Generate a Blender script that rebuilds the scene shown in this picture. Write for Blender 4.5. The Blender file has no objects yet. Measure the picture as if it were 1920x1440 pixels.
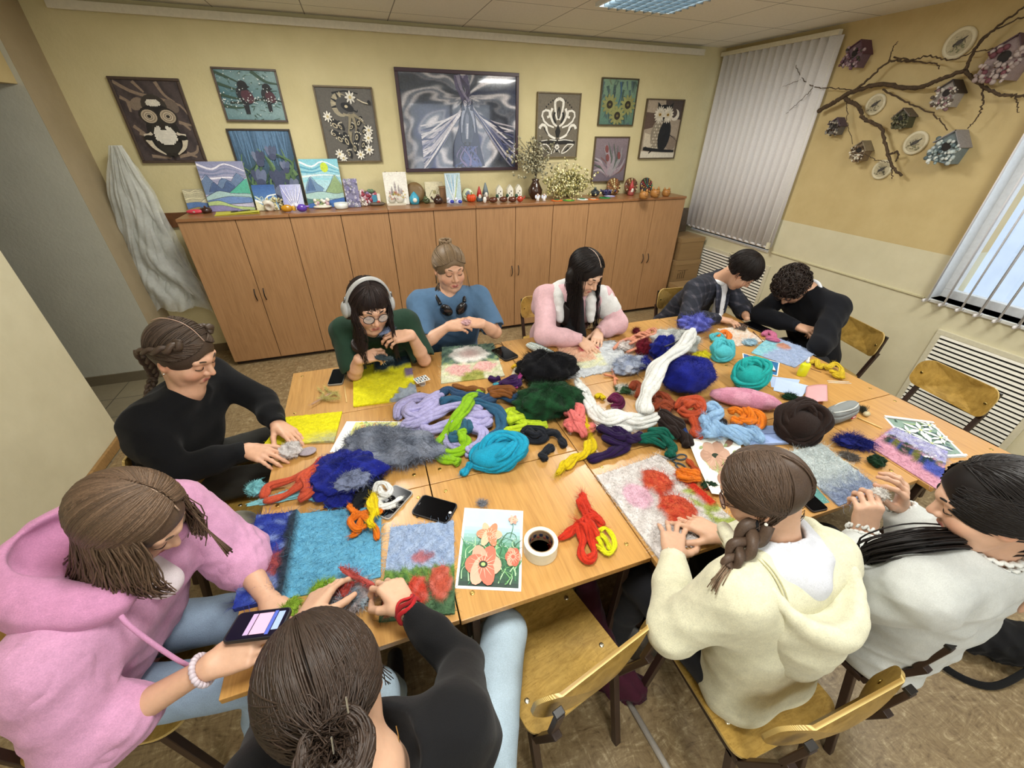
import bpy, math, random, numpy as np
from mathutils import Vector, Matrix, Quaternion
random.seed(7); RNG = np.random.default_rng(7)
sc = bpy.context.scene; COL = sc.collection; PI = math.pi
V3 = lambda *a: np.array(a, float)
F_PX, YAW, PIT, ROL = 752.917, 0.3329, -0.5664, 0.0094
CAM = V3(1.4026, -3.981, 1.928)
def cam_axes():
 cy, sy, cp, sp = math.cos(YAW), math.sin(YAW), math.cos(PIT), math.sin(PIT)
 f = V3(sy*cp, cy*cp, sp); r = V3(cy, -sy, 0); u = np.cross(r, f)
 cr, sr = math.cos(ROL), math.sin(ROL)
 return cr*r+sr*u, -sr*r+cr*u, f
CR, CU, CF = cam_axes()
def A(px, py, z=None, y=None, x=None):
 """real point where the sight line of a photo pixel meets a plane of the room"""
 d = CR*((px-960)/F_PX) - CU*((py-720)/F_PX) + CF
 ax, v = (2, z) if z is not None else (1, y) if y is not None else (0, x)
 return CAM + d*((v-CAM[ax])/d[ax])
cd = bpy.data.cameras.new('camera'); co = bpy.data.objects.new('camera', cd); COL.objects.link(co)
co.matrix_world = Matrix([[CR[i], CU[i], -CF[i], CAM[i]] for i in range(3)] + [[0, 0, 0, 1]])
cd.sensor_fit = 'HORIZONTAL'; cd.sensor_width = 36; cd.lens = 36*F_PX/1920; cd.clip_start = .02
sc.camera = co
def c(h):
 if not isinstance(h, str): return tuple(h[:3])
 h = h.lstrip('#'); o = []
 if len(h) == 3: h = ''.join(q+q for q in h)
 for i in (0, 2, 4):
  s = int(h[i:i+2], 16)/255
  o.append(s/12.92 if s <= .04045 else ((s+.055)/1.055)**2.4)
 return tuple(o)
def mixc(a, b, t):
 a, b = c(a), c(b); return tuple(a[i]*(1-t)+b[i]*t for i in range(3))
def jit(col, s=.08):
 k = 1+random.uniform(-s, s); return tuple(min(1, max(0, v*k)) for v in c(col))
MATS = {}
class N:
 def __init__(s, name):
  s.m = bpy.data.materials.new(name); s.m.use_nodes = True; s.t = s.m.node_tree
  s.b = s.t.nodes['Principled BSDF']; s.co = None
 def n(s, t, **kw):
  o = s.t.nodes.new('ShaderNode'+t)
  for k, v in kw.items():
   if k in o.inputs: o.inputs[k].default_value = v
   else: setattr(o, k, v)
  return o
 def l(s, a, b): s.t.links.new(a, b)
 def coord(s, scale=(1, 1, 1), rot=(0, 0, 0)):
  tc = s.n('TexCoord'); mp = s.n('Mapping'); mp.inputs['Scale'].default_value = scale; mp.inputs['Rotation'].default_value = rot
  s.l(tc.outputs['Object'], mp.inputs['Vector']); return mp.outputs[0]
 def noise(s, scale, detail=4, rough=.55, vec=None, dist=0):
  o = s.n('TexNoise'); o.inputs['Scale'].default_value = scale; o.inputs['Detail'].default_value = detail
  o.inputs['Roughness'].default_value = rough; o.inputs['Distortion'].default_value = dist
  if vec is not None: s.l(vec, o.inputs['Vector'])
  else: s.l(s.coord(), o.inputs['Vector'])
  return o.outputs['Fac']
 def ramp(s, fac, stops):
  o = s.n('ValToRGB'); e = o.color_ramp.elements
  while len(e) < len(stops): e.new(.5)
  for i, (p, col) in enumerate(stops): e[i].position = p; e[i].color = (*c(col), 1)
  s.l(fac, o.inputs[0]); return o.outputs[0]
 def mul(s, a, b, fac=1.0, mode='MULTIPLY'):
  o = s.n('MixRGB'); o.blend_type = mode; o.inputs[0].default_value = fac
  for i, v in ((1, a), (2, b)):
   if isinstance(v, (tuple, list, str)): o.inputs[i].default_value = (*c(v), 1)
   else: s.l(v, o.inputs[i])
  return o.outputs[0]
 def grey(s, fac, lo, hi):
  return s.ramp(fac, [(.25, (lo,)*3), (.75, (hi,)*3)])
 def col(s):
  o = s.n('VertexColor'); o.layer_name = 'Col'; return o.outputs[0]
 def bump(s, h, strength=.3, dist=.002):
  o = s.n('Bump'); o.inputs['Strength'].default_value = strength; o.inputs['Distance'].default_value = dist
  s.l(h, o.inputs['Height']); s.l(o.outputs[0], s.b.inputs['Normal'])
 def base(s, v):
  if isinstance(v, (tuple, str)): s.b.inputs['Base Color'].default_value = (*c(v), 1)
  else: s.l(v, s.b.inputs['Base Color'])
 def set(s, **kw):
  for k, v in kw.items(): s.b.inputs[k.replace('_', ' ')].default_value = v
  return s
def M(kind):
 """one procedural material per kind of surface; most take the thing's own colour from its Col attribute"""
 if kind in MATS: return MATS[kind]
 n = N(kind); K = kind
 if K == 'matte':
  n.base(n.mul(n.col(), n.grey(n.noise(60), .9, 1.06))); n.set(Roughness=.7); n.bump(n.noise(250), .12, .001)
 elif K == 'gloss':
  n.base(n.mul(n.col(), n.grey(n.noise(40), .93, 1.05))); n.set(Roughness=.22); n.b.inputs['Coat Weight'].default_value = .3
 elif K == 'satin':
  n.base(n.mul(n.col(), n.grey(n.noise(50), .92, 1.05))); n.set(Roughness=.42)
 elif K == 'metal':
  n.base(n.col()); n.set(Metallic=1.0, Roughness=.32)
 elif K == 'paint':     # brushed pigment
  v = n.coord((1, 1, 1)); f = n.noise(70, 6, .65, v, 1.2)
  n.base(n.mul(n.col(), n.grey(f, .72, 1.25))); n.set(Roughness=.6); n.bump(f, .3, .001)
 elif K == 'glazed':    # picture behind glass
  v = n.coord((1, 1, 1)); f = n.noise(26, 8, .7, v, 2.2)
  n.base(n.mul(n.col(), n.grey(f, .62, 1.35))); n.set(Roughness=.08); n.b.inputs['Coat Weight'].default_value = 1.0
 elif K == 'paper':
  n.base(n.mul(n.col(), n.grey(n.noise(30, 3), .95, 1.03))); n.set(Roughness=.45)
 elif K == 'cloth':
  f = n.noise(420, 3, .7); g = n.noise(28, 5, .6)
  n.base(n.mul(n.mul(n.col(), n.grey(f, .86, 1.1)), n.grey(g, .9, 1.07))); n.set(Roughness=.92)
  n.b.inputs['Sheen Weight'].default_value = .05; n.b.inputs['Specular IOR Level'].default_value = .25
  g2 = n.n('Math', operation='ADD'); n.l(f, g2.inputs[0]); n.l(n.noise(60, 4, .6), g2.inputs[1]); n.bump(g2.outputs[0], .35, .003)
 elif K == 'fleece':    # washed sweatshirt
  f = n.noise(300, 4, .75); g = n.noise(40, 6, .7)
  n.base(n.mul(n.mul(n.col(), n.grey(f, .8, 1.12)), n.grey(g, .84, 1.1))); n.set(Roughness=.95)
  n.b.inputs['Sheen Weight'].default_value = .12; n.bump(f, .5, .002)
 elif K == 'denim':
  f = n.noise(500, 3, .7); g = n.noise(14, 5, .6)
  n.base(n.mul(n.mul(n.col(), n.grey(f, .75, 1.2)), n.grey(g, .86, 1.1))); n.set(Roughness=.9); n.bump(f, .5, .002)
 elif K == 'plaid':
  ws = []
  for d in ('X', 'Y', 'Z'):
   w = n.n('TexWave', wave_type='BANDS', bands_direction=d); w.inputs['Scale'].default_value = 5.5; w.inputs['Distortion'].default_value = 1.5; w.inputs['Detail Scale'].default_value = 3; n.l(n.coord(), w.inputs['Vector']); ws.append(n.ramp(w.outputs['Fac'], [(.78, (.62, .66, .78)), (.92, (1.9, 1.7, 1.6))]))
  n.base(n.mul(n.mul(n.mul(n.col(), ws[0]), ws[2]), n.grey(n.noise(25, 6, .7), .7, 1.3))); n.set(Roughness=.9); n.bump(n.noise(350), .4, .002)
 elif K == 'wool':
  f = n.noise(160, 6, .75, n.coord((1, 1, 1)), .8); g = n.noise(35, 4, .6)
  n.base(n.mul(n.mul(n.col(), n.grey(f, .72, 1.2)), n.grey(g, .88, 1.08))); n.set(Roughness=1.0)
  n.b.inputs['Sheen Weight'].default_value = .06; n.b.inputs['Specular IOR Level'].default_value = .15; n.bump(f, .8, .004)
 elif K == 'skin':
  n.base(n.mul(n.col(), n.grey(n.noise(55, 4, .6), .93, 1.05))); n.set(Roughness=.5)
  n.b.inputs['Subsurface Weight'].default_value = .12; n.b.inputs['Subsurface Scale'].default_value = .01
  n.b.inputs['Subsurface Radius'].default_value = (1, .35, .2)
  n.bump(n.noise(260, 3), .12, .001)
 elif K == 'hair':
  n.base(n.mul(n.col(), n.grey(n.noise(300, 2), .75, 1.3))); n.set(Roughness=.5); n.b.inputs['Specular IOR Level'].default_value = .3
 elif K == 'plywood':
  f = n.noise(1.0, 6, .6, n.coord((14, 60, 14)), 1.5); g = n.noise(9, 5, .65)
  s = n.noise(1.0, 8, .8, n.coord((120, 35, 60), (0, 0, .5)), 2.5)
  a = n.mul(n.ramp(f, [(.3, '#9a7835'), (.7, '#c39f52')]), n.grey(g, .7, 1.15))
  n.base(n.mul(a, n.ramp(s, [(.36, (.55, .5, .4)), (.44, (1, 1, 1))]))); n.set(Roughness=.3); n.bump(s, .12, .001)
  n.b.inputs['Coat Weight'].default_value = .35; n.b.inputs['Coat Roughness'].default_value = .2
 elif K == 'plyedge':
  w = n.n('TexWave', wave_type='BANDS', bands_direction='Z'); w.inputs['Scale'].default_value = 130
  n.l(n.coord(), w.inputs['Vector']); n.base(n.ramp(w.outputs['Fac'], [(.2, '#9a7a3c'), (.8, '#d9c07c')])); n.set(Roughness=.5)
 elif K == 'beech':     # cabinet veneer, grain runs up
  f = n.noise(1.0, 7, .62, n.coord((32, 32, 2.2)), 1.8); g = n.noise(1.0, 5, .6, n.coord((150, 150, 5)), .3)
  n.base(n.mul(n.ramp(f, [(.25, '#9a724c'), (.5, '#ac8259'), (.78, '#b68c62')]), n.grey(g, .86, 1.08))); n.set(Roughness=.42)
 elif K == 'beech_top':
  f = n.noise(1.0, 7, .62, n.coord((2.2, 32, 32)), 1.5); n.base(n.ramp(f, [(.25, '#855835'), (.75, '#a0724a')])); n.set(Roughness=.3)
 elif K == 'desk':      # oak foil worktop, grain across the depth
  f = n.noise(1.0, 7, .62, n.coord((46, 2.6, 20)), 1.4); g = n.noise(1.0, 4, .6, n.coord((220, 9, 90)), .2)
  n.base(n.mul(n.ramp(f, [(.2, '#a87941'), (.5, '#bc8d4e'), (.8, '#c6995a')]), n.grey(g, .85, 1.08))); n.set(Roughness=.3)
  n.b.inputs['Coat Weight'].default_value = .25; n.b.inputs['Coat Roughness'].default_value = .25; n.bump(n.noise(700, 3), .08, .0006)
 elif K == 'framewood':
  f = n.noise(1.0, 5, .6, n.coord((20, 90, 20)), .8); n.base(n.mul(n.col(), n.grey(f, .7, 1.2))); n.set(Roughness=.45)
 elif K == 'lino':
  a = n.noise(1.0, 9, .72, n.coord((11, 5, 1), (0, 0, .55)), 4.5); b = n.noise(1.0, 8, .7, n.coord((6, 17, 1), (0, 0, .35)), 4.0)
  m = n.n('Math', operation='ADD'); n.l(a, m.inputs[0]); n.l(b, m.inputs[1]); h = n.n('Math', operation='MULTIPLY'); n.l(m.outputs[0], h.inputs[0]); h.inputs[1].default_value = .5
  big = n.noise(1.6, 4, .6)
  n.base(n.mul(n.ramp(h.outputs[0], [(.34, '#4f3d28'), (.44, '#7f6a4b'), (.54, '#94805e'), (.66, '#c4b28e')]), n.grey(big, .88, 1.08))); n.set(Roughness=.36)
  n.bump(h.outputs[0], .15, .002)
 elif K == 'halltile':
  br = n.n('TexBrick', offset=0.0); br.inputs['Scale'].default_value = 1; br.inputs['Brick Width'].default_value = .42; br.inputs['Row Height'].default_value = .3
  br.inputs['Mortar Size'].default_value = .004; br.inputs['Color1'].default_value = (*c('#8b8168'), 1); br.inputs['Color2'].default_value = (*c('#867c64'), 1); br.inputs['Mortar'].default_value = (*c('#4f4a3c'), 1)
  n.l(n.coord(), br.inputs['Vector']); n.base(n.mul(br.outputs['Color'], n.grey(n.noise(20), .92, 1.06))); n.set(Roughness=.35)
 elif K in ('plaster_back', 'plaster_left', 'plaster_grey'):
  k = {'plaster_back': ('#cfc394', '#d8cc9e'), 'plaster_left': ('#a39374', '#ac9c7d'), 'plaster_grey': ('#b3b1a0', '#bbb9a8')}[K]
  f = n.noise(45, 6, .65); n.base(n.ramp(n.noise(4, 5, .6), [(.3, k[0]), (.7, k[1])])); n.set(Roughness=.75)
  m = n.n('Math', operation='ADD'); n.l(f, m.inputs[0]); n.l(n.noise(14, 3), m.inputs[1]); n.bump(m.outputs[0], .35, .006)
 elif K in ('plaster_dado', 'plaster_dado_left'):   # ochre above, cream oil paint below
  tc = n.n('TexCoord'); sx = n.n('SeparateXYZ'); n.l(tc.outputs['Object'], sx.inputs[0])
  g = n.n('Math', operation='GREATER_THAN'); n.l(sx.outputs['Z'], g.inputs[0]); g.inputs[1].default_value = 1.2 if K == 'plaster_dado' else 2.02
  up = n.ramp(n.noise(5, 5, .6), [(.3, '#c0ab78'), (.7, '#ccb885')]); lo = n.ramp(n.noise(5, 5, .6), [(.3, '#cdc6a6'), (.7, '#d6cfb0')])
  mx = n.n('MixRGB'); n.l(g.outputs[0], mx.inputs[0]); n.l(lo, mx.inputs[1]); n.l(up, mx.inputs[2]); n.base(mx.outputs[0]); n.set(Roughness=.6)
  n.bump(n.noise(40, 6, .65), .3, .005)
 elif K == 'ceiling':
  br = n.n('TexBrick', offset=0.0); br.inputs['Scale'].default_value = 1; br.inputs['Brick Width'].default_value = .61; br.inputs['Row Height'].default_value = .61
  br.inputs['Mortar Size'].default_value = .004
  for k2 in ('Color1', 'Color2'): br.inputs[k2].default_value = (*c('#e6e2d4'), 1)
  br.inputs['Mortar'].default_value = (*c('#8d887c'), 1)
  mp = n.coord(); mp.node.inputs['Location'].default_value = (.0, .51, 0); n.l(mp, br.inputs['Vector'])
  n.base(n.mul(br.outputs['Color'], n.grey(n.noise(90, 5), .93, 1.04))); n.set(Roughness=.85); n.bump(n.noise(120), .2, .003)
 elif K == 'plaster_out':
  n.base(n.ramp(n.noise(2, 5), [(.3, '#9fabbc'), (.7, '#b4bfcd')])); n.set(Roughness=.9)
 elif K == 'lampgrid':
  n.base('#ffffff'); n.set(Roughness=.4); n.b.inputs['Emission Color'].default_value = (.82, .95, 1, 1); n.b.inputs['Emission Strength'].default_value = 4.5
 elif K == 'blind':
  f = n.noise(1.0, 4, .6, n.coord((60, 60, 400))); n.base(n.ramp(f, [(.3, '#dbd8d8'), (.7, '#ebe9e8')])); n.set(Roughness=.8)
 elif K == 'glass':
  tr, gl, mx = n.n('BsdfTransparent'), n.n('BsdfGlossy'), n.n('MixShader'); gl.inputs['Roughness'].default_value = .02; mx.inputs[0].default_value = .07
  n.l(tr.outputs[0], mx.inputs[1]); n.l(gl.outputs[0], mx.inputs[2]); n.l(mx.outputs[0], n.t.nodes['Material Output'].inputs['Surface'])
 elif K == 'film':      # thin milky polythene
  n.base(n.mul(n.col(), n.grey(n.noise(25, 5, .7), .85, 1.1))); n.set(Roughness=.25, Alpha=.5); n.b.inputs['Transmission Weight'].default_value = .15
  n.bump(n.noise(30, 6, .7, None, 1.5), .6, .01)
 elif K == 'screen':
  n.base(n.mul(n.col(), n.grey(n.noise(3), .9, 1.1))); n.set(Roughness=.15); n.b.inputs['Specular IOR Level'].default_value = .12
 elif K == 'litscreen':
  n.base(n.col()); n.set(Roughness=.1); n.l(n.col(), n.b.inputs['Emission Color']); n.b.inputs['Emission Strength'].default_value = .7
 elif K == 'carton':
  n.base(n.mul(n.col(), n.grey(n.noise(1.0, 5, .6, n.coord((4, 4, 90))), .86, 1.08))); n.set(Roughness=.8)
 elif K == 'bark':
  f = n.noise(1.0, 6, .7, n.coord((90, 90, 90)), 1.0); n.base(n.ramp(f, [(.3, '#2c2118'), (.7, '#66533d')])); n.set(Roughness=.9); n.bump(f, .8, .004)
 elif K == 'clear':
  n.base(n.col()); n.set(Roughness=.05, IOR=1.3, Alpha=.45); n.b.inputs['Transmission Weight'].default_value = .5
 MATS[K] = n.m; return n.m
def unit(v):
 v = np.asarray(v, float); L = np.linalg.norm(v); return v/L if L > 1e-12 else v
def frame_from(d, up=(0, 0, 1)):
 """columns: side, forward d, up"""
 d = unit(d); s = np.cross(d, up)
 if np.linalg.norm(s) < 1e-6: s = np.cross(d, (1, 0, 0))
 s = unit(s); u = np.cross(s, d); return np.stack([s, d, u], 1)
def rotz(a): return np.array([[math.cos(a), -math.sin(a), 0], [math.sin(a), math.cos(a), 0], [0, 0, 1]])
def rotx(a): return np.array([[1, 0, 0], [0, math.cos(a), -math.sin(a)], [0, math.sin(a), math.cos(a)]])
def roty(a): return np.array([[math.cos(a), 0, math.sin(a)], [0, 1, 0], [-math.sin(a), 0, math.cos(a)]])
def smooth_path(pts, n=24):
 """Catmull-Rom through the points"""
 P = np.asarray(pts, float)
 if len(P) == 2: return P[0]+(P[1]-P[0])*np.linspace(0, 1, n)[:, None]
 Q = np.vstack([2*P[0]-P[1], P, 2*P[-1]-P[-2]]); out = []
 ts = np.linspace(0, len(P)-1, n)
 for t in ts:
  i = min(int(t), len(P)-2); u = t-i; p0, p1, p2, p3 = Q[i:i+4]
  out.append(.5*((2*p1)+(-p0+p2)*u+(2*p0-5*p1+4*p2-p3)*u*u+(-p0+3*p1-3*p2+p3)*u**3))
 return np.array(out)
class MB:
 def __init__(s): s.v = []; s.f = []; s.c = []; s.mi = []; s.n = 0
 def add(s, verts, faces, col=(1, 1, 1), mi=0):
  verts = np.asarray(verts, float).reshape(-1, 3); o = s.n; s.v.append(verts); s.n += len(verts)
  col = np.asarray(col if not isinstance(col, str) else c(col), float)
  s.c.append(np.broadcast_to(col, (len(verts), 3)) if col.ndim == 1 else col)
  if isinstance(faces, np.ndarray): s.f += (faces+o).tolist()
  else: s.f += [[i+o for i in f] for f in faces]
  s.mi += [mi]*(len(s.f)-len(s.mi)); return s
 def box(s, ctr, size, R=None, col='#ffffff', mi=0, taper=1.0):
  h = np.asarray(size, float)/2; P = np.array([[x, y, z] for z in (-1, 1) for y in (-1, 1) for x in (-1, 1)], float)*h
  P[4:, :2] *= taper
  if R is not None: P = P@np.asarray(R).T
  return s.add(P+np.asarray(ctr, float), [(0, 2, 3, 1), (4, 5, 7, 6), (0, 1, 5, 4), (2, 6, 7, 3), (0, 4, 6, 2), (1, 3, 7, 5)], col, mi)
 def bx(s, x0, x1, y0, y1, z0, z1, col='#ffffff', mi=0):
  return s.box(((x0+x1)/2, (y0+y1)/2, (z0+z1)/2), (abs(x1-x0), abs(y1-y0), abs(z1-z0)), None, col, mi)
 def tube(s, pts, r, n=8, col='#ffffff', caps=True, ridges=0, flat=1.0, up=None, mi=0, closed=False):
  P = np.asarray(pts, float); m = len(P); r = np.broadcast_to(np.asarray(r, float), (m,))
  T = np.gradient(P, axis=0); T /= (np.linalg.norm(T, axis=1)[:, None]+1e-12)
  u = np.array(up, float) if up is not None else (V3(0, 0, 1) if abs(T[0][2]) < .9 else V3(1, 0, 0))
  a = np.linspace(0, 2*PI, n, endpoint=False); out = []
  for i in range(m):
   if up is not None: u = np.array(up, float)
   u = unit(u-T[i]*np.dot(u, T[i])); w = np.cross(T[i], u)
   k = r[i]*(1+ridges*np.cos(a*3+i*.25)) if ridges else r[i]
   out.append(P[i]+(np.cos(a)*k)[:, None]*w+(np.sin(a)*k*flat)[:, None]*u)
  vs = np.concatenate(out); i, j = np.meshgrid(np.arange(m-1), np.arange(n), indexing='ij'); j2 = (j+1) % n
  F = np.stack([i*n+j, i*n+j2, (i+1)*n+j2, (i+1)*n+j], -1).reshape(-1, 4).tolist()
  if caps: F += [list(range(n))[::-1], [(m-1)*n+q for q in range(n)]]
  if not isinstance(col, str):
   cc = np.asarray(col, float)
   if cc.ndim == 2: cc = np.repeat(cc, n, 0)
   return s.add(vs, F, cc, mi)
  return s.add(vs, F, col, mi)
 def lathe(s, prof, ctr=(0, 0, 0), n=24, R=None, col='#ffffff', mi=0, sq=1.0):
  a = np.linspace(0, 2*PI, n, endpoint=False); m = len(prof)
  P = np.array([[r*math.cos(t), r*math.sin(t)*sq, z] for r, z in prof for t in a])
  if R is not None: P = P@np.asarray(R).T
  F = [(i*n+j, i*n+(j+1) % n, (i+1)*n+(j+1) % n, (i+1)*n+j) for i in range(m-1) for j in range(n)]
  if prof[0][0] > 1e-5: F.append(tuple(range(n))[::-1])
  if prof[-1][0] > 1e-5: F.append(tuple((m-1)*n+q for q in range(n)))
  return s.add(P+np.asarray(ctr, float), F, col, mi)
 def ell(s, ctr, r, R=None, nu=16, nv=10, col='#ffffff', mi=0, fn=None):
  r = np.broadcast_to(np.asarray(r, float), (3,)); P = [(0, 0, -1)]
  for i in range(1, nv):
   t = -PI/2+PI*i/nv
   P += [(math.cos(t)*math.cos(2*PI*j/nu), math.cos(t)*math.sin(2*PI*j/nu), math.sin(t)) for j in range(nu)]
  P.append((0, 0, 1)); P = np.array(P)
  if fn is not None: P = P*np.asarray(fn(P))[:, None]
  P = P*r
  if R is not None: P = P@np.asarray(R).T
  F = [(0, 1+(j+1) % nu, 1+j) for j in range(nu)]
  F += [(1+i*nu+j, 1+i*nu+(j+1) % nu, 1+(i+1)*nu+(j+1) % nu, 1+(i+1)*nu+j) for i in range(nv-2) for j in range(nu)]
  L = len(P)-1; F += [(1+(nv-2)*nu+j, 1+(nv-2)*nu+(j+1) % nu, L) for j in range(nu)]
  return s.add(P+np.asarray(ctr, float), F, col, mi)
 def prism(s, poly, h, O=(0, 0, 0), R=None, col='#ffffff', mi=0):
  """2D outline (x,y) raised from z=0 to z=h"""
  m = len(poly); P = np.array([(x, y, 0) for x, y in poly]+[(x, y, h) for x, y in poly], float)
  if R is not None: P = P@np.asarray(R).T
  return s.add(P+np.asarray(O, float), [tuple(range(m))[::-1], tuple(range(m, 2*m))]+[(i, (i+1) % m, m+(i+1) % m, m+i) for i in range(m)], col, mi)
 def sheet(s, G, col='#ffffff', th=0, mi=0):
  """grid of points nu x nv x 3, with thickness th along the normal"""
  G = np.asarray(G, float); nu, nv = G.shape[:2]
  i, j = np.meshgrid(np.arange(nu-1), np.arange(nv-1), indexing='ij'); f = np.stack([i*nv+j, (i+1)*nv+j, (i+1)*nv+j+1, i*nv+j+1], -1).reshape(-1, 4)
  P = G.reshape(-1, 3)
  if not isinstance(col, str):
   col = np.asarray(col, float); col = col.reshape(-1, 3) if col.ndim == 3 else col
  if th == 0: return s.add(P, f, col, mi)
  du = np.gradient(G, axis=0); dv = np.gradient(G, axis=1); nn = np.cross(du, dv).reshape(-1, 3); nn /= (np.linalg.norm(nn, axis=1)[:, None]+1e-12)
  L = len(P); edge = [k*nv for k in range(nu)]+[(nu-1)*nv+k for k in range(1, nv)]+[k*nv+nv-1 for k in range(nu-2, -1, -1)]+[k for k in range(nv-2, 0, -1)]
  F = np.vstack([f[:, ::-1]+L, f]).tolist()+[(edge[k], edge[k-1], edge[k-1]+L, edge[k]+L) for k in range(len(edge))]
  cc = np.vstack([col, col]) if not isinstance(col, str) and col.ndim == 2 else col
  return s.add(np.vstack([P, P-nn*th]), F, cc, mi)
 def fibers(s, roots, dirs, length, w=.0006, col='#ffffff', seg=4, curl=.35, droop=0.0, mi=0):
  """thin wool or hair fibres as narrow tapered ribbons"""
  roots = np.asarray(roots, float); m = len(roots)
  if m == 0: return s
  d = np.asarray(dirs, float); d = d/(np.linalg.norm(d, axis=1)[:, None]+1e-9)
  L = np.asarray(length, float)*np.ones(m); P = roots.copy(); st = L/seg; rows = []
  sd = np.cross(d, RNG.normal(size=(m, 3))); sd /= (np.linalg.norm(sd, axis=1)[:, None]+1e-9)
  for i in range(seg+1):
   ww = w*(1-.75*i/seg); rows.append(np.stack([P-sd*ww, P+sd*ww], 1))
   d = d+RNG.normal(size=(m, 3))*curl; d[:, 2] -= droop; d /= (np.linalg.norm(d, axis=1)[:, None]+1e-9)
   P = P+d*st[:, None]
  VV = np.stack(rows, 1).reshape(-1, 3); q = (seg+1)*2
  base = np.arange(m)[:, None]*q; fs = [base+np.array([2*i, 2*i+1, 2*i+3, 2*i+2]) for i in range(seg)]
  col = np.asarray(c(col) if isinstance(col, str) else col, float)
  if col.ndim == 1: col = np.clip(col*(1+RNG.normal(size=(m, 1))*.1), 0, 1)
  return s.add(VV, np.vstack(fs), np.repeat(col, q, 0), mi)
 def build(s, name, mat='matte', parent=None, smooth=False, bev=0, sub=0, loc=None):
  me = bpy.data.meshes.new(name); vs = np.concatenate(s.v) if s.v else np.zeros((0, 3))
  if parent is not None: o0 = np.array(parent['_o']) if '_o' in parent.keys() else np.zeros(3)
  elif loc is not None: o0 = np.asarray(loc, float)
  else: o0 = np.array([(vs[:, 0].min()+vs[:, 0].max())/2, (vs[:, 1].min()+vs[:, 1].max())/2, vs[:, 2].min()])
  vs = vs-o0
  me.vertices.add(len(vs)); me.vertices.foreach_set('co', vs.astype(np.float32).ravel())
  ln = np.array([len(f) for f in s.f]); flat = np.fromiter((i for f in s.f for i in f), dtype=np.int32, count=int(ln.sum()))
  me.loops.add(len(flat)); me.loops.foreach_set('vertex_index', flat)
  me.polygons.add(len(ln)); me.polygons.foreach_set('loop_start', np.concatenate([[0], np.cumsum(ln)[:-1]]).astype(np.int32))
  for k in (mat if isinstance(mat, (list, tuple)) else [mat]): me.materials.append(M(k))
  me.polygons.foreach_set('material_index', np.array(s.mi, np.int32))
  me.polygons.foreach_set('use_smooth', np.full(len(ln), bool(smooth)))
  at = me.color_attributes.new('Col', 'FLOAT_COLOR', 'POINT'); cc = np.ones((len(vs), 4), np.float32); cc[:, :3] = np.concatenate(s.c)
  at.data.foreach_set('color', cc.ravel())
  me.update(calc_edges=True); me.validate()
  o = bpy.data.objects.new(name, me); COL.objects.link(o); o['_o'] = [float(x) for x in o0]
  if parent is not None: o.parent = parent
  else: o.location = o0
  if bev:
   b = o.modifiers.new('Bevel', 'BEVEL'); b.width = bev; b.segments = 2; b.limit_method = 'ANGLE'; b.angle_limit = .6
   if smooth is False: me.polygons.foreach_set('use_smooth', np.ones(len(ln), bool)); b.harden_normals = True
  if sub:
   q = o.modifiers.new('Subdivision', 'SUBSURF'); q.levels = sub; q.render_levels = sub
  return o
def tag(o, label=None, cat=None, group=None, kind=None):
 if label: o['label'] = label
 if cat: o['category'] = cat
 if group: o['group'] = group
 if kind: o['kind'] = kind
 return o
def thing(name, label, cat, loc, group=None, rz=0):
 o = bpy.data.objects.new(name, None); COL.objects.link(o); o.location = [float(x) for x in loc]; o.rotation_euler = (0, 0, rz)
 o.empty_display_size = .05; o['_o'] = [float(x) for x in loc]; return tag(o, label, cat, group)
def struct(mb, name, mat, **kw): return tag(mb.build(name, mat, **kw), kind='structure')
def dup(root, loc, rz=0, label=None, group=None, cat=None):
 r = root.copy(); COL.objects.link(r); r.location = [float(x) for x in loc]; r.rotation_euler = (0, 0, rz); tag(r, label, cat, group)
 for ch in list(root.children):
  k = ch.copy(); COL.objects.link(k); k.parent = r
  for g in ch.children: q = g.copy(); COL.objects.link(q); q.parent = k
 return r
def finish():
 for o in bpy.data.objects:
  if '_o' in o.keys(): del o['_o']
# ================================================================ the room
XL, XR, YB, YF, ZC = -.5, 5.24, .4, -6.4, 2.65
struct(MB().bx(XL, XR, YF, YB, -.1, 0), 'floor', 'lino', loc=(0, 0, 0))
struct(MB().bx(-2.4, XL, -2.4, 0, -.1, -.004), 'floor_hall', 'halltile', loc=(0, 0, 0))
struct(MB().bx(XL-.012, XL+.022, -.94, 0, -.01, .006, '#b9a06a'), 'trim_1', 'satin', bev=.003)           # threshold strip
struct(MB().bx(-2.4, XR+.5, YF-.1, YB+.15, ZC, ZC+.1), 'ceiling', 'ceiling', loc=(0, 0, 0))
struct(MB().bx(XL-.3, XR+.5, YB, YB+.15, 0, ZC), 'wall_back', 'plaster_back', loc=(0, 0, 0))
w = MB().bx(XL-.3, XR+.5, YF-.1, YF, 0, .9).bx(XL-.3, XR+.5, YF-.1, YF, 2.45, ZC)
for x0, x1 in ((XL-.3, .1), (2.1, 2.7), (4.7, XR+.5)): w.bx(x0, x1, YF-.1, YF, .9, 2.45)
struct(w, 'wall_front', 'plaster_back', loc=(0, 0, 0))
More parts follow.
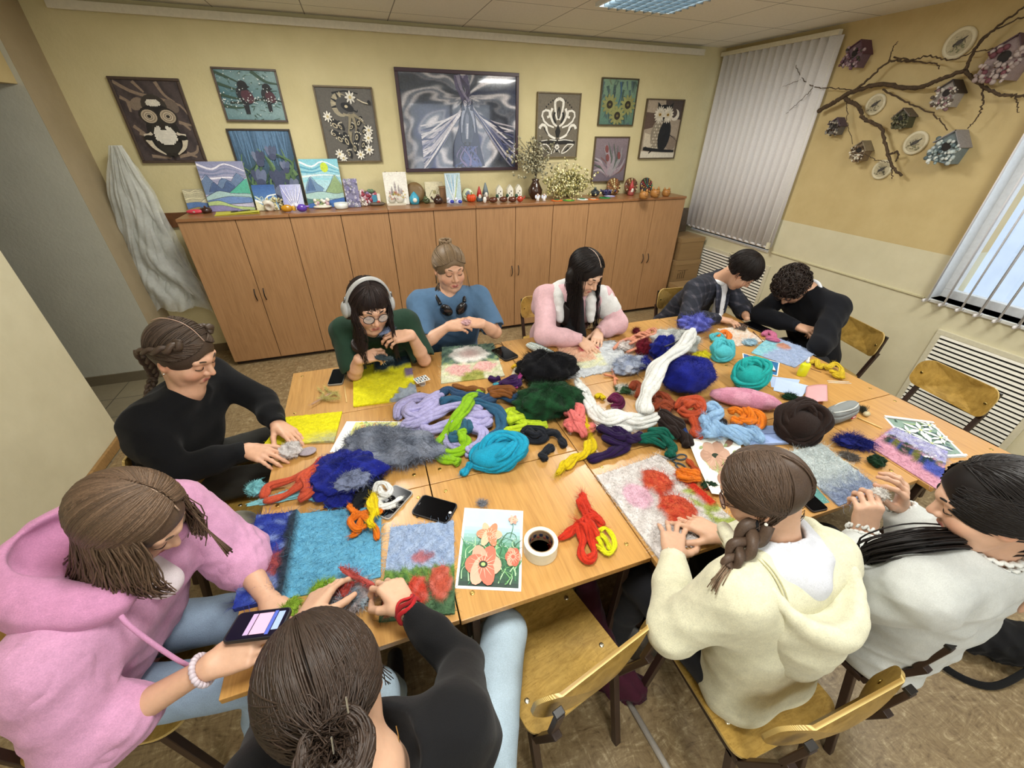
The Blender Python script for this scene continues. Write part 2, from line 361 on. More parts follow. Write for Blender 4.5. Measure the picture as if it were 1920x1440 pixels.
for k, (x0, x1) in enumerate(((.1, 2.1), (2.7, 4.7))):  # added windows, out of view: soft daylight fill from behind the camera
 win = tag(MB().bx(x0, x1, YF-.08, YF-.03, .9, .96, '#e9ecee').bx(x0, x1, YF-.08, YF-.03, 2.39, 2.45, '#e9ecee').bx(x0, x0+.06, YF-.08, YF-.03, .96, 2.39, '#e9ecee').bx(x1-.06, x1, YF-.08, YF-.03, .96, 2.39, '#e9ecee').bx((x0+x1)/2-.03, (x0+x1)/2+.03, YF-.08, YF-.03, .96, 2.39, '#e9ecee').build('window_%d' % (k+4), 'satin', bev=.004), kind='structure')
 MB().bx(x0+.05, x1-.05, YF-.06, YF-.054, .95, 2.4).build('pane', 'glass', win)
w = MB().bx(XL-.13, XL-.03, YF, -.94, 0, ZC).bx(XL-.13, XL-.03, -.94, -.002, 2.14, ZC)
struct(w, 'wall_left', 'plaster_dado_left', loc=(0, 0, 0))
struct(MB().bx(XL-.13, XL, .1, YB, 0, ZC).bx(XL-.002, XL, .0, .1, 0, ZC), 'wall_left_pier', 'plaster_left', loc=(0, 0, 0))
struct(MB().bx(-2.4, XL-.002, 0, .1, 0, ZC), 'wall_hall', 'plaster_grey', loc=(0, 0, 0))
struct(MB().bx(-2.5, -2.4, -2.4, .1, 0, ZC).bx(-2.4, XL-.13, -2.5, -2.4, 0, ZC), 'wall_hall_end', 'plaster_grey', loc=(0, 0, 0))
struct(MB().bx(-2.4, XL-.03, -.012, 0, -.004, .085, '#6f6550'), 'baseboard_hall', 'satin')
struct(MB().bx(XL-.03, XL-.008, YF, -.94, 0, .07, '#9a7748'), 'baseboard_left', 'framewood', bev=.006)
struct(MB().bx(XL-.03, -.02, YB-.015, YB, 0, .08, '#6b5a40').bx(4.83, XR, YB-.015, YB, 0, .08, '#6b5a40'), 'baseboard_back', 'satin')
W1 = (-.86, .3); W2 = (-3.95, -2.28); W3_FILL = (-6.1, -4.5); ZS, ZT = .9, 2.45  # the third opening is added out of view to let in fill daylight
w = MB()
w.bx(XR, XR+.4, YF, YB, 0, ZS).bx(XR, XR+.4, YF, YB, ZT, ZC)
for y0, y1 in ((YF, W3_FILL[0]), (W3_FILL[1], W2[0]), (W2[1], W1[0]), (W1[1], YB)): w.bx(XR, XR+.4, y0, y1, ZS, ZT)
struct(w, 'wall_right', 'plaster_dado', loc=(0, 0, 0))
struct(MB().bx(XR-.02, XR, YF, YB-.016, 0, .07, '#b5ad8a'), 'baseboard_right', 'satin')
for i, (y0, y1) in enumerate((W1, W2, W3_FILL)):
 win = tag(MB().bx(XR+.12, XR+.17, y0, y1, ZS, ZS+.06, '#e9ecee').bx(XR+.12, XR+.17, y0, y1, ZT-.06, ZT, '#e9ecee').bx(XR+.12, XR+.17, y0, y0+.06, ZS+.06, ZT-.06, '#e9ecee')
   .bx(XR+.12, XR+.17, y1-.06, y1, ZS+.06, ZT-.06, '#e9ecee').bx(XR+.12, XR+.17, (y0+y1)/2-.04, (y0+y1)/2+.04, ZS+.06, ZT-.06, '#e9ecee').build('window_%d' % (i+1), 'satin', bev=.004), kind='structure')
 MB().bx(XR+.14, XR+.146, y0+.05, y1-.05, ZS+.05, ZT-.05).build('pane', 'glass', win)
 MB().bx(XR-.012, XR+.13, y0, y1, ZS-.025, ZS, '#e3e4df').build('window_sill', 'gloss', win, bev=.006)
 MB().bx(XR+.001, XR+.13, y1-.004, y1, ZS, ZT, '#e4e8ea').bx(XR+.001, XR+.13, y0, y0+.004, ZS, ZT, '#e4e8ea').bx(XR+.001, XR+.13, y0, y1, ZT-.004, ZT, '#e4e8ea').build('window_reveal', 'satin', win)
struct(MB().bx(9, 9.2, -9, 4, -4, 9), 'wall_sky_block', 'plaster_out', loc=(0, 0, 0))  # added wall that blocks the sky and dims the right windows
struct(MB().bx(XR-.012, XR, -2.26, -.9, .885, .9, '#cfc8a2'), 'trim_2', 'satin', bev=.003)
struct(MB().bx(-.34, 4.93, YB-.05, YB, 2.575, 2.615, '#d3cdb8').bx(-.34, 4.93, YB-.06, YB-.045, 2.57, 2.62, '#d9d3bf'), 'trim_3', 'satin', bev=.003)
def lamp(x, y, label):
 t = thing('ceiling_lamp', label, 'lamp', (x, y, ZC-.02), 'recessed lamps in the tiled ceiling')
 b = MB()
 for (a0, a1, b0, b1) in ((-.3, .3, -.3, -.28), (-.3, .3, .28, .3), (-.3, -.28, -.28, .28), (.28, .3, -.28, .28)): b.bx(x+a0, x+a1, y+b0, y+b1, ZC-.022, ZC+.0, '#dfe4e6')
 b.build('lamp_frame', 'satin', t)
 MB().bx(x-.28, x+.28, y-.28, y+.28, ZC-.006, ZC-.002).build('diffuser', 'lampgrid', t)
 g = MB()
 for k in range(1, 8):
  q = -.28+.07*k; g.bx(x+q-.003, x+q+.003, y-.28, y+.28, ZC-.035, ZC-.007, '#8f999e').bx(x-.28, x+.28, y+q-.003, y+q+.003, ZC-.035, ZC-.007, '#8f999e')
 g.build('louvre', 'metal', t)
 ld = bpy.data.lights.new('ceiling_lamp_light', 'AREA'); ld.shape = 'SQUARE'; ld.size = .54; ld.energy = LAMP_W; ld.color = (1.0, .975, .91)
 lo = bpy.data.objects.new('ceiling_lamp_light', ld); COL.objects.link(lo); lo.location = (0, 0, -.025); lo.parent = t
LAMP_W = 30
lamp(3.41, -.99, 'square louvred ceiling lamp above the cabinets, in the picture')
lamp(1.0, -1.0, 'square ceiling lamp over the left half of the cabinets')
lamp(1.6, -3.4, 'square ceiling lamp straight over the near side of the tables')
lamp(3.9, -3.4, 'square ceiling lamp near the right windows')
lamp(1.6, -5.4, 'square ceiling lamp at the unseen end of the room')
def portal(x, y, z, w, h, rot):
 ld = bpy.data.lights.new('window_portal', 'AREA'); ld.shape = 'RECTANGLE'; ld.size = w; ld.size_y = h; ld.cycles.is_portal = True
 lo = bpy.data.objects.new('window_portal', ld); COL.objects.link(lo); lo.location = (x, y, z); lo.rotation_euler = rot
for y0, y1 in (W2, W3_FILL): portal(XR+.3, (y0+y1)/2, (ZS+ZT)/2, ZT-ZS, y1-y0, (0, PI/2, 0))
for x in (1.1, 3.7): portal(x, YF-.09, 1.675, 2.0, 1.55, (PI/2, 0, 0))
def blind(y0, y1, z0, z1, step, ang, label, wide=.1, zig=0.0):
 t = thing('vertical_blind', label, 'blind', (XR-.06, (y0+y1)/2, z0))
 MB().bx(XR-.075, XR-.035, y0-.02, y1+.02, z1, z1+.035, '#d9d3bd').build('headrail', 'satin', t, bev=.003)
 s = MB(); k = 0; y = y0
 while y <= y1:
  a = ang+random.uniform(-.04, .04); d = V3(math.sin(a), math.cos(a), 0)*wide/2; cn = V3(XR-.055, y, 0); nrm = V3(d[1], -d[0], 0)/np.linalg.norm(d)
  G = np.array([[cn+d*u+nrm*(.010*(1-u*u))+V3(0, 0, z) for z in (z0, z1)] for u in np.linspace(-1, 1, 7)]); s.sheet(G, '#ffffff', .0008)
  y += step; k += 1
 y = y0
 while y <= y1: s.box((XR-.055, y, z0-.004), (.012 if abs(ang) < .8 else wide*.8, wide*.8 if abs(ang) < .8 else .012, .02), None, '#a9a69a'); y += step
 s.build('slats', 'blind', t, smooth=True)
 return t
blind(-.86, .36, .94, 2.575, .082, -.42, 'closed grey vertical blind over the window by the cabinets')
b = blind(-3.9, -2.24, .9, 2.575, .1, 1.18, 'open white vertical blind over the window at the right edge')
MB().tube([(XR-.08, -.9, 2.5), (XR-.078, -.905, 1.5), (XR-.08, -.9, .98)], .0018, 5, '#dcdccf').bx(XR-.09, XR-.07, -.915, -.885, .93, .99, '#d8d2b8').build('cord_weight', 'satin', bpy.data.objects['vertical_blind'])
def grille(y0, y1, z0, z1, label):
 t = thing('radiator_grille', label, 'grille', (XR, (y0+y1)/2, z0)); f = .035; b = MB()
 for q in ((y0, y1, z0, z0+f), (y0, y1, z1-f, z1), (y0, y0+f, z0+f, z1-f), (y1-f, y1, z0+f, z1-f)): b.bx(XR-.018, XR, *q, '#d2ccb2')
 b.build('grille_frame', 'satin', t, bev=.003)
 MB().bx(XR-.004, XR-.001, y0+f, y1-f, z0+f, z1-f, '#26231c').build('grille_back', 'matte', t)
 s = MB(); z = z0+f+.012
 while z < z1-f: s.box((XR-.012, (y0+y1)/2, z), (.014, y1-y0-2*f, .019), roty(.35), '#e6e3d6'); z += .0315
 s.build('slats', 'satin', t)
grille(-.95, .04, .2, .76, 'white louvred radiator grille under the closed blind')
grille(-3.12, -2.44, .06, .72, 'white louvred radiator grille under the right window')
def make_cabinet(i):
 x = .8*i
 names = ['at the left end, beside the hanging plastic', 'second from the left, behind the person with silver headphones', 'third from the left, behind the person in blue',
   'third from the right, x', 'second from the right, behind the person in the pink jacket', 'at the right end, beside the cardboard boxes']
 names[3] = 'fourth from the left, handles between the people in blue and pink'
 t = thing('cabinet', 'beech-coloured two-door cabinet '+names[i], 'cabinet', (x+.4, .2, 0), 'beech cabinets along the back wall')
 MB().bx(x+.002, x+.02, .02, .385, .03, 1.288).bx(x+.78, x+.798, .02, .385, .03, 1.288).bx(x+.02, x+.78, .375, .385, .03, 1.288).bx(x+.02, x+.78, .02, .375, .03, .05).build('carcass', 'beech', t)
 MB().bx(x+.006, x+.794, .04, .06, 0, .035, '#2b1c12').bx(x+.02, x+.78, .03, .032, .05, 1.285, '#1d130c').build('plinth', 'matte', t)
 MB().bx(x+.001, x+.799, -.012, .388, 1.29, 1.314).build('cabinet_top', 'beech_top', t, bev=.003)
 for k in (0, 1):
  d = MB().bx(x+.002+.4*k, x+.397+.4*k, 0, .018, .042, 1.286).build('door', 'beech', t, bev=.0015)
  hx = x+.4+(.036 if k else -.036); zz = np.linspace(-1, 1, 9)
  MB().tube([(hx, -.022*(1-q*q)-.002, .665+.052*q) for q in zz], .0045, 6, '#17120f').build('handle', 'satin', d, smooth=True)
for i in range(6): make_cabinet(i)
tag(MB().bx(-.3, -.02, .375, .399, 1.19, 1.305, '#6a4426').build('coat_rack', 'framewood', bev=.003), 'brown wall-mounted coat rack board left of the cabinets', 'coat rack')
def polythene(pts, wid, label, lay, cols, seed):
 rs = np.random.default_rng(seed); P = smooth_path(pts, 70); W = np.interp(np.linspace(0, 1, 70), np.linspace(0, 1, len(wid)), wid); b = MB()
 def ridge(x): return 1-2*abs(math.sin(x))
 for L in range(lay):
  ph = rs.uniform(0, 9, 12); G = []; e = 70-int(rs.integers(0, 16)); sh = rs.uniform(-.25, .25)
  for i in range(e):
   t = i/69; row = []
   for j in range(61):
    u = j/30-1; x = u*4.2+ph[0]+1.6*math.sin(t*4+ph[1]+u)+.7*math.sin(t*11+ph[2]); fold = (.02*ridge(x)+.012*ridge(x*2.3+t*7+ph[3])+.009*ridge(u*3-t*13+ph[4])+.006*ridge(u*9+t*17+ph[5]))*(.35+.75*t)
    row.append(P[i]+V3(W[i]*(u+sh*t*(1-u*u))*(1+.1*math.sin(t*7+ph[6])), -.018-.06*(1-u*u)*(.35+.75*t)-.014*L+fold, .05*t*math.sin(u*2.4+ph[7])+.03*t*math.sin(u*6+ph[8])))
   G.append(row)
  b.sheet(np.array(G), cols[L % len(cols)], 0)
 return tag(b.build('polythene_sheet', 'film', smooth=True), label, 'plastic sheet')
ww = lambda x, y: A(x, y, y=.33)
polythene([ww(222, 272), ww(250, 360), ww(285, 450), ww(318, 520), ww(345, 590)], [.035, .14, .18, .22, .24], 'milky plastic sheeting hung in a bundle left of the cabinets', 4, ['#e6e9e2', '#d9ddd4', '#eef0ea'], 3)
polythene([A(218, 290, y=.37), A(238, 400, y=.37), A(268, 480, y=.37), A(297, 555, y=.37)], [.02, .05, .07, .09], 'dustier grey plastic sheet hanging behind the white bundle', 1, ['#c9c8b8'], 5)
XE = [.868, 1.468, 2.105, 2.722, 3.335, 3.9]
YE = [[-1.74, -2.227, -2.826, -3.37], [-1.735, -2.228, -2.827, -3.375], [-1.72, -2.372, -2.9, -3.405], [-1.71, -2.385, -2.92, -3.42], [-1.715, -2.39, -2.953, -3.47]]
cn = ['leftmost', 'second from the left', 'middle', 'second from the right', 'rightmost']; rn = ['back row by the cabinets', 'middle row', 'front row by the camera']
for i in range(5):
 for j in range(3):
  x0, x1, y1, y0 = XE[i], XE[i+1]-.004, YE[i][j], YE[i][j+1]+.004
  if i == 4: x0 += .0
  t = thing('school_desk', 'oak-topped single school desk, %s in the %s' % (cn[i], rn[j]), 'desk', ((x0+x1)/2, (y0+y1)/2, 0), 'school desks pushed into one big table')
  MB().bx(x0, x1, y0, y1, .728, .75).build('desk_top', 'desk', t, bev=.002)
  b = MB()
  for q in (x0+.05, x1-.05): b.bx(q-.012, q+.012, y0+.04, y1-.04, .7, .727, '#3a2a20')
  b.bx(x0+.05, x1-.05, y1-.06, y1-.035, .69, .726, '#3a2a20').build('underframe', 'satin', t)
  for q in (x0+.05, x1-.05):
   for r in (y0+.05, y1-.05):
    MB().bx(q-.0125, q+.0125, r-.0125, r+.0125, 0, .7, '#3a2a20').build('leg', 'satin', t, bev=.002)
    MB().lathe([(.0075, 0), (.0075, .0008), (.005, .0016), (.0025, .0012), (0, .0008)], (q, r+(.02 if r < (y0+y1)/2 else -.0), .75), 12, None, '#c8a860').build('screw', 'metal', t, smooth=True)
def rounded(w, d, r, n=6, r2=None):
 o = []
 for (cx, cy, a0, rr) in ((w/2, d/2, 0, r), (-w/2, d/2, PI/2, r), (-w/2, -d/2, PI, r2 or r), (w/2, -d/2, 3*PI/2, r2 or r)):
  for k in range(n+1):
   a = a0+PI/2*k/n; o.append((cx-math.copysign(rr, cx)+rr*math.cos(a), cy-math.copysign(rr, cy)+rr*math.sin(a)))
 return o
def make_chair():
 """faces +y, base at the origin"""
 t = thing('school_chair', 'x', 'chair', (0, 0, 0), 'plywood school chairs'); fr = '#35241c'
 b = MB(); poly = rounded(.38, .38, .07, 8, .045); m = len(poly); nr = 5; V = []; Fc = []
 def zf(x, y): return .455+.012*(x/.19)**2+(.012*max(0, -y/.19)**2)-(.02*max(0, (y-.09)/.1)**2)
 for side in (0, 1):
  for k in range(nr+1):
   s = k/nr
   for x, y in poly: V.append((x*s, y*s, zf(x*s, y*s)-(.011 if side else 0)))
 for side in (0, 1):
  o = side*(nr+1)*m
  for k in range(nr):
   for j in range(m):
    q = (o+k*m+j, o+k*m+(j+1) % m, o+(k+1)*m+(j+1) % m, o+(k+1)*m+j); Fc.append(q if side else q[::-1])
 b.add(V, Fc, '#ffffff', 0); o2 = (nr+1)*m
 b.add([V[nr*m+j] for j in range(m)]+[V[o2+nr*m+j] for j in range(m)], [(j, (j+1) % m, m+(j+1) % m, m+j)[::-1] for j in range(m)], '#ffffff', 1)
 b.build('seat', ['plywood', 'plyedge'], t, smooth=True)
 bp = rounded(.40, .17, .055, 6); m = len(bp); V = []; Fc = []
 def P3(x, y, f): return (x, -.235-.13*y+.05*(x/.2)**2*1.0-(.0 if f else .010), .715+y-(0.0 if f else .001))
 for side in (0, 1):
  for k in range(7):
   s = k/6
   for x, y in bp: V.append(P3(x*s, y*s, side == 0))
 for side in (0, 1):
  o = side*7*m
  for k in range(6):
   for j in range(m):
    q = (o+k*m+j, o+k*m+(j+1) % m, o+(k+1)*m+(j+1) % m, o+(k+1)*m+j); Fc.append(q if not side else q[::-1])
 b = MB().add(V, Fc, '#ffffff', 0); b.add([V[6*m+j] for j in range(m)]+[V[13*m+j] for j in range(m)], [(j, (j+1) % m, m+(j+1) % m, m+j) for j in range(m)], '#ffffff', 1)
 b.build('backrest', ['plywood', 'plyedge'], t, smooth=True)
 for sx in (-1, 1):
  x = sx*.165
  def bar(p, q, w=.025, d=.025):
   p, q = V3(*p), V3(*q); return MB().box((p+q)/2, (w, np.linalg.norm(q-p), d), frame_from(q-p), fr)
  bar((x, .17, 0), (x, .14, .44)).build('leg', 'satin', t, bev=.003)
  bar((x, -.25, 0), (x, -.15, .43)).build('leg', 'satin', t, bev=.003)
  r = bar((x, .15, .428), (x, -.18, .428)); r.box((x, -.215, .54), (.025, .24, .02), frame_from(V3(0, -.075, .25)), fr)
  r.box((x, -.24, .70), (.025, .14, .016), frame_from(V3(0, -.012, .12)), fr); r.build('side_rail', 'satin', t, bev=.003)
  cap = MB().box((x, -.243, .772), (.0265, .012, .018), frame_from(V3(0, -.01, .1)), '#1c1917').build('end_cap', 'satin', t, bev=.002)
  for q in (.09, -.1): MB().lathe([(.009, 0), (.008, .003), (.004, .004), (0, .004)], (sx*.15, q, zf(.15, q)), 10, None, '#d8d0b8').build('rivet', 'metal', t, smooth=True)
  MB().lathe([(.009, 0), (.008, .003), (.004, .004), (0, .004)], (x, -.235+.05*(x/.2)**2+.0, .715), 10, rotx(-PI/2), '#b09a5c').build('rivet', 'metal', t, smooth=True)
 MB().bx(-.165, .165, .135, .155, .415, .435, fr).bx(-.165, .165, -.165, -.145, .415, .435, fr).build('cross_rail', 'satin', t, bev=.002)
 return t
CHAIR0 = make_chair(); CH_USED = []
def chair(x, y, fx, fy, label):
 """centre of the seat on the floor plan and the way it faces"""
 a = math.atan2(fy, fx)-PI/2
 if not CH_USED: CHAIR0.location = (x, y, 0); CHAIR0.rotation_euler = (0, 0, a); CHAIR0['label'] = label; CH_USED.append(1); return CHAIR0
 return dup(CHAIR0, (x, y, 0), a, label)
# ================================================================ pictures: pigment laid on a real panel
class Pic:
 """unit square (u right, v up) mapped to a panel given by its lower-left corner and two edge vectors"""
 def __init__(s, O, U, W, bg, step=.00012, seed=1):
  s.O, s.U, s.W = np.asarray(O, float), np.asarray(U, float), np.asarray(W, float)
  s.N = unit(np.cross(s.U, s.W)); s.k = 0; s.st = step; s.b = MB(); s.r = random.Random(seed); s.asp = np.linalg.norm(s.W)/np.linalg.norm(s.U)
  if bg is not None: s.grid(bg)
 def P(s, u, v):
  u, v = min(1, max(0, u)), min(1, max(0, v)); return s.O+s.U*u+s.W*v+s.N*(s.st*s.k)
 def grid(s, fn, n=24):
  u = np.linspace(0, 1, n); cols = []; G = []
  for a in u:
   G.append([s.P(a, b) for b in u]); cols.append([c(fn(a, b)) if callable(fn) else c(fn) for b in u])
  s.b.sheet(np.array(G), np.array(cols)); s.k += 1; return s
 def poly(s, pts, col):
  s.k += 1; s.b.add([s.P(*p) for p in pts], [tuple(range(len(pts)))], col); return s
 def ell(s, cx, cy, rx, ry=None, col='#fff', rot=0, n=18, a0=0, a1=2*PI):
  ry = rx if ry is None else ry; p = []
  for i in range(n):
   a = a0+(a1-a0)*i/(n if a1-a0 > 6.2 else n-1); x, y = rx*math.cos(a), ry*math.sin(a); p.append((cx+x*math.cos(rot)-y*math.sin(rot), cy+(x*math.sin(rot)+y*math.cos(rot))))
  return s.poly(p, col)
 def stroke(s, pts, w, col, w1=None, n=10, col1=None):
  s.k += 1; P = smooth_path([(a, b*s.asp, 0) for a, b in pts], n) if len(pts) > 2 else np.array([(a, b*s.asp, 0) for a, b in pts]); n = len(P)
  T = np.gradient(P, axis=0); nn = np.stack([-T[:, 1], T[:, 0]], 1); nn /= np.linalg.norm(nn, axis=1)[:, None]+1e-9
  w1 = w*.2 if w1 is None else w1; ww = w+(w1-w)*np.linspace(0, 1, n)
  V = []
  for i in range(n):
   for q in (-1, 1): V.append(s.P(P[i][0]+q*nn[i][0]*ww[i]/2, (P[i][1]+q*nn[i][1]*ww[i]/2)/s.asp))
  cc = np.array([mixc(col, col1 or col, i/(n-1)) for i in range(n) for q in (0, 1)])
  s.b.add(V, [(2*i, 2*i+1, 2*i+3, 2*i+2) for i in range(n-1)], cc); return s
 def flower(s, cx, cy, r, n, col, ctr='#2d2a14', pr=.5, rot=0, cr=.3):
  for k in range(n):
   a = rot+2*PI*k/n; s.ell(cx+math.cos(a)*r*.6, cy+math.sin(a)*r*.6/s.asp, r*.5, r*.5*pr/s.asp, jit(col, .12), a if abs(s.asp-1) < .5 else a, 10)
  if ctr: s.ell(cx, cy, r*cr, r*cr/s.asp, ctr)
  return s
 def done(s, name, mat, parent): return s.b.build(name, mat, parent)
def framed(name, label, tl, tr, br, bl, fw, fcol, bg, draw, mat='paint', fmat='framewood', y=.37, depth=.025, seed=1, glass=False):
 q = [A(*p, y=y) for p in (tl, tr, br, bl)]; x0 = (q[0][0]+q[3][0])/2; x1 = (q[1][0]+q[2][0])/2; z1 = (q[0][2]+q[1][2])/2; z0 = (q[2][2]+q[3][2])/2
 t = thing(name, label, 'picture', ((x0+x1)/2, YB, z0))
 b = MB()
 for (a0, a1, b0, b1) in ((x0, x1, z0, z0+fw), (x0, x1, z1-fw, z1), (x0, x0+fw, z0+fw, z1-fw), (x1-fw, x1, z0+fw, z1-fw)): b.bx(a0, a1, y, y+depth, b0, b1, fcol)
 b.build('frame', fmat, t, bev=.003); MB().bx(x0+.002, x1-.002, y+.012, YB-.001, z0+.002, z1-.002, '#6d5a44').build('backing', 'matte', t)
 p = Pic(V3(x0+fw, y+.0115, z0+fw), V3(x1-x0-2*fw, 0, 0), V3(0, 0, z1-z0-2*fw), bg, seed=seed); draw(p); p.done('picture_face', mat, t)
 return t
def beads(p, cx, cy, rx, ry, col, n, r, heart=False):
 k = 0
 for i in range(n):
  for j in range(n):
   u, v = (i+.5*(j % 2))/n*2-1, j/n*2-1
   if u*u+v*v < 1 and not (heart and v > .55 and abs(u) < .25): p.ell(cx+u*rx, cy+v*ry, r, r/p.asp*1.0, jit(col, .08), 0, 7)
def d_owl(p):
 br = '#8d7a68'
 for q in (((0, .98), (.25, .86), (.55, .8), (.9, .72), (1, .6)), ((.3, .99), (.42, .86)), ((.65, .99), (.72, .84), (.85, .75)), ((.02, .8), (.12, .75), (.3, .62)), ((.12, .75), (.1, .62)),
   ((.05, .45), (.2, .33), (.3, .25)), ((.1, .36), (.25, .3)), ((.8, .5), (1, .46)), ((.88, .48), (.95, .4)), ((.15, .06), (.45, .03)), ((.6, .05), (.9, .1), (.98, .2)), ((.75, .1), (.9, .04))):
  p.stroke(q, .06, br, .03)
 p.ell(.24, .72, .12, .07, '#857565', .4); p.ell(.78, .7, .11, .08, '#6f6156', -.4); p.ell(.5, .7, .2, .14, '#3a332c')
 p.ell(.5, .34, .27, .3, '#231f1c'); p.ell(.5, .58, .3, .13, '#1c1917'); p.ell(.5, .3, .2, .25, '#2e2a22')
 for x in (.36, .66):
  p.ell(x, .57, .15, .105, '#2a241e'); p.ell(x, .57, .125, .085, '#b9aa92')
  for r, q in ((.1, '#8d7d68'), (.085, '#c3b49c'), (.06, '#6a5d4e'), (.05, '#bcae97'), (.03, '#2a241f')): p.ell(x, .57, r, r*.68, q)
 p.poly([(.5, .5), (.44, .46), (.5, .4), (.56, .46)], '#2b241c')
 beads(p, .5, .735, .12, .045, '#e3ddcd', 9, .012); beads(p, .52, .33, .19, .13, '#efeadb', 15, .013, True)
 for sx, x0 in ((-1, .3), (1, .74)):
  p.stroke([(x0-.02*sx, .36), (x0+.1*sx*.3, .34), (x0+.12*sx, .33)], .05, '#cfc4b0', .04); p.stroke([(x0+.08*sx, .28), (x0+.02*sx, .17), (x0-.12*sx, .08)], .1, '#cdc2ab', .02); p.ell(x0+.05*sx, .3, .08, .035, '#14120f')
 p.poly([(.42, .1), (.46, .02), (.5, .1)], '#231d18'); p.poly([(.52, .1), (.56, .02), (.6, .1)], '#231d18')
framed('framed_picture', 'framed seed mosaic of a big-eyed dark owl, hanging furthest left', (194, 143), (333, 146), (388, 303), (272, 308), .018, '#4b3c33',
 lambda u, v: '#4c4140' if (u*7+v*5) % 2 < 1.2 else '#3c3233', d_owl)
def d_birds(p):
 r = p.r
 for i in range(60): p.stroke([(r.random(), r.random()), (r.random()*.1+r.random()*.9, r.random())][:1]+[(0, 0)] if 0 else [(x := r.random(), y := r.random()), (x+r.uniform(-.12, .12), y+r.uniform(-.08, .02))], .02, jit(r.choice(['#3f5a4e', '#4c6b5f', '#7f9c98']), .2), .004)
 for k in range(4): p.stroke([(0, .95-.22*k), (.2, .85-.2*k), (.42, .72-.15*k)], .05, '#38503f', .01)
 p.stroke([(.6, 1), (.8, .8), (1, .75)], .06, '#3c5546', .02)
 p.stroke([(.12, .35), (.4, .36), (.7, .44), (1, .4)], .035, '#2c3a34', .02)
 for x, y, s in ((.4, .5, 1.0), (.8, .5, .85)):
  p.ell(x, y, .13*s, .19*s, '#20242a', .3); p.ell(x+.04*s, y-.02, .1*s, .14*s, '#4f2a35', .3); p.ell(x-.0, y+.2*s, .085*s, .1*s, '#15191d'); p.poly([(x+.07*s, y+.2*s), (x+.12*s, y+.18*s), (x+.07*s, y+.15*s)], '#111'); p.stroke([(x-.02, y-.12*s), (x-.02, y-.38*s)], .1*s, '#171b22', .07*s)
 for i in range(120):
  x = r.random(); y = r.choice([.38+r.gauss(0, .04)+.05*x, r.random()]); q = r.uniform(.004, .013); p.ell(x, y, q, q*1.2, jit('#dfe8e6', .1), 0, 6)
framed('framed_picture', 'framed painting of two bullfinches on a snowy branch', (391, 125), (515, 129), (541, 229), (427, 228), .014, '#5a4c42', lambda u, v: mixc('#5f8288', '#8fabac', u*.6+.3*math.sin(v*9)), d_birds)
def d_tulips(p):
 r = p.r
 for i in range(50): x = r.random(); p.stroke([(x, 1), (x+r.uniform(-.05, .05), r.uniform(.5, .8))], .03, jit('#5d7fa0', .25), .01)
 for i in range(40):
  x = r.random(); y = r.uniform(0, .4); p.stroke([(x, y), (x+r.uniform(-.15, .15), y+.2), (x+r.uniform(-.3, .3), y+r.uniform(.25, .45))], .06, jit(r.choice(['#46624a', '#5a7a52', '#35503f', '#6c8a5d']), .15), .01)
 for x, y, s in ((.38, .62, 1), (.62, .7, .9), (.3, .35, 1.2), (.62, .33, 1.3), (.85, .22, 1.1), (.5, .12, 1.2), (.2, .12, 1), (.8, .5, .8)):
  for a in (-.5, 0, .5): p.ell(x+a*.09*s, y+.02, .05*s, .1*s, jit(r.choice(['#56627f', '#6e7896', '#474f6b', '#7d86a0']), .1), -a)
  p.ell(x, y-.05*s, .07*s, .05*s, '#4a5270')
framed('framed_picture', 'tall framed painting of grey-blue tulips standing behind small canvases', (427, 241), (543, 242), (575, 380), (463, 385), .014, '#3b332d', lambda u, v: mixc('#2c3b3c', '#4a6c8c', v), d_tulips)
def d_firebird(p):
 r = p.r; k = '#15171a'; cr = '#b9ae92'
 p.stroke([(.28, .93), (.4, .95), (.55, .96), (.75, .93)], .03, k, .02)
 p.ell(.4, .78, .17, .16, '#a59c84'); p.ell(.45, .78, .13, .13, '#4c4b49')
 for i in range(6): a = 1.6+i*.35; p.stroke([(.42+.1*math.cos(a), .78+.1*math.sin(a)), (.42+.19*math.cos(a), .78+.17*math.sin(a))], .04, k if i % 2 else cr, .02)
 p.ell(.52, .75, .12, .055, k, -.3); p.ell(.5, .76, .03, .02, '#cdbf9e'); p.stroke([(.6, .72), (.68, .69), (.7, .72)], .03, k, .01); p.stroke([(.42, .66), (.52, .64), (.62, .66)], .04, '#9d937a', .02)
 for (x, y, a, L) in ((.25, .52, 2.6, .3), (.35, .5, 2.2, .2), (.3, .33, 2.4, .28), (.42, .3, 2.0, .3), (.55, .5, .6, .2), (.7, .56, .9, .22), (.62, .36, 1.2, .25), (.55, .2, 1.4, .25), (.78, .45, .7, .2), (.72, .25, .9, .22), (.42, .12, 1.8, .2), (.2, .4, 2.8, .2)):
  p.ell(x, y, L*.42, L*.2, k, a); p.ell(x-.02, y-.02, L*.18, L*.1, cr, a); p.ell(x-.02, y-.02, L*.1, L*.05, k, a)
  for q in range(4): p.ell(x+L*.3*math.cos(a+q*.5-.7), y+L*.22*math.sin(a+q*.5-.7), .012, .012, '#d9d1bb', 0, 7)
 for q in (((.55, .66), (.5, .5), (.45, .38)), ((.58, .66), (.62, .5), (.6, .4)), ((.6, .66), (.7, .6), (.8, .52)), ((.5, .42), (.48, .3), (.52, .2))): p.stroke(q, .06, '#8f866d', .01)
 for x, y, s in ((.13, .62, .06), (.6, .88, .07), (.85, .44, .06), (.82, .33, .065), (.8, .16, .065), (.62, .09, .06), (.22, .1, .06), (.28, .04, .055)): p.flower(x, y, s*1.3, 8, '#e9e5d8', '#c9b785', .45)
 p.stroke([(.72, .86), (.82, .82), (.92, .8)], .02, '#cfc6ae', .02); p.ell(.93, .82, .03, .03, k)
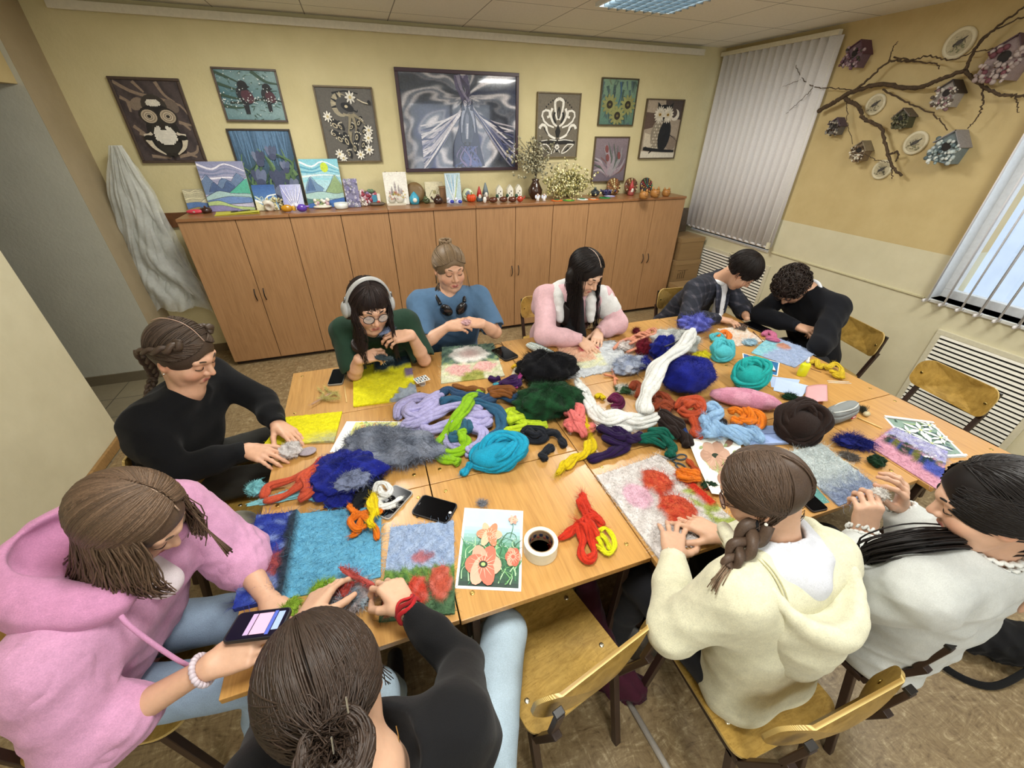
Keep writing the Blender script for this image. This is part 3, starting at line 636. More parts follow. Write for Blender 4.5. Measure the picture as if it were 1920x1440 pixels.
framed('framed_picture', 'framed bead picture of a black firebird with white daisies', (586, 160), (697, 162), (717, 303), (615, 306), .013, '#6b5b3f', lambda u, v: mixc('#5e5a53', '#686560', u), d_firebird)
def horse_bg(u, v):
 dx = u-.555; th = math.atan2(abs(dx), .78-v); r = math.hypot(dx, v-.78); sg = 1 if dx > 0 else -1
 ph = th*3.1+1.1*math.sin(r*8+th*2+sg*.6)+.7*math.sin(u*7+v*5)+.35*math.sin(u*19-v*23)+.25*math.sin(th*17+r*6)
 w = .5+.5*math.sin(ph*1.9); w2 = .5+.5*math.sin(ph*4.3+2*r+sg)
 col = mixc('#363c4c', '#737a8a', w); col = mixc(col, '#cfccd2', max(0, w*w2*1.5-.25)); col = mixc(col, '#3c478c', .5*max(0, math.sin(ph*1.1+1+sg))*(1-w)*(1.2-v))
 return mixc(col, '#4a5556', .5*max(0, v-.55)*(1.4 if dx < 0 else .9))
def d_horse(p):
 r = p.r; p.grid(horse_bg, 110)
 for i in range(12): p.stroke([(.5+r.uniform(-.05, .08), .99), (.52+r.uniform(-.04, .06), .85), (.55+r.uniform(-.05, .05), .72)], .03, jit(r.choice(['#8c88a0', '#5d5a78', '#b4b0bd', '#46455c']), .1), .012)
 for sx in (-1, 1):
  for i in range(26):
   q = i/26; y0 = .7-q*.25; p.stroke([(.56+.015*sx, .74-.05*q), (.56+sx*(.07+.05*q), .62-.1*q), (.56+sx*(.2+.1*q), .5-.3*q+.05*math.sin(i)), (.56+sx*(.42), .42-.42*q+.07*math.sin(i*2))], r.uniform(.014, .035), jit(r.choice(['#b9b4c0', '#8f8fa6', '#d0ccd2', '#5b6082', '#3c4468', '#2f3758']), .1), .01, 14)
 p.poly([(.4, .02), (.42, .28), (.47, .45), (.5, .62), (.56, .7), (.62, .6), (.64, .42), (.66, .25), (.7, .02)], '#28304e')
 for i in range(30): p.stroke([(r.uniform(.4, .68), .02), (r.uniform(.44, .64), .12), (r.uniform(.46, .64), .25)], .02, jit(r.choice(['#3d4a78', '#232b4a', '#56639a', '#7b6f9a']), .15), .004)
 p.poly([(.49, .5), (.53, .64), (.56, .67), (.6, .63), (.62, .5), (.6, .38), (.585, .3), (.55, .26), (.52, .26), (.495, .3), (.487, .4)], '#3a4358')
 p.poly([(.535, .58), (.55, .62), (.565, .58), (.56, .4), (.555, .33), (.53, .33), (.525, .42)], '#6e7488'); p.stroke([(.55, .5), (.545, .4), (.54, .33)], .018, '#b9bcc8', .01)
 p.ell(.502, .475, .009, .022, '#0d0f18', .2); p.ell(.604, .475, .009, .022, '#0d0f18', -.2); p.ell(.522, .285, .01, .014, '#10131e'); p.ell(.563, .285, .01, .014, '#10131e'); p.stroke([(.515, .265), (.54, .255), (.57, .265)], .008, '#11131d', .006)
 for sx in (-1, 1): p.stroke([(.555+sx*.02, .68), (.555+sx*.05, .55), (.555+sx*.06, .4)], .03, '#9aa0b4', .008); p.poly([(.555+sx*.02, .64), (.555+sx*.045, .76), (.555+sx*.055, .63)], '#2a324c')
t = framed('framed_picture', 'large glazed painting of a horse with a flowing blue-grey mane', (740, 126), (974, 136), (971, 318), (760, 324), .028, '#3d2730', lambda u, v: mixc('#3a4446', '#5a5670', u), d_horse, 'glazed', 'satin', seed=5)
def d_orn(p):
 k, w = '#16140f', '#e8e4d8'
 def sym(f):
  for s in (1, -1): f(lambda x: .5+s*(x-.5) if s == -1 else x, s)
 def S(pts, wd, col, w1=None):
  for s in (1, -1): p.stroke([(.5+s*(x-.5), y) for x, y in pts], wd, col, w1 if w1 else wd*.7)
 for i in range(22): a = PI*i/21; p.ell(.5+.4*math.cos(a)*(.55+.45*abs(math.cos(a))), .62+.32*math.sin(a), .016, .016, k, 0, 7)
 S([(.5, .93), (.6, .88), (.57, .7), (.52, .6)], .06, w); S([(.5, .8), (.53, .7), (.51, .62)], .03, k); S([(.66, .78), (.7, .68), (.62, .55), (.53, .5)], .055, w); S([(.6, .72), (.62, .64), (.56, .55)], .05, k)
 S([(.78, .64), (.72, .66), (.74, .74), (.86, .74), (.9, .66), (.8, .54), (.6, .48)], .05, w); S([(.95, .46), (.9, .52), (.8, .5), (.76, .4), (.68, .34), (.55, .3)], .06, w); S([(.84, .47), (.74, .36)], .02, k)
 p.poly([(.5, .52), (.57, .42), (.53, .32), (.47, .32), (.43, .42)], k)
 S([(.5, .24), (.7, .25), (.95, .22)], .11, k, .08); S([(.52, .27), (.7, .28), (.9, .26)], .02, w); S([(.93, .2), (.75, .2), (.62, .06), (.74, .08), (.92, .2)], .025, w, .02); S([(.8, .15), (.7, .09)], .05, k, .02)
 p.flower(.5, .16, .06, 8, w, k, .5); S([(.54, .12), (.58, .06)], .03, w, .01); S([(.5, .08), (.56, .14)], .03, k, .01)
framed('framed_picture', 'framed black and white seed ornament behind the dried flowers', (1009, 172), (1092, 174), (1081, 297), (1004, 295), .012, '#77684a', lambda u, v: '#6f6758', d_orn)
def d_sun(p):
 r = p.r
 for i in range(60): x, y = r.random(), r.random(); p.stroke([(x, y), (min(1, max(0, x+r.uniform(-.1, .1))), max(0, y-r.uniform(.1, .25)))], .06, jit(r.choice(['#5d7466', '#4c6459', '#75856a', '#53696a', '#465a57']), .12), .02)
 p.stroke([(.5, .95), (.55, .7), (.5, .45)], .05, '#3f5f7a', .02)
 for x, y in ((.25, .45), (.78, .45), (.5, .2)): p.flower(x, y, .21, 12, '#8d8f58', '#2a251a', .35, .2, .42); p.ell(x, y, .035, .03, '#6c6234')
framed('framed_picture', 'small framed painting of three sunflowers, upper of the right pair', (1131, 144), (1200, 148), (1187, 237), (1121, 235), .012, '#4e4632', lambda u, v: mixc('#54786a', '#7d9a80', v), d_sun)
def d_abs(p):
 r = p.r
 for i in range(60): a = r.uniform(.2, 2.9); L = r.uniform(.3, .8); p.stroke([(.5, .15), (.5+L*.5*math.cos(a), .15+L*.6*math.sin(a)), (.5+L*.75*math.cos(a+.2), .15+L*math.sin(a+.15))], r.uniform(.07, .17), jit(r.choice(['#7d6f7a', '#96848c', '#5d6660', '#70504e', '#8d8a8c', '#4e5a50', '#a39aa0']), .15), .015)
 for x, y in ((.75, .6), (.4, .55), (.35, .75)): p.ell(x, y, .05, .09, '#7e4644', .3)
framed('framed_picture', 'small framed painting of mauve lilies, lower of the right pair', (1118, 256), (1183, 256), (1170, 340), (1108, 343), .012, '#5c4d38', lambda u, v: mixc('#6e646e', '#87797f', v), d_abs)
def d_owl2(p):
 k = '#131518'
 p.poly([(0, .5), (.3, .55), (.35, .78), (0, .8)], '#5d4b40'); p.poly([(.5, 1), (1, 1), (1, .68), (.75, .7), (.55, .82)], '#4c403a'); p.poly([(0, .12), (1, .1), (1, 0), (0, 0)], '#d8d0bd'); p.ell(.85, .27, .16, .13, '#8a7a69'); p.poly([(.05, .45), (.3, .4), (.3, .2), (.05, .18)], '#c9bda6'); p.stroke([(.75, .42), (.9, .36), (1, .3)], .02, k)
 p.ell(.82, .76, .12, .1, '#ded6c4'); p.ell(.77, .79, .1, .08, '#4c403a')
 p.ell(.42, .4, .2, .28, '#8f8472', .12)
 for i in range(9):
  for j in range(5): p.ell(.28+.055*j+.01*(i % 2)+.004*i, .18+.055*i, .022, .02, '#cfc5b0' if (i+j) % 2 else '#a99d88', .5, 8)
 p.ell(.6, .4, .17, .28, k, -.1); p.ell(.5, .84, .2, .09, k); p.poly([(.3, .85), (.28, .97), (.42, .89)], k); p.poly([(.6, .9), (.72, .97), (.68, .85)], k)
 for x in (.38, .6): p.flower(x, .76, .15, 16, '#d9d1be', '#c9c0aa', .35, 0, .5); p.ell(x, .76, .035, .025, '#b9902e'); p.ell(x, .76, .018, .013, k)
 p.poly([(.46, .72), (.5, .64), (.53, .72)], '#2a2622'); p.stroke([(.05, .17), (.3, .15), (.6, .13), (.95, .12)], .07, k, .05); p.stroke([(.2, .16), (.1, .2)], .04, k, .02); p.stroke([(.3, .14), (.22, .08)], .04, k, .02)
framed('framed_picture', 'framed mosaic of a black-winged owl with a crescent moon, furthest right', (1216, 184), (1287, 187), (1263, 299), (1197, 297), .012, '#5b4d36', lambda u, v: '#a99a86', d_owl2)
XW = XR-.07
def wp(x, y, d=.07): return A(x, y, x=XR-d)
t = thing('tree_branch', 'bare dark tree branch fixed across the right wall', 'branch', wp(1650, 190, 0))
def twig(pts, r0, r1, nm, d=.07):
 P = smooth_path([wp(x, y, d+.012*math.sin(i*1.7)) for i, (x, y) in enumerate(pts)], 8*len(pts)); n = len(P); P = P+RNG.normal(size=P.shape)*.003
 MB().tube(P, (r0+(r1-r0)*np.linspace(0, 1, n))*(1+.12*np.sin(np.arange(n)*2.1)), 7).build(nm, 'bark', t, smooth=True)
twig([(1535, 208), (1570, 188), (1600, 172), (1650, 158), (1715, 165), (1760, 150), (1808, 132)], .017, .012, 'limb')
for pts, a, b_ in (([(1810, 130), (1830, 90), (1870, 50), (1922, 12)], .010, .005), ([(1828, 92), (1850, 65), (1922, 30)], .006, .004), ([(1808, 134), (1840, 160), (1880, 178), (1925, 180)], .011, .007), ([(1590, 178), (1625, 152), (1665, 117), (1700, 115), (1750, 118), (1763, 128)], .009, .003), ([(1666, 116), (1675, 90), (1683, 78)], .004, .002),
    ([(1675, 108), (1710, 112), (1745, 105), (1785, 112), (1830, 97), (1900, 85)], .005, .003), ([(1600, 170), (1560, 165), (1525, 162), (1505, 148), (1492, 123)], .004, .002), ([(1525, 163), (1505, 185), (1474, 213)], .003, .0015), ([(1500, 150), (1468, 162)], .002, .001), ([(1585, 185), (1610, 200), (1622, 225), (1650, 238), (1660, 270), (1672, 310), (1690, 330)], .014, .008),
    ([(1665, 290), (1683, 285), (1680, 303)], .008, .005), ([(1672, 305), (1673, 335)], .005, .003), ([(1655, 168), (1705, 193), (1750, 215), (1778, 243)], .006, .003), ([(1842, 165), (1843, 195), (1835, 215), (1815, 243)], .005, .003), ([(1588, 190), (1588, 230), (1600, 270)], .003, .002), ([(1620, 288), (1645, 300), (1672, 306)], .003, .002), ([(1905, 182), (1908, 212)], .004, .002)):
 twig(pts, a, b_, 'twig')
def birdhouse(px, py, s, rot, face, roof, spots, label, tower=False):
 P = wp(px, py, .06); t = thing('birdhouse', label, 'birdhouse', P, 'decorated birdhouses on the right wall'); w, h, d = .105*s, .12*s, .085*s
 Rr = rotx(rot)   # lean in the plane of the wall
 def T(b, nm, mat='paint', **k):
  vs = [np.asarray(v)@Rr.T+P for v in b.v]; b.v = vs; return b.build(nm, mat, t, **k)
 out = [(-w/2, -h/2), (w/2, -h/2), (w/2, h*.2), (0, h*.62), (-w/2, h*.2)]
 m = len(out); V = [(.06, y, z) for y, z in out]+[(.06-d, y, z) for y, z in out]
 T(MB().add(V, [tuple(range(m)), tuple(range(m, 2*m))[::-1]]+[((i+1) % m, i, i+m, (i+1) % m+m) for i in range(m)], face), 'body', bev=.002)
 b = MB()
 for sg in (-1, 1):
  p0, p1 = V3(.065, sg*(w/2+.014), h*.13), V3(.065, 0, h*.66); dr = unit(p1-p0)
  G = np.array([[p0+(p1-p0)*u-V3((d+.02)*v, 0, 0) for v in (0, 1)] for u in (0, 1)]); b.sheet(G if sg < 0 else G[::-1], roof, .006)
 T(b, 'roof')
 T(MB().lathe([(0, 0), (.02*s, 0), (.02*s, .002), (0, .002)], (.06-d-.0005, 0, .01), 14, roty(-PI/2), '#1d1714'), 'entrance_hole', 'matte')
 f = MB(); rr = random.Random(int(px))
 for i in range(70):
  y, z = rr.uniform(-w*.55, w*.55), rr.uniform(-h*.6, h*.3)
  if abs(y) < .018*s and abs(z-.01) < .018*s: continue
  f.ell((.06-d-rr.uniform(0, .016), y, z), rr.uniform(.005, .011)*s, None, 6, 4, jit(rr.choice(spots), .15))
 T(f, 'glued_flowers', 'matte', smooth=True)
 T(MB().tube([(.06-d, 0, -h*.22), (.06-d-.03, 0, -h*.22)], .003, 6, '#5a4632'), 'perch', 'matte')
birdhouse(1608, 103, 1.15, .25, '#6d5560', '#5a3a48', ['#8d7680', '#a9959a', '#6b4a58', '#3c3a30'], 'mauve decoupage birdhouse, topmost left on the right wall')
birdhouse(1893, 112, 1.5, .2, '#8d7c7c', '#4e3840', ['#b3a5a0', '#6e3f48', '#9c8c88'], 'big floral birdhouse cut by the right picture edge')
birdhouse(1778, 178, 1.05, .1, '#a19a94', '#3c3330', ['#c9c2b8', '#8d6f74', '#e0dace', '#5d5248'], 'dark-roofed birdhouse with pale blossoms under the branch fork')
birdhouse(1566, 238, .85, .1, '#6b6660', '#584a58', ['#2c2622', '#b6aea0', '#43352f', '#8d8a84'], 'small purple-roofed birdhouse nearest the closed blind')
birdhouse(1692, 224, .9, -.1, '#4a4a34', '#6d6258', ['#57573d', '#77745a', '#3b3c2a'], 'olive green birdhouse in the middle of the group')
birdhouse(1613, 284, .95, .1, '#7b6a52', '#8a7d66', ['#d8d0bc', '#54422f', '#efe8d6', '#8b7357'], 'brown birdhouse crowded with cream blossoms, low on the left')
birdhouse(1782, 278, 1.35, .15, '#6f7d80', '#8d8a8c', ['#8fa0a0', '#b9c4c2', '#57686c', '#d6dcd8'], 'blue-grey flowered birdhouse, lowest on the right')
def plaque(px, py, rx, rz, label, art):
 P = wp(px, py, .0); P[0] = XR-.02; t = thing('round_plaque', label, 'plaque', P, 'oval bird plaques on the right wall')
 R = roty(-PI/2); MB().lathe([(rx, 0), (rx, .012), (rx*.93, .018), (rx*.78, .014), (0, .013)], P+V3(.02, 0, 0), 30, R, '#d8cfb0').build('rim', 'satin', t, smooth=True)
 p = Pic(P+V3(.0055, rx*.76, -rx*.76), V3(0, -2*rx*.76, 0), V3(0, 0, 2*rx*.76), None, .0002, int(px)); p.ell(.5, .5, .5, .5, '#bdb393', 0, 26); r = p.r
 for i in range(16): p.stroke([(r.uniform(.2, .8), r.uniform(.15, .8)), (r.uniform(.25, .75), r.uniform(.2, .8))], .03, jit(r.choice(['#6d6a58', '#8b8468', '#4e4a40', '#a49a7e']), .1), .01)
 p.ell(.52, .52, .2, .1, '#4a4540', .6); p.ell(.38, .42, .08, .07, '#39352f'); p.stroke([(.6, .6), (.8, .75)], .09, '#2f2c28', .03)
 for i in range(14): p.ell(r.uniform(.15, .85), r.uniform(.12, .4), .04, .03, jit(art, .2), r.random())
 p.done('bird_picture', 'paint', t)
plaque(1800, 81, .085, .085, 'round white-rimmed bird plaque, highest of the four', '#7d7f5c')
plaque(1643, 196, .07, .07, 'round white-rimmed bird plaque just under the branch, left', '#6d6a52')
plaque(1718, 268, .075, .075, 'round white-rimmed bird plaque beside the blue-grey birdhouse', '#84805f')
plaque(1655, 318, .068, .068, 'round spotted plaque, lowest of the four, behind the branch tip', '#5f5b49')
# ================================================================ things standing on the cabinets
ZT_ = 1.3145
def S(px, py):
 P = A(px, py, z=ZT_)
 if P[1] > .24: P = A(px, py, y=.24); P[2] = ZT_
 return P
def canvas(tl, tr, bl, br, label, bg, draw, name='painted_canvas', yb=.3, lean=.05, th=.014, seed=3, edge='#cfd0c6', cat='painting'):
 """a stretched canvas leaning back; lower edge at depth yb"""
 a, b_ = A(*bl, y=yb), A(*br, y=yb); zt = (A(*tl, y=yb+lean)[2]+A(*tr, y=yb+lean)[2])/2; x0, x1 = (a[0]+A(*tl, y=yb+lean)[0])/2, (b_[0]+A(*tr, y=yb+lean)[0])/2
 h = zt-ZT_; U = V3(x1-x0, 0, 0); W = V3(0, lean, h); O = V3(x0, yb, ZT_); Nn = unit(np.cross(U, W))
 t = thing(name, label, cat, V3((x0+x1)/2, yb, ZT_)); R = np.stack([unit(U), unit(W), Nn], 1)
 MB().box(O+U/2+W/2-Nn*th/2+V3(0, 0, .002), (x1-x0, np.linalg.norm(W), th), R, edge).build('panel', 'matte', t, bev=.001)
 p = Pic(O+Nn*.0006+V3(0, 0, .002), U, W, bg, .0001, seed); draw(p); p.done('painted_face', 'paint', t); return t
def hills(sky, bands, sun=None, extra=None):
 def f(p):
  r = p.r
  for i in range(5): p.stroke([(0, .95-.1*i), (.3, .85-.06*i), (.6, .95-.09*i), (1, .8-.05*i)], .05, jit(r.choice(sky), .1), .02)
  if sun: p.ell(*sun)
  for pts, col in bands: p.poly(pts, col); p.stroke([q for q in pts if q[1] > .005], .012, '#46506a', .008, 14)
  if extra: extra(p)
 return f
mt = [([(0, .35), (0, .62), (.15, .75), (.3, .52), (.45, .68), (.65, .6), (.8, .78), (1, .6), (1, .3)], '#6d84a8'), ([(.1, .4), (.25, .6), (.4, .45), (.55, .62), (.7, .5), (.6, .38)], '#4c628e'), ([(.4, .3), (.65, .45), (.85, .58), (1, .66), (1, .25)], '#59b39c'),
 ([(0, .3), (.3, .42), (.6, .36), (1, .34), (1, .2), (0, .2)], '#a9c7c9'), ([(0, .22), (.5, .3), (1, .26), (1, .16), (0, .14)], '#6f8cc4'), ([(0, .2), (.25, .22), (.6, .1), (1, .06), (1, 0), (0, 0)], '#b5c98a'), ([(0, .12), (.3, .12), (.7, .02), (1, .0), (0, 0)], '#8d86b4')]
canvas((370, 303), (457, 303), (388, 388), (473, 384), 'canvas of violet and teal mountain lake, largest on the cabinets', lambda u, v: mixc('#c9c3dc', '#8d92b4', v), hills(['#e9e6f2', '#a3a4c4', '#7d86a8'], mt), yb=.28)
canvas((344, 358), (385, 352), (350, 391), (390, 389), 'small canvas of pale yellow dunes and blue water, leftmost', lambda u, v: mixc('#d8d2ae', '#b0a98c', v), hills(['#e3dcb8', '#c9c2a0'], [([(0, .4), (.4, .25), (1, .6), (1, .1), (0, .1)], '#e6e0bd'), ([(0, .38), (.5, .42), (1, .35), (1, .12), (0, .12)], '#5f7fb4'), ([(0, .1), (.5, .2), (1, .05), (1, 0), (0, 0)], '#a9945a')]), yb=.33, lean=.03)
sm = [([(0, .35), (.2, .65), (.35, .5), (.5, .4), (.45, .3), (0, .28)], '#6f8fb0'), ([(.05, .35), (.2, .6), (.28, .36)], '#4f6d96'), ([(.5, .3), (.7, .5), (.85, .68), (1, .45), (1, .25)], '#8fa878'), ([(0, .3), (.4, .34), (.8, .28), (1, .3), (1, .18), (0, .18)], '#a9c9c4'), ([(0, .18), (.5, .14), (1, .2), (1, 0), (0, 0)], '#3f6cb0'), ([(0, .2), (.3, .14), (0, .08)], '#4a7a78')]
canvas((558, 299), (632, 298), (577, 378), (646, 373), 'canvas of a mountain lake under a lime-green sun', lambda u, v: mixc('#cfe6ea', '#7fc4d4', v), hills(['#e9f4f4', '#8fd0dc', '#5fa9c4'], sm, (.62, .83, .1, .1, '#c4d83a')), yb=.26)
def d_sea(p):
 r = p.r
 for i in range(26): p.stroke([(r.random(), r.uniform(0, .5)), (r.random(), r.uniform(0, .6)), (r.random(), r.uniform(.1, .5))], .05, jit(r.choice(['#dfe8ee', '#8fb4d4', '#c9d8c4']), .1), .01)
 p.poly([(0, 0), (1, 0), (.9, .25), (.4, .15), (0, .4)], '#d5cfae'); p.stroke([(0, .42), (.4, .3), (.6, .55), (1, .62)], .09, '#eef2f2', .05)
canvas((470, 348), (512, 346), (482, 390), (524, 387), 'small canvas of a blue sea with white surf', lambda u, v: mixc('#5f8cc0', '#2f5a9c', v), d_sea, yb=.22, lean=.04)
def d_lotus(p):
 for a in (-.9, -.5, -.15, .2, .55, .95):
  p.stroke([(.5, .05), (.5+a*.25, .4), (.5+a*.5, .9)], .16, '#e6e6f2', .02); p.stroke([(.5, .05), (.5+a*.3, .45), (.5+a*.55, .92)], .04, '#4a52a0', .01)
canvas((522, 347), (562, 346), (535, 388), (572, 386), 'small white canvas with a blue-lined lotus', lambda u, v: mixc('#9fa2d4', '#c4c9e6', u), d_lotus, yb=.2, lean=.04)
def d_flor(p):
 r = p.r
 for i in range(70): p.flower(r.random(), r.random(), r.uniform(.05, .1), 5, r.choice(['#8d86b8', '#c9c4dc', '#5d5a80', '#a7b3a0', '#e4e0ea']), '#4d4660', .7)
canvas((643, 336), (668, 335), (650, 384), (676, 381), 'narrow canvas packed with small lilac flowers', '#7d7a98', d_flor, yb=.2, lean=.04)
def d_leaf(p):
 r = p.r
 for i in range(16): a = r.uniform(-1, 1); p.stroke([(.5, .05), (.5+a*.25, .45), (.5+a*.5, .95)], .1, jit(r.choice(['#e6eef2', '#9fc4d8', '#c4d49a', '#dfe6c4', '#8fb0cc']), .1), .02)
canvas((833, 325), (861, 325), (838, 378), (867, 377), 'pale blue canvas with feathery leaf strokes', '#b9d0dc', d_leaf, yb=.2, lean=.04)
def d_house(p):
 r = p.r
 for x, h in ((.3, .45), (.45, .6), (.6, .5), (.7, .4)): p.poly([(x-.05, .3), (x-.05, h), (x, h+.14), (x+.05, h), (x+.05, .3)], jit('#a9a2a0', .15)); p.ell(x, h-.06, .016, .02, '#5d5560')
 for i in range(60): p.flower(r.uniform(.15, .85), r.uniform(.14, .42), r.uniform(.02, .045), 5, r.choice(['#d8c040', '#b07a94', '#8d9a50', '#e0d8b8', '#d8905a']), '#6d5a30')
t = canvas((717, 324), (760, 322), (724, 372), (767, 369), 'white flower-garden picture standing on a small easel', '#e9e6dc', d_house, yb=.24, lean=.05, edge='#dcd6c4', cat='picture', name='easel_picture')
e = MB()
for x in (730, 752):
 P = S(x, 372); P[1] = .3; e.tube([P, P+V3(0, .04, .27)], .006, 6, '#5a4028')
e.build('easel_leg', 'framewood', t)
def blob(name, label, cat, px, py, parts, mat='gloss', group=None):
 """parts: list of (child name, list of shapes); a shape is (kind, offset, size, colour[, extra])"""
 P = S(px, py); t = thing(name, label, cat, P, group); SK = 1.3
 for nm, shapes in parts:
  b = MB()
  for sh in shapes:
   k, o, s, col = sh[:4]; o = P+V3(*o)*SK
   if k == 'e': b.ell(o, np.asarray(s)*SK, sh[4] if len(sh) > 4 else None, 16, 10, col)
   elif k == 'b': b.box(o, np.asarray(s)*SK, sh[4] if len(sh) > 4 else None, col)
   elif k == 'l': b.lathe([(r*SK, z*SK) for r, z in s], o, 20, sh[4] if len(sh) > 4 else None, col)
   elif k == 't': b.tube(smooth_path([P+V3(*q)*SK for q in s], 12) if len(s) > 2 else [P+V3(*q)*SK for q in s], (sh[4] if len(sh) > 4 else .004)*SK, 7, col)
  b.build(nm, sh[5] if len(shapes[0]) > 5 else mat, t, smooth=shapes[0][0] != 'b', bev=.001 if shapes[0][0] == 'b' else 0)
 return t
LA = rotx(-.25)
STAND = rotx(PI/2-.22)
blob('glasses_case', 'coral pink oblong case lying at the left end', 'case', 367, 401, [('case', [('e', (0, 0, .014), (.048, .018, .014), '#d8485a')]), ('clasp', [('b', (0, -.018, .014), (.012, .004, .008), '#b9b0a4')])])
blob('clay_pot', 'little dark brown lidded pot beside the pink case', 'pot', 388, 399, [('pot_body', [('l', (0, 0, 0), [(.02, 0), (.034, .012), (.03, .028), (.01, .034), (0, .036)], '#3d2620')]), ('lid_knob', [('e', (0, 0, .038), (.006, .006, .006), '#5a3a30')])])
def folder():
 P = S(444, 398); t = thing('yellow_folder', 'yellow paper folder lying flat with a dark pen on it', 'folder', P); b = MB()
 q = [S(402, 405), S(487, 400), S(483, 385), S(403, 391)]
 for k in range(3): b.sheet(np.array([[q[0]+V3(.004*k, 0, .002*k+.001), q[3]+V3(0, 0, .002*k+.001)], [q[1]+V3(0, 0, .002*k+.001+.004*k), q[2]+V3(.003*k, 0, .002*k+.001)]]), jit('#d8d23a', .08), .0012)
 b.build('paper_leaves', 'paper', t); MB().tube([S(434, 401)+V3(0, 0, .014), S(470, 397)+V3(0, 0, .014)], .004, 8, '#2d2a26').build('pen', 'gloss', t, smooth=True)
folder()
def shell(px, py, s, label, col):
 P = S(px, py); t = thing('sea_shell', label, 'shell', P); a = np.linspace(0, 15, 70); r = .004+.0022*a*s
 MB().tube([P+V3(math.cos(q)*rr, -math.sin(q)*rr*.4-.01, .045*s+math.sin(q)*rr) for q, rr in zip(a, r)], .004+.0012*a*s, 8, col, ridges=.15).build('whorl', 'gloss', t, smooth=True)
shell(507, 396, .9, 'white spiral sea shell in front of the sea canvas', '#d9d3c4')
def coral(px, py, label, cols, n, w, h, name='dried_flower_tuft', cat='flowers'):
 P = S(px, py); t = thing(name, label, cat, P); b = MB(); s = MB()
 for i in range(n):
  q = P+V3(random.gauss(0, w), random.gauss(0, w*.5), random.uniform(.01, h)); b.ell(q, random.uniform(.006, .012), None, 7, 5, jit(random.choice(cols), .12))
  if i % 3 == 0: s.tube([P+V3(0, 0, .004), q], .0018, 5, '#8d8a5a')
 b.build('blossoms', 'matte', t, smooth=True); s.build('stems', 'matte', t)
coral(520, 392, 'cream coral-like flower tuft behind the sea shell', ['#d8cfa8', '#c9bd86', '#e6e0c4', '#b5a878'], 46, .03, .1)
blob('gold_fish_figurine', 'amber glass fish figurine right of the sea shell', 'figurine', 540, 398, [('fish_body', [('e', (0, 0, .024), (.036, .018, .022), '#c08a1e')]), ('tail_fin', [('e', (.04, 0, .022), (.014, .005, .016), '#d8a83a')])])
blob('bird_figurine', 'purple and white bird figurine', 'figurine', 568, 398, [('bird_body', [('e', (0, 0, .026), (.032, .022, .024), '#5a3aa0')]), ('bird_head', [('e', (-.03, 0, .044), (.014, .013, .013), '#e0dcec')]), ('bird_tail', [('e', (.034, 0, .034), (.016, .01, .006), '#7a58b8')])])
blob('butterfly_ornament', 'mauve butterfly ornament standing before the lotus canvas', 'ornament', 562, 389, [('wings', [('e', (-.012, .02, .075), (.02, .004, .03), '#8a5a94'), ('e', (.014, .02, .08), (.018, .004, .028), '#a06aa4'), ('e', (0, .02, .04), (.02, .005, .022), '#7a4a88')]), ('butterfly_body', [('e', (0, .016, .05), (.005, .005, .05), '#4a2f50')])], 'satin')
blob('shell_diorama', 'white tray diorama of tiny paper flowers', 'diorama', 606, 391, [('tray', [('e', (0, 0, .012), (.06, .026, .012), '#dcd8c8')]), ('paper_flowers', [('e', (random.uniform(-.045, .045), random.uniform(-.01, .02), random.uniform(.02, .055)), (.011, .008, .011), random.choice(['#efece0', '#e4dfcf', '#8fa070', '#c9a9b0', '#f4f2ea'])) for _ in range(26)])], 'satin')
blob('glass_box', 'low glass box with red sand beside the white diorama', 'box', 641, 391, [('glass_sides', [('l', (0, 0, 0), [(.036, 0), (.044, .006), (.046, .036), (.043, .036), (.04, .008)], '#d8dcd8')]), ('red_sand', [('e', (0, 0, .014), (.036, .03, .008), '#7a3028')])])
blob('round_wreath', 'black round wreath-like frame with a white photo', 'ornament', 661, 385, [('ring', [('l', (0, .01, .042), [(.024, -.008), (.04, -.008), (.044, 0), (.04, .008), (.024, .008), (.024, -.008)], '#1b1716', STAND)]), ('photo', [('e', (0, .008, .042), (.023, .023, .003), '#c9c2b4', STAND)]), ('foot', [('b', (0, .01, .003), (.05, .03, .006), '#1b1716')])], 'satin')
coral(682, 387, 'white stone rose standing next to the black wreath', ['#e6e0da', '#d8d0c8', '#c9b8b4'], 26, .018, .06, 'stone_rose', 'ornament')
t = blob('flower_box', 'box covered with red and mauve paper flowers', 'box', 692, 378, [('box_body', [('b', (0, .05, .045), (.11, .05, .09), '#5d4a4e')]), ('paper_flowers', [('e', (random.uniform(-.055, .055), .02+random.uniform(-.004, .004), random.uniform(.01, .095)), (.013, .007, .013), random.choice(['#a84a5a', '#7d6a94', '#c9a0ac', '#5a7a5e', '#dcd2d4', '#8a3040'])) for _ in range(44)])], 'satin')
blob('toy_boat', 'toy wooden boat with blue-white and red sails', 'toy boat', 708, 385, [('hull', [('e', (0, 0, .012), (.055, .02, .014), '#5d5246')]), ('sail', [('b', (-.012, 0, .045), (.03, .003, .05), '#3f8aa8'), ('b', (.016, 0, .05), (.02, .003, .055), '#e4e0d8')]), ('cargo', [('e', (.01, -.008, .026), (.012, .008, .008), '#b03028')])], 'satin')
blob('stone_group', 'two white stone hens on a white slab before the easel', 'ornament', 744, 384, [('slab', [('b', (0, 0, .006), (.13, .06, .012), '#d4cdba')]), ('stone_hen', [('e', (-.03, 0, .03), (.024, .018, .02), '#c4bfb2'), ('e', (-.042, 0, .05), (.01, .009, .012), '#c4bfb2')]), ('stone_hen', [('e', (.026, 0, .034), (.03, .02, .024), '#cfcabd'), ('e', (.045, 0, .058), (.011, .01, .014), '#cfcabd')])], 'matte')
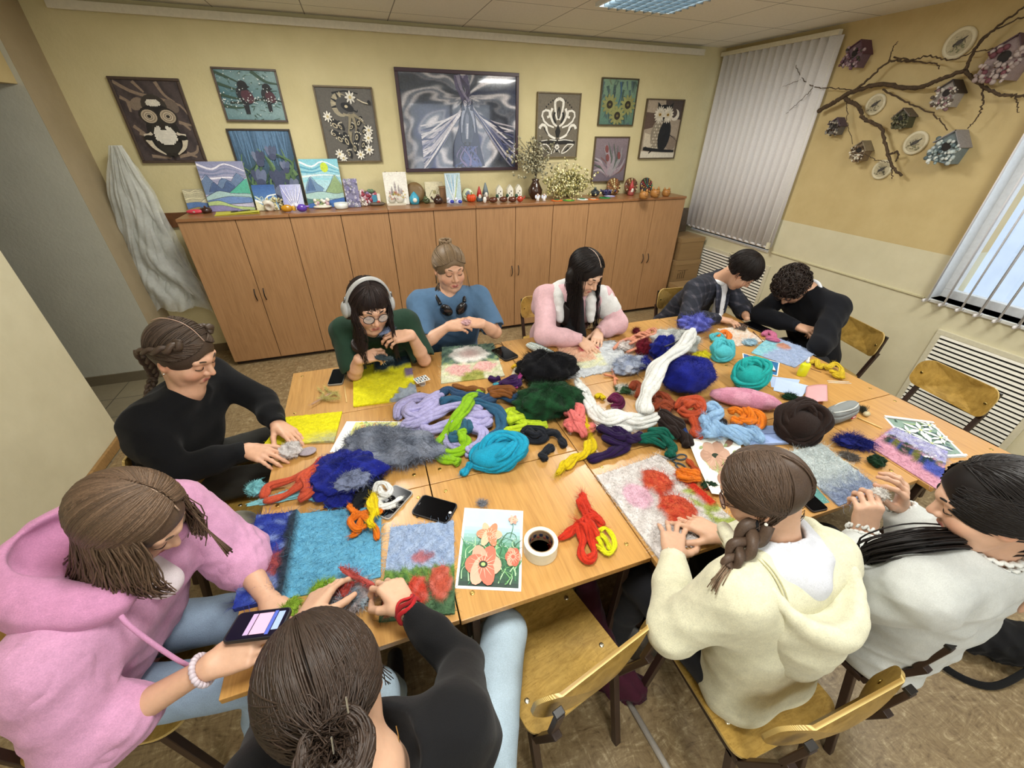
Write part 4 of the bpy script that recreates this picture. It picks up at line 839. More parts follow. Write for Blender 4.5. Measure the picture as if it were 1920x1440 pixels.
blob('round_plate', 'brown-rimmed round plate with cream centre, standing on edge', 'plate', 781, 372, [('rim', [('l', (0, .06, .07), [(.034, .002), (.05, 0), (.068, .006), (.068, .01), (.034, .006)], '#7d6440', STAND)]), ('plate_well', [('l', (0, .058, .07), [(0, .001), (.037, .001), (.037, .004), (0, .004)], '#ded6ae', STAND)])], 'satin')
blob('toy_birdhouse', 'turquoise toy birdhouse with a white hen inside', 'ornament', 778, 382, [('shell', [('l', (0, 0, 0), [(.028, 0), (.034, .02), (.034, .045), (.016, .07), (0, .085)], '#3fa4c4')]), ('hen', [('e', (0, -.03, .03), (.016, .01, .016), '#e9e6da')])], 'satin')
t = canvas((795, 341), (829, 341), (800, 373), (833, 372), 'small wooden-framed sketch standing behind the clay kettle', '#d8d0b0', lambda p: [p.stroke([(.2, .3), (.4, .6), (.6, .4), (.8, .7)], .03, '#6d6a4a', .02), p.ell(.5, .5, .1, .1, '#a9a070')], yb=.28, lean=.03, edge='#5a4a34', name='sketch_frame', cat='picture')
b = MB()
blob('clay_kettle', 'dark brown clay kettle with a stub spout', 'kettle', 822, 382, [('kettle_body', [('l', (0, 0, 0), [(.022, 0), (.034, .014), (.032, .034), (.016, .05), (.012, .052), (0, .053)], '#3a241c')]), ('spout', [('t', (0, 0, 0), [(-.026, 0, .024), (-.042, 0, .036), (-.05, 0, .05)], '#3a241c', .006)]), ('kettle_lid', [('e', (0, 0, .056), (.012, .012, .008), '#5a3a2c')])])
blob('wooden_box', 'plain brown wooden box behind the kettle', 'box', 836, 374, [('box_body', [('b', (0, .03, .05), (.075, .06, .1), '#7d5a38')]), ('box_lid', [('b', (0, .03, .104), (.08, .066, .01), '#8d6842')])], 'framewood')
blob('toy_frog', 'dark green frog figurine beside the turquoise birdhouse', 'figurine', 800, 379, [('frog_body', [('e', (0, 0, .02), (.026, .02, .02), '#4d5a3a')]), ('frog_head', [('e', (-.008, -.016, .036), (.016, .014, .012), '#566444'), ('e', (-.014, -.02, .048), (.005, .005, .005), '#6a7a50'), ('e', (0, -.02, .048), (.005, .005, .005), '#6a7a50')])])
for x, l in ((846, 'blue and white ceramic duck, left of a pair'), (861, 'blue and white ceramic duck, right of a pair')):
 blob('ceramic_duck', l, 'figurine', x, 384, [('duck_body', [('e', (0, 0, .02), (.026, .018, .018), '#c9d0ea')]), ('duck_wings', [('e', (.004, -.01, .022), (.018, .011, .012), '#2f3fa8')]), ('duck_head', [('e', (-.022, -.004, .04), (.011, .011, .011), '#dfe4f4')])], 'gloss', 'blue and white ceramic ducks')
def plate(px, py, r, label, rimc, wc, deco, yo=.05, n=24):
 P = S(px, py); t = thing('decorated_plate', label, 'plate', P); ctr = P+V3(0, yo, r*.97)
 MB().lathe([(r*.62, .004), (r*.8, .002), (r*.97, -.006), (r, -.004), (r*.8, .007), (r*.62, .009)], ctr, 30, STAND, rimc).build('rim', 'gloss', t, smooth=True)
 Nn = STAND@V3(0, 0, 1); U = V3(1, 0, 0)*2*r; W = STAND@V3(0, 1, 0)*2*r
 MB().lathe([(0, .003), (r*.64, .003), (r*.64, .008), (0, .008)], ctr, 30, STAND, wc).build('plate_well', 'gloss', t, smooth=True)
 p = Pic(ctr-U/2-W/2+Nn*.011, U, W, None, .0002, int(px)); deco(p); p.done('painted_decoration', 'gloss', t)
 MB().box(P+V3(0, yo+.02, .02), (.05, .03, .04), None, '#4a3424').build('plate_stand', 'framewood', t)
def bot(p):
 r = p.r
 for i in range(26): a = r.uniform(.3, 2.9); p.stroke([(.5, .25), (.5+.2*math.cos(a), .25+.25*math.sin(a)), (.5+.34*math.cos(a), .28+.42*math.sin(a))], .04, jit(r.choice(['#6a7a48', '#3f5a8a', '#8a9a58', '#46583a']), .1), .01)
 for i in range(8): p.flower(r.uniform(.35, .65), r.uniform(.5, .75), .06, 6, '#4a64a8', '#d8c860')
plate(880, 379, .062, 'white botanical plate behind the orange pumpkin', '#d4dcb4', '#e6e8d4', bot)
def mand(cols):
 def f(p):
  for k, (q, n, s) in enumerate(((.4, 12, .07), (.27, 10, .06), (.14, 7, .045))):
   for i in range(n): a = 2*PI*i/n+k*.3; p.ell(.5+q*math.cos(a), .5+q*math.sin(a), s, s*.6, cols[(i+k) % len(cols)], a, 9)
  p.ell(.5, .5, .07, .07, cols[-1])
 return f
plate(1153, 366, .088, 'gold and cream patterned plate, leftmost of three', '#7d5a36', '#c9b078', mand(['#d8c890', '#5d3a2a', '#a86a4a', '#e0d4a4']))
plate(1186, 364, .086, 'brown patterned plate, middle of three', '#6d4a34', '#a98a5a', mand(['#c9b078', '#4a2a24', '#8a4a3a', '#d8c49a']))
plate(1215, 360, .084, 'dark plate with red and green pattern, rightmost of three', '#4a2a2a', '#6a4a34', mand(['#3f8a5a', '#a83a34', '#c9a04a', '#2f6a6a']))
def pumpkin(px, py, r, label):
 P = S(px, py); t = thing('toy_pumpkin', label, 'ornament', P); b = MB()
 for k in range(10): a = 2*PI*k/10; b.ell(P+V3(math.cos(a)*r*.5, math.sin(a)*r*.5, r*.72), (r*.52, r*.36, r*.72), rotz(a), 12, 8, '#d8501e')
 b.build('ribs', 'satin', t, smooth=True); MB().tube(smooth_path([P+V3(0, 0, r*1.3), P+V3(.002, 0, r*1.6), P+V3(.008, 0, r*1.8)], 6), .005, 7, '#6a7a34').build('stalk', 'satin', t, smooth=True)
pumpkin(884, 377, .047, 'small orange pumpkin beside the botanical plate')
def gnome(px, py, s, hat, body, label, y=0):
 s *= 1.35
 P = S(px, py)+V3(0, y, 0); t = thing('gnome_figure', label, 'figurine', P, None)
 MB().lathe([(.02*s, 0), (.024*s, .01*s), (.016*s, .04*s), (0, .05*s)], P, 16, None, body).build('gnome_body', 'satin', t, smooth=True)
 MB().lathe([(.021*s, 0), (.014*s, .03*s), (.004*s, .062*s), (0, .066*s)], P+V3(0, 0, .036*s), 16, None, hat).build('gnome_hat', 'satin', t, smooth=True)
 MB().ell(P+V3(0, -.014*s, .034*s), (.012*s, .008*s, .018*s), None, 10, 8, '#e6e0d4').build('beard', 'matte', t, smooth=True)
gnome(899, 375, 1.0, '#b0241e', '#4a5a64', 'gnome with a red pointed hat right of the pumpkin'); gnome(912, 373, 1.2, '#6d7d84', '#7a5a4a', 'gnome with a grey-green hat', .03); gnome(1181, 366, 1.1, '#b03a3a', '#9a4a44', 'red gnome in front of the middle patterned plate', -.01)
blob('penguin_figurine', 'small white penguin figurine below the gnomes', 'figurine', 909, 381, [('penguin_body', [('e', (0, 0, .024), (.014, .012, .024), '#e6e4de')]), ('penguin_head', [('e', (0, 0, .052), (.01, .01, .01), '#8d8a84')])])
for k, (x, y, l) in enumerate(((938, 366, 'white toy house lantern, leftmost of three'), (958, 366, 'white toy house lantern, middle of three'), (974, 365, 'white toy house lantern, rightmost of three'))):
 P = S(x, y)+V3(0, .04, 0); t = thing('house_lantern', l, 'lantern', P, 'white house lanterns'); w, h, d = .062, .1, .05
 MB().prism([(-w/2, 0), (w/2, 0), (w/2, h), (0, h+.04), (-w/2, h)], d, P+V3(0, d/2, 0), rotx(PI/2), '#e9e6d8').build('lantern_walls', 'satin', t, bev=.001)
 b = MB()
 for dx, dz in ((-.011, .025), (.011, .045), (-.01, .062), (.008, .08), (.012, .02)): b.bx(P[0]+dx-.005, P[0]+dx+.005, P[1]-d/2-.0015, P[1]-d/2, P[2]+dz-.006, P[2]+dz+.006, '#4a463c')
 b.build('lantern_windows', 'matte', t)
for x, y, l in ((925, 380, 'brown clay duck with green head, leftmost of three'), (944, 379, 'brown clay duck with green head, middle of three'), (961, 379, 'brown clay duck with green head, rightmost of three')):
 blob('clay_duck', l, 'figurine', x, y, [('duck_body', [('e', (0, 0, .02), (.034, .022, .02), '#5a3020')]), ('duck_head', [('e', (.03, -.004, .046), (.012, .012, .012), '#1f4a34')]), ('duck_neck', [('t', (0, 0, 0), [(.022, 0, .03), (.028, -.002, .04)], '#2a3a2a', .008)])], 'gloss', 'brown clay ducks')
blob('toy_teapot', 'red toy teapot by the dark vase', 'teapot', 975, 379, [('pot_body', [('e', (0, 0, .022), (.024, .022, .022), '#b03a22')]), ('spout', [('t', (0, 0, 0), [(.02, 0, .02), (.034, 0, .03), (.038, 0, .042)], '#b03a22', .005)]), ('teapot_lid', [('e', (0, 0, .046), (.01, .01, .006), '#d8cfc4')])])
def vase():
 P = S(1003, 372); t = thing('clay_vase', 'dark brown clay vase holding dry stems', 'vase', P)
 MB().lathe([(.035, 0), (.07, .05), (.075, .09), (.045, .14), (.032, .165), (.042, .185), (.036, .185), (.028, .165), (.0, .15)], P, 26, None, '#3a241a').build('vase_body', 'gloss', t, smooth=True)
 d = thing('dried_bouquet', 'grey dried twigs with small buds in the dark vase', 'dried flowers', P+V3(0, 0, .17)); s = MB(); f = MB()
 for i in range(46):
  a = random.gauss(-.1, .42); b_ = random.gauss(0, .3); L = random.uniform(.24, .46); q = P+V3(math.sin(a)*L-.03, -abs(math.sin(b_)*L*.4)-.01, .17+L*math.cos(a)*.9); s.tube(smooth_path([P+V3(0, 0, .16), P+V3(math.sin(a)*.05, 0, .17+L*.4), q], 5), .0014, 4, '#5a5040')
  for k in range(9): u = random.uniform(.35, 1); f.ell(P+V3(0, 0, .16)+(q-P-V3(0, 0, .16))*u+RNG.normal(size=3)*.014, random.uniform(.007, .012), None, 5, 4, jit(random.choice(['#8d8a70', '#a9a488', '#6d6a54', '#c4bd9c']), .15))
 s.build('twigs', 'matte', d)['kind'] = 'stuff'; f.build('buds', 'matte', d, smooth=True)['kind'] = 'stuff'
 Q = S(1062, 372)-V3(0, .03, 0); d = thing('dried_bouquet', 'bushy cream-yellow dried bouquet on the cabinets', 'dried flowers', Q); s = MB(); f = MB()
 for i in range(90):
  a = random.gauss(-.15, .75); b_ = random.gauss(0, .5); L = random.uniform(.12, .31); q = Q+V3(math.sin(a)*L*1.1, min(.04, math.sin(b_)*L*.5-.04), .05+L*abs(math.cos(a))); s.tube([Q+V3(0, 0, .01), q], .0014, 4, '#5a5236')
  for k in range(13): u = random.uniform(.3, 1.05); f.ell(Q+(q-Q)*u+RNG.normal(size=3)*.016, random.uniform(.007, .013), None, 5, 4, jit(random.choice(['#c9c088', '#ded69c', '#a9a060', '#e9e4b8', '#7d7a48']), .12))
 s.build('twigs', 'matte', d)['kind'] = 'stuff'; f.build('blossoms', 'matte', d, smooth=True)['kind'] = 'stuff'
vase()
for x, l in ((1008, 'tiny white angel figurine, left of a pair by the vase'), (1020, 'tiny white angel figurine, right of a pair by the vase')):
 blob('angel_figurine', l, 'figurine', x, 377, [('gown', [('l', (0, 0, 0), [(.014, 0), (.01, .02), (.005, .036), (0, .038)], '#e0dcd8')]), ('angel_head', [('e', (0, 0, .044), (.008, .008, .009), '#d8bfae')]), ('angel_wings', [('e', (-.012, .004, .03), (.01, .003, .014), '#cfd4e4'), ('e', (.012, .004, .03), (.01, .003, .014), '#cfd4e4')])], 'satin', 'tiny white angels')
for k, (x, y, col, c2, l) in enumerate(((1044, 376, '#d86a2a', '#3a8a4a', 'orange'), (1066, 376, '#4a8a3a', '#c9d84a', 'green'), (1092, 374, '#e0e6e0', '#3a9a7a', 'white and green ringed'), (1112, 374, '#d8783a', '#e0d8c0', 'orange and cream'), (1134, 371, '#2f8a4a', '#1f5a34', 'dark green'), (1143, 368, '#b0aad8', '#e4e0f0', 'lilac'))):
 P = S(x, y); t = thing('crochet_coaster', l+' flat crochet coaster lying on the cabinet edge', 'coaster', P, None)
 MB().lathe([(.06, 0), (.062, .004), (.03, .006), (0, .006)], P, 22, None, col).build('coaster_disc', 'wool', t, smooth=True); MB().lathe([(.03, .0062), (.03, .008), (.016, .008), (.016, .0062)], P, 20, None, c2).build('inner_ring', 'wool', t, smooth=True)
blob('glazed_teapot', 'dark blue glazed teapot before the mauve lilies', 'teapot', 1117, 366, [('pot_body', [('l', (0, .02, 0), [(.02, 0), (.038, .016), (.036, .036), (.014, .052), (0, .054)], '#2a3440')]), ('spout', [('t', (0, 0, 0), [(.032, .02, .022), (.05, .02, .036), (.056, .02, .052)], '#2a3440', .006)]), ('teapot_lid', [('e', (0, .02, .06), (.012, .012, .008), '#5a6a60')])])
blob('beaded_garland', 'dark violet bead garland heaped by the teapot', 'garland', 1138, 364, [('bead_string', [('e', (random.gauss(0, .03), random.gauss(.02, .014), random.uniform(.008, .04)), (.01, .01, .01), random.choice(['#2a2a4a', '#3a2a50', '#4a4a7a'])) for _ in range(26)])])
for x, y, s, l in ((1206, 373, 1.0, 'carved wooden cat-eared pot, leftmost of three'), (1227, 370, 1.1, 'carved wooden cat-eared pot, middle of three'), (1248, 368, .95, 'carved wooden cat-eared pot, rightmost of three')):
 s *= 1.4; P = S(x, y); t = thing('carved_pot', l, 'pot', P, 'carved wooden pots'); MB().lathe([(.022*s, 0), (.032*s, .014*s), (.033*s, .036*s), (.027*s, .05*s), (.024*s, .05*s), (.028*s, .036*s), (.0, .02*s)], P, 22, None, '#b07a3e').build('pot_body', 'framewood', t, smooth=True)
 for sg in (-1, 1): MB().lathe([(.011*s, 0), (.005*s, .016*s), (0, .022*s)], P+V3(sg*.022*s, 0, .048*s), 8, None, '#b8844a').build('ear', 'framewood', t, smooth=True)
 b = MB(); b.tube(smooth_path([P+V3(-.012*s, -.0325*s, .026*s), P+V3(0, -.034*s, .021*s), P+V3(.012*s, -.0325*s, .026*s)], 7), .0015, 5, '#4a2a14'); b.ell(P+V3(-.01*s, -.033*s, .038*s), .003, None, 6, 5, '#2a180c').ell(P+V3(.01*s, -.033*s, .038*s), .003, None, 6, 5, '#2a180c'); b.build('carved_face', 'matte', t)
def carton(x0, x1, y0, y1, z0, z1, label, marks=False, slot=False, flap=False):
 t = thing('cardboard_box', label, 'box', ((x0+x1)/2, (y0+y1)/2, z0), 'cardboard boxes in the corner'); col = '#8d7048'
 MB().bx(x0, x1, y0, y1, z0, z1-.03, col).build('box_body', 'carton', t, bev=.002); MB().bx(x0-.004, x1+.004, y0-.004, y1+.004, z1-.05, z1, '#94774e').build('box_lid', 'carton', t, bev=.002)
 if slot: MB().bx(x0-.006, x0-.003, (y0+y1)/2-.045, (y0+y1)/2+.045, z1-.12, z1-.095, '#17110a').build('hand_hole', 'matte', t); MB().bx((x0+x1)/2-.04, (x0+x1)/2+.03, y0+.08, y0+.12, z1, z1+.001, '#e6e4da').build('paper_slip', 'paper', t)
 if marks:
  b = MB()
  for k in range(4): b.bx(x0+.06+.03*k, x0+.07+.03*k, y0-.002, y0, z0+.08, z0+.15+.01*k, '#5a452a')
  b.bx(x0+.05, x0+.2, y0-.002, y0, z0+.18, z0+.184, '#5a452a'); b.build('printed_marks', 'matte', t)
carton(4.78, 5.14, -.42, -.06, 0, .36, 'low cardboard box with hand hole in front of the corner stack', slot=True)
carton(4.84, 5.2, -.04, .3, 0, .3, 'lower cardboard box of the corner stack')
carton(4.84, 5.2, -.03, .3, .301, .6, 'middle cardboard box of the corner stack, printed', marks=True)
carton(4.86, 5.19, -.02, .3, .601, .86, 'top cardboard box of the corner stack')
tag(MB().box((5.03, .33, 1.0), (.26, .025, .26), rotx(-.12), '#5a4a34').bx(4.9, 5.16, .3, .33, .861, .88, '#5a4a34').build('wooden_board', 'framewood', bev=.003), 'dark board leaning on the wall above the corner boxes', 'board')
# ================================================================ felting wool, felt panels, prints and tools on the desks
ZD = .7502
def T(px, py, h=0.0): return A(px, py, z=ZD+h)
def lift(pts): return [T(*p[:2], p[2] if len(p) > 2 else .015) for p in pts]
def rope(b, pts, r, col, n=None, k=8, rough=.16, taper=True, ridge=.14, ns=5):
 """a bundle of soft strands lying loosely together along a path"""
 P = smooth_path(pts, n or max(12, len(pts)*7)); m = len(P); t = np.linspace(0, 1, m); ph = random.uniform(0, 9); w_ = t*max(2, m/7)
 rr = r*(1.02+rough*np.sin(w_*1.9+ph)+rough*.6*np.sin(w_*4.3+ph*2))
 if taper: e = np.minimum(1, np.minimum(np.arange(m)+.8, m-np.arange(m)-.2)/2.5); rr = rr*np.sqrt(np.clip(e, .15, 1))
 P = P.copy(); P[:, 2] = np.maximum(P[:, 2], ZD+rr*.7)
 T_ = np.gradient(P, axis=0); T_ /= np.linalg.norm(T_, axis=1)[:, None]+1e-9; sd = np.cross(T_, V3(0, 0, 1)); sd /= np.linalg.norm(sd, axis=1)[:, None]+1e-6; up = np.cross(sd, T_)
 tw = w_*random.choice((-1, 1))*.55; a = np.linspace(0, 2*PI, k, endpoint=False); i, j = np.meshgrid(np.arange(m-1), np.arange(k), indexing='ij'); j2 = (j+1) % k; F = np.stack([i*k+j, i*k+j2, (i+1)*k+j2, (i+1)*k+j], -1).reshape(-1, 4).tolist()+[list(range(k))[::-1], [(m-1)*k+q for q in range(k)]]
 for q in range(ns+1):
  if q == ns: off, r2 = 0*P, rr*.62
  else:
   aa = 2*PI*q/ns+tw+.35*np.sin(w_*1.3+q*2+ph); d = .56*(1+.22*np.sin(w_*2.1+q*1.7)); off = sd*(np.cos(aa)*rr*d*1.12)[:, None]+up*(np.sin(aa)*rr*d*.8)[:, None]; r2 = rr*(.5+.08*np.sin(w_*2.7+q*2.3))
  Q = P+off; Q[:, 2] = np.maximum(Q[:, 2], ZD+r2*.7); V = (Q[:, None]+(np.cos(a)[None]*r2[:, None])[..., None]*sd[:, None]+(np.sin(a)[None]*r2[:, None]*.85)[..., None]*up[:, None]).reshape(-1, 3); cc = np.array([jit(col, .09) for _ in range(m)]).repeat(k, 0); b.add(V, F, cc)
 return P, rr, T_
def fuzz(b, P, rr, T_, col, n, L=.02, w=.0005, curl=.3):
 if n == 0: return
 n = int(n*3.2)
 i = RNG.integers(0, len(P), n); d = RNG.normal(size=(n, 3)); d[:, 2] = np.abs(d[:, 2])*.6; d /= np.linalg.norm(d, axis=1)[:, None]
 b.fibers(P[i]+d*(rr[i]*.85)[:, None], d*RNG.uniform(.05, .5, n)[:, None]+T_[i]*RNG.choice([-1, 1], n)[:, None]*.9, RNG.uniform(.4, 1, n)*L, w, col, 4, curl, .05)
def roving(name, label, paths, col, r=.012, fz=60, group=None, L=.022, cols=None, cat='wool', ridge=.14, tips=0):
 t = MB(); f = MB(); cols = cols or [col]
 for k, p in enumerate(paths):
  rk = r*(1.28 if r > .009 else 1.1)
  if isinstance(p, dict): rk = p.get('r', r); p = p['p']
  P, rr, T_ = rope(t, lift(p), rk, cols[k % len(cols)], ridge=ridge); fuzz(f, P, rr, T_, cols[k % len(cols)], fz, L)
  if tips:
   for e, s in ((0, -1), (-1, 1)):
    d = np.tile(T_[e]*s, (tips, 1))+RNG.normal(size=(tips, 3))*.25; q = P[e]+RNG.normal(size=(tips, 3))*rk*.3; q[:, 2] = np.maximum(q[:, 2], ZD+.002); d[:, 2] = np.abs(d[:, 2])*.3; f.fibers(q, d, RNG.uniform(.02, .05, tips), .0005, cols[k % len(cols)], 4, .2)
 root = tag(t.build(name, 'wool', smooth=True), label, cat, group)
 if f.n: f.build('loose_fibres', 'wool', root)
 return root
def lump(name, label, px, py, rx, ry, h, col, rot=0, n=900, L=.03, bumps=.18, group=None, cols=None, seed=0, h0=0, w=.0008, cat='wool', swirl=True, curl=.3):
 """a fluffy mass of combed wool, rx along the given angle, with stray fibres"""
 P = T(px, py, h0); rs = np.random.default_rng(seed or int(px*7+py)); ph = rs.uniform(0, 9, 9); R = rotz(rot)
 def fn(U):
  a = np.arctan2(U[:, 1], U[:, 0]); z = U[:, 2]
  return 1+bumps*(np.sin(3*a+ph[0])*.5+np.sin(5*a+4*z+ph[1])*.4+np.sin(7*z+2*a+ph[2])*.4+.35*np.sin(11*a-6*z+ph[3])*(1-z*z)+.3*np.sin(9*z+9*U[:, 0]+ph[4])+.2*np.sin(17*U[:, 0]+13*z+ph[5])*np.sin(15*U[:, 1]+ph[6]))
 b = MB(); nu, nv = 60, 36; b.ell((0, 0, 0), (rx, ry, h/2), R, nu, nv, col, 0, fn); v = b.v[0]; v[:, 2] = np.where(v[:, 2] < 0, v[:, 2]*.75, v[:, 2]); v += P+V3(0, 0, h/2*.8); v[:, 2] = np.maximum(v[:, 2], P[2]+.001)
 if cols: b.c[0] = np.array([jit(cols[min(len(cols)-1, int((math.sin(q[0]*60+ph[5])+math.sin(q[1]*70+ph[6])+2)/4*len(cols)))], .06) for q in v])
 else: b.c[0] = np.array([jit(col, .07) for _ in v])
 root = tag(b.build(name, 'wool', smooth=True), label, cat, group)
 k = rs.integers(0, len(v), int(n*3)); k = k[v[k][:, 2] > P[2]+.004]; d = v[k]-(P+V3(0, 0, h*.3)); d /= np.linalg.norm(d, axis=1)[:, None]+1e-9
 tan = np.cross(d, V3(0, 0, 1))+R@V3(.8, 0, 0)*rs.choice([-1, 1], len(k))[:, None]; f = MB(); f.fibers(v[k]-d*.002, d*.35+tan*.8, rs.uniform(.4, 1, len(k))*L, w, b.c[0][k], 5, curl, .03); f.build('loose_fibres', 'wool', root)
 return root
def skein(name, label, px, py, rx, ry, h, col, turns=7, r=.013, rot=0, seed=1, group=None, tail=None, fz=120):
 """a coiled ball or heap of roving folded over itself"""
 rs = np.random.default_rng(seed); P0 = T(px, py); R = rotz(rot); pts = []
 core = MB(); core.ell(P0+V3(0, 0, h*.42), (rx*.86, ry*.86, h*.42), R, 20, 12, col)
 for k in range(turns*6):
  a = k/6*2*PI*(.83)+rs.uniform(-.2, .2); lat = .9*math.sin(k*.37+rs.uniform(-.3, .3)); q = math.sqrt(max(.05, 1-lat*lat*.8)); q *= rs.uniform(.78, 1.02)
  pts.append(P0+R@V3(rx*.86*q*math.cos(a), ry*.86*q*math.sin(a), 0)+V3(0, 0, max(r*.7, h*(.5+.42*math.sin(k*.9+rs.uniform(-.4, .4))*(1 if q < .9 else .6)))))
 P, rr, T_ = rope(core, pts, r, col, n=turns*30, k=6, taper=True, ns=4)
 f = MB(); fuzz(f, P, rr, T_, col, fz, .018)
 for tl in (tail or []): P, rr, T_ = rope(core, lift(tl), r*.8, col); fuzz(f, P, rr, T_, col, 30, .03)
 root = tag(core.build(name, 'wool', smooth=True), label, 'wool', group); f.build('loose_fibres', 'wool', root); return root
def quadgrid(q, n, m, wob=0):
 q = [np.asarray(v) for v in q]; G = np.zeros((n, m, 3))
 for i, u in enumerate(np.linspace(0, 1, n)):
  for j, v in enumerate(np.linspace(0, 1, m)): G[i, j] = (q[0]*(1-u)+q[1]*u)*(1-v)+(q[3]*(1-u)+q[2]*u)*v
 return G
def felt(label, corners, fn, th=.004, nf=700, L=.025, h=.0, name='felt_picture', cat='felt picture', n=56, rough=.0035, base=None, edge=0, w=.00045, mat='wool', curl=.35):
 """felt sheet: corners TL,TR,BR,BL on the desk; fn(u,v)->(colour, extra height); u right, v down"""
 q = [T(*p, h) for p in corners]; G = quadgrid(q, n, n); C = np.zeros((n, n, 3)); Z = np.zeros((n, n)); rs = np.random.default_rng(int(corners[0][0]))
 for i in range(n):
  for j in range(n):
   r_ = fn(i/(n-1), j/(n-1)); col, hz = r_ if isinstance(r_, tuple) and len(r_) == 2 else (r_, 0); C[i, j] = c(col); Z[i, j] = hz
 nz = rs.normal(size=(n, n)); nz = (nz+np.roll(nz, 1, 0)+np.roll(nz, 1, 1)+np.roll(nz, (1, 1), (0, 1)))/4
 for _ in range(2): Cp = np.pad(C, ((1, 1), (1, 1), (0, 0)), 'edge'); C = (Cp[1:-1, 1:-1]*2+Cp[2:, 1:-1]+Cp[:-2, 1:-1]+Cp[1:-1, 2:]+Cp[1:-1, :-2])/6
 C = np.clip(C*(1+.07*nz[..., None]), 0, 1); G[..., 2] += th+np.abs(nz)*rough+Z
 if edge: G[0, :, :2] += rs.normal(size=(n, 2))*edge; G[-1, :, :2] += rs.normal(size=(n, 2))*edge; G[:, 0, :2] += rs.normal(size=(n, 2))*edge; G[:, -1, :2] += rs.normal(size=(n, 2))*edge
 t = thing(name, label, cat, q[3]); b = MB(); b.sheet(G[:, ::-1], C[:, ::-1], 0)
 e = [(i, 0) for i in range(n)]+[(n-1, j) for j in range(1, n)]+[(i, n-1) for i in range(n-2, -1, -1)]+[(0, j) for j in range(n-2, 0, -1)]
 top = np.array([G[a] for a in e]); bot = top.copy(); bot[:, 2] = ZD+h+.0004; m = len(e); cc = np.array([C[a] for a in e]); b.add(np.vstack([top, bot]), [(k, (k+1) % m, m+(k+1) % m, m+k)[::-1] for k in range(m)], np.vstack([cc, cc]))
 b.build('felt_sheet', mat, t, smooth=True)
 if nf:
  nf = int(nf*1.8); L *= 1.2; w *= 1.5; I = rs.integers(0, n, (nf, 2)); P = G[I[:, 0], I[:, 1]]; d = rs.normal(size=(nf, 3)); d[:, 2] = np.abs(d[:, 2])*.35
  f = MB(); f.fibers(P-V3(0, 0, .001), d, rs.uniform(.4, 1, nf)*L, w, np.clip(C[I[:, 0], I[:, 1]]*(1.08+.1*rs.normal(size=(nf, 1))), 0, 1), 5, curl, .06); f.build('loose_fibres', 'wool', t)
 return t
def print_sheet(label, corners, draw, bg='#efefec', h=.0006, name='colour_print', cat='print', curl=0, seed=3, asp=None):
 q = [T(*p, h) for p in corners]; t = thing(name, label, cat, q[3]); n = 9; G = quadgrid(q, n, n)
 if curl:
  for i in range(n):
   for j in range(n): G[i, j, 2] += curl*((i/(n-1)-.5)**2+(j/(n-1)-.5)**2)*2
 MB().sheet(G[:, ::-1], bg, .0004).build('sheet', 'paper', t)
 U = (q[2]-q[3]+q[1]-q[0])/2; W = (q[0]-q[3]+q[1]-q[2])/2
 p = Pic(q[3]+V3(0, 0, .0003+curl*0), U, W, None, .00006, seed)
 def PP(u, v):
  u, v = min(1, max(0, u)), min(1, max(0, v)); P = (q[3]*(1-u)+q[2]*u)*(1-v)+(q[0]*(1-u)+q[1]*u)*v
  if curl: P = P+V3(0, 0, curl*((u-.5)**2+(v-.5)**2)*2)
  return P+V3(0, 0, .0003+p.st*p.k)
 p.P = PP; draw(p); p.done('printed_image', 'paper', t); return t
def phone(label, corners, h=.0, case='#1b1b1d', scr='#050507', th=.009, name='mobile_phone', button=False, z=None, lit=None, mat='screen', tilt=None):
 q = tilt if tilt is not None else [T(*p, h+th) for p in corners]; q = [np.asarray(v) for v in q]; O = sum(q)/4; U = unit((q[1]-q[0])+(q[2]-q[3])); W0 = (q[0]-q[3])+(q[1]-q[2]); Nn = unit(np.cross(U, W0)); W = np.cross(Nn, U)
 lu = (np.linalg.norm(q[1]-q[0])+np.linalg.norm(q[2]-q[3]))/2; lw = (np.linalg.norm(q[0]-q[3])+np.linalg.norm(q[1]-q[2]))/2; R = np.stack([U, W, Nn], 1); t = thing(name, label, 'phone', O-Nn*th)
 MB().prism(rounded(lu, lw, .16*min(lu, lw), 5), th, O-Nn*th, R, case).build('phone_case', 'satin', t, bev=.0015)
 MB().prism(rounded(lu*.93, lw*.93, .12*min(lu, lw), 5), .0006, O+Nn*.0001, R, scr).build('screen', mat, t)
 if button: a, d = button; b = MB(); b.lathe([(.0055, 0), (.0055, .0006), (.004, .0007), (0, .0005)], O+R@V3(a, d, .0007), 16, R, '#c9c9c9'); b.build('home_button', 'satin', t); MB().box(O+R@V3(-a, d, .0009), (.003, .012, .0004), R, '#3a3a3c').build('earpiece', 'satin', t)
 if lit:
  b = MB()
  for (u0, u1, v0, v1, col) in lit: b.box(O+R@V3((u0+u1-1)/2*lu*.9, (v0+v1-1)/2*lw*.9, .0010), ((u1-u0)*lu*.9, (v1-v0)*lw*.9, .0005), R, col)
  b.build('screen_picture', 'litscreen', t)
 return t
def stick(label, a, b_, r=.0028, col='#d8b878', name='wooden_stick', h=0, tip=None, cat='stick'):
 P, Q = T(*a, r+h), T(*b_, r+h); o = MB().tube([P, P+(Q-P)*.5, Q], r, 8, col); return tag(o.build(name, 'satin', smooth=True), label, cat)
phone('black phone in a grey case lying near the back left desk corner', [(621, 692), (648, 690), (645, 719), (616, 722)], case='#7c766a')
stick('short pale wooden stick left of the upper yellow felt', (646, 725), (650, 754), .003)
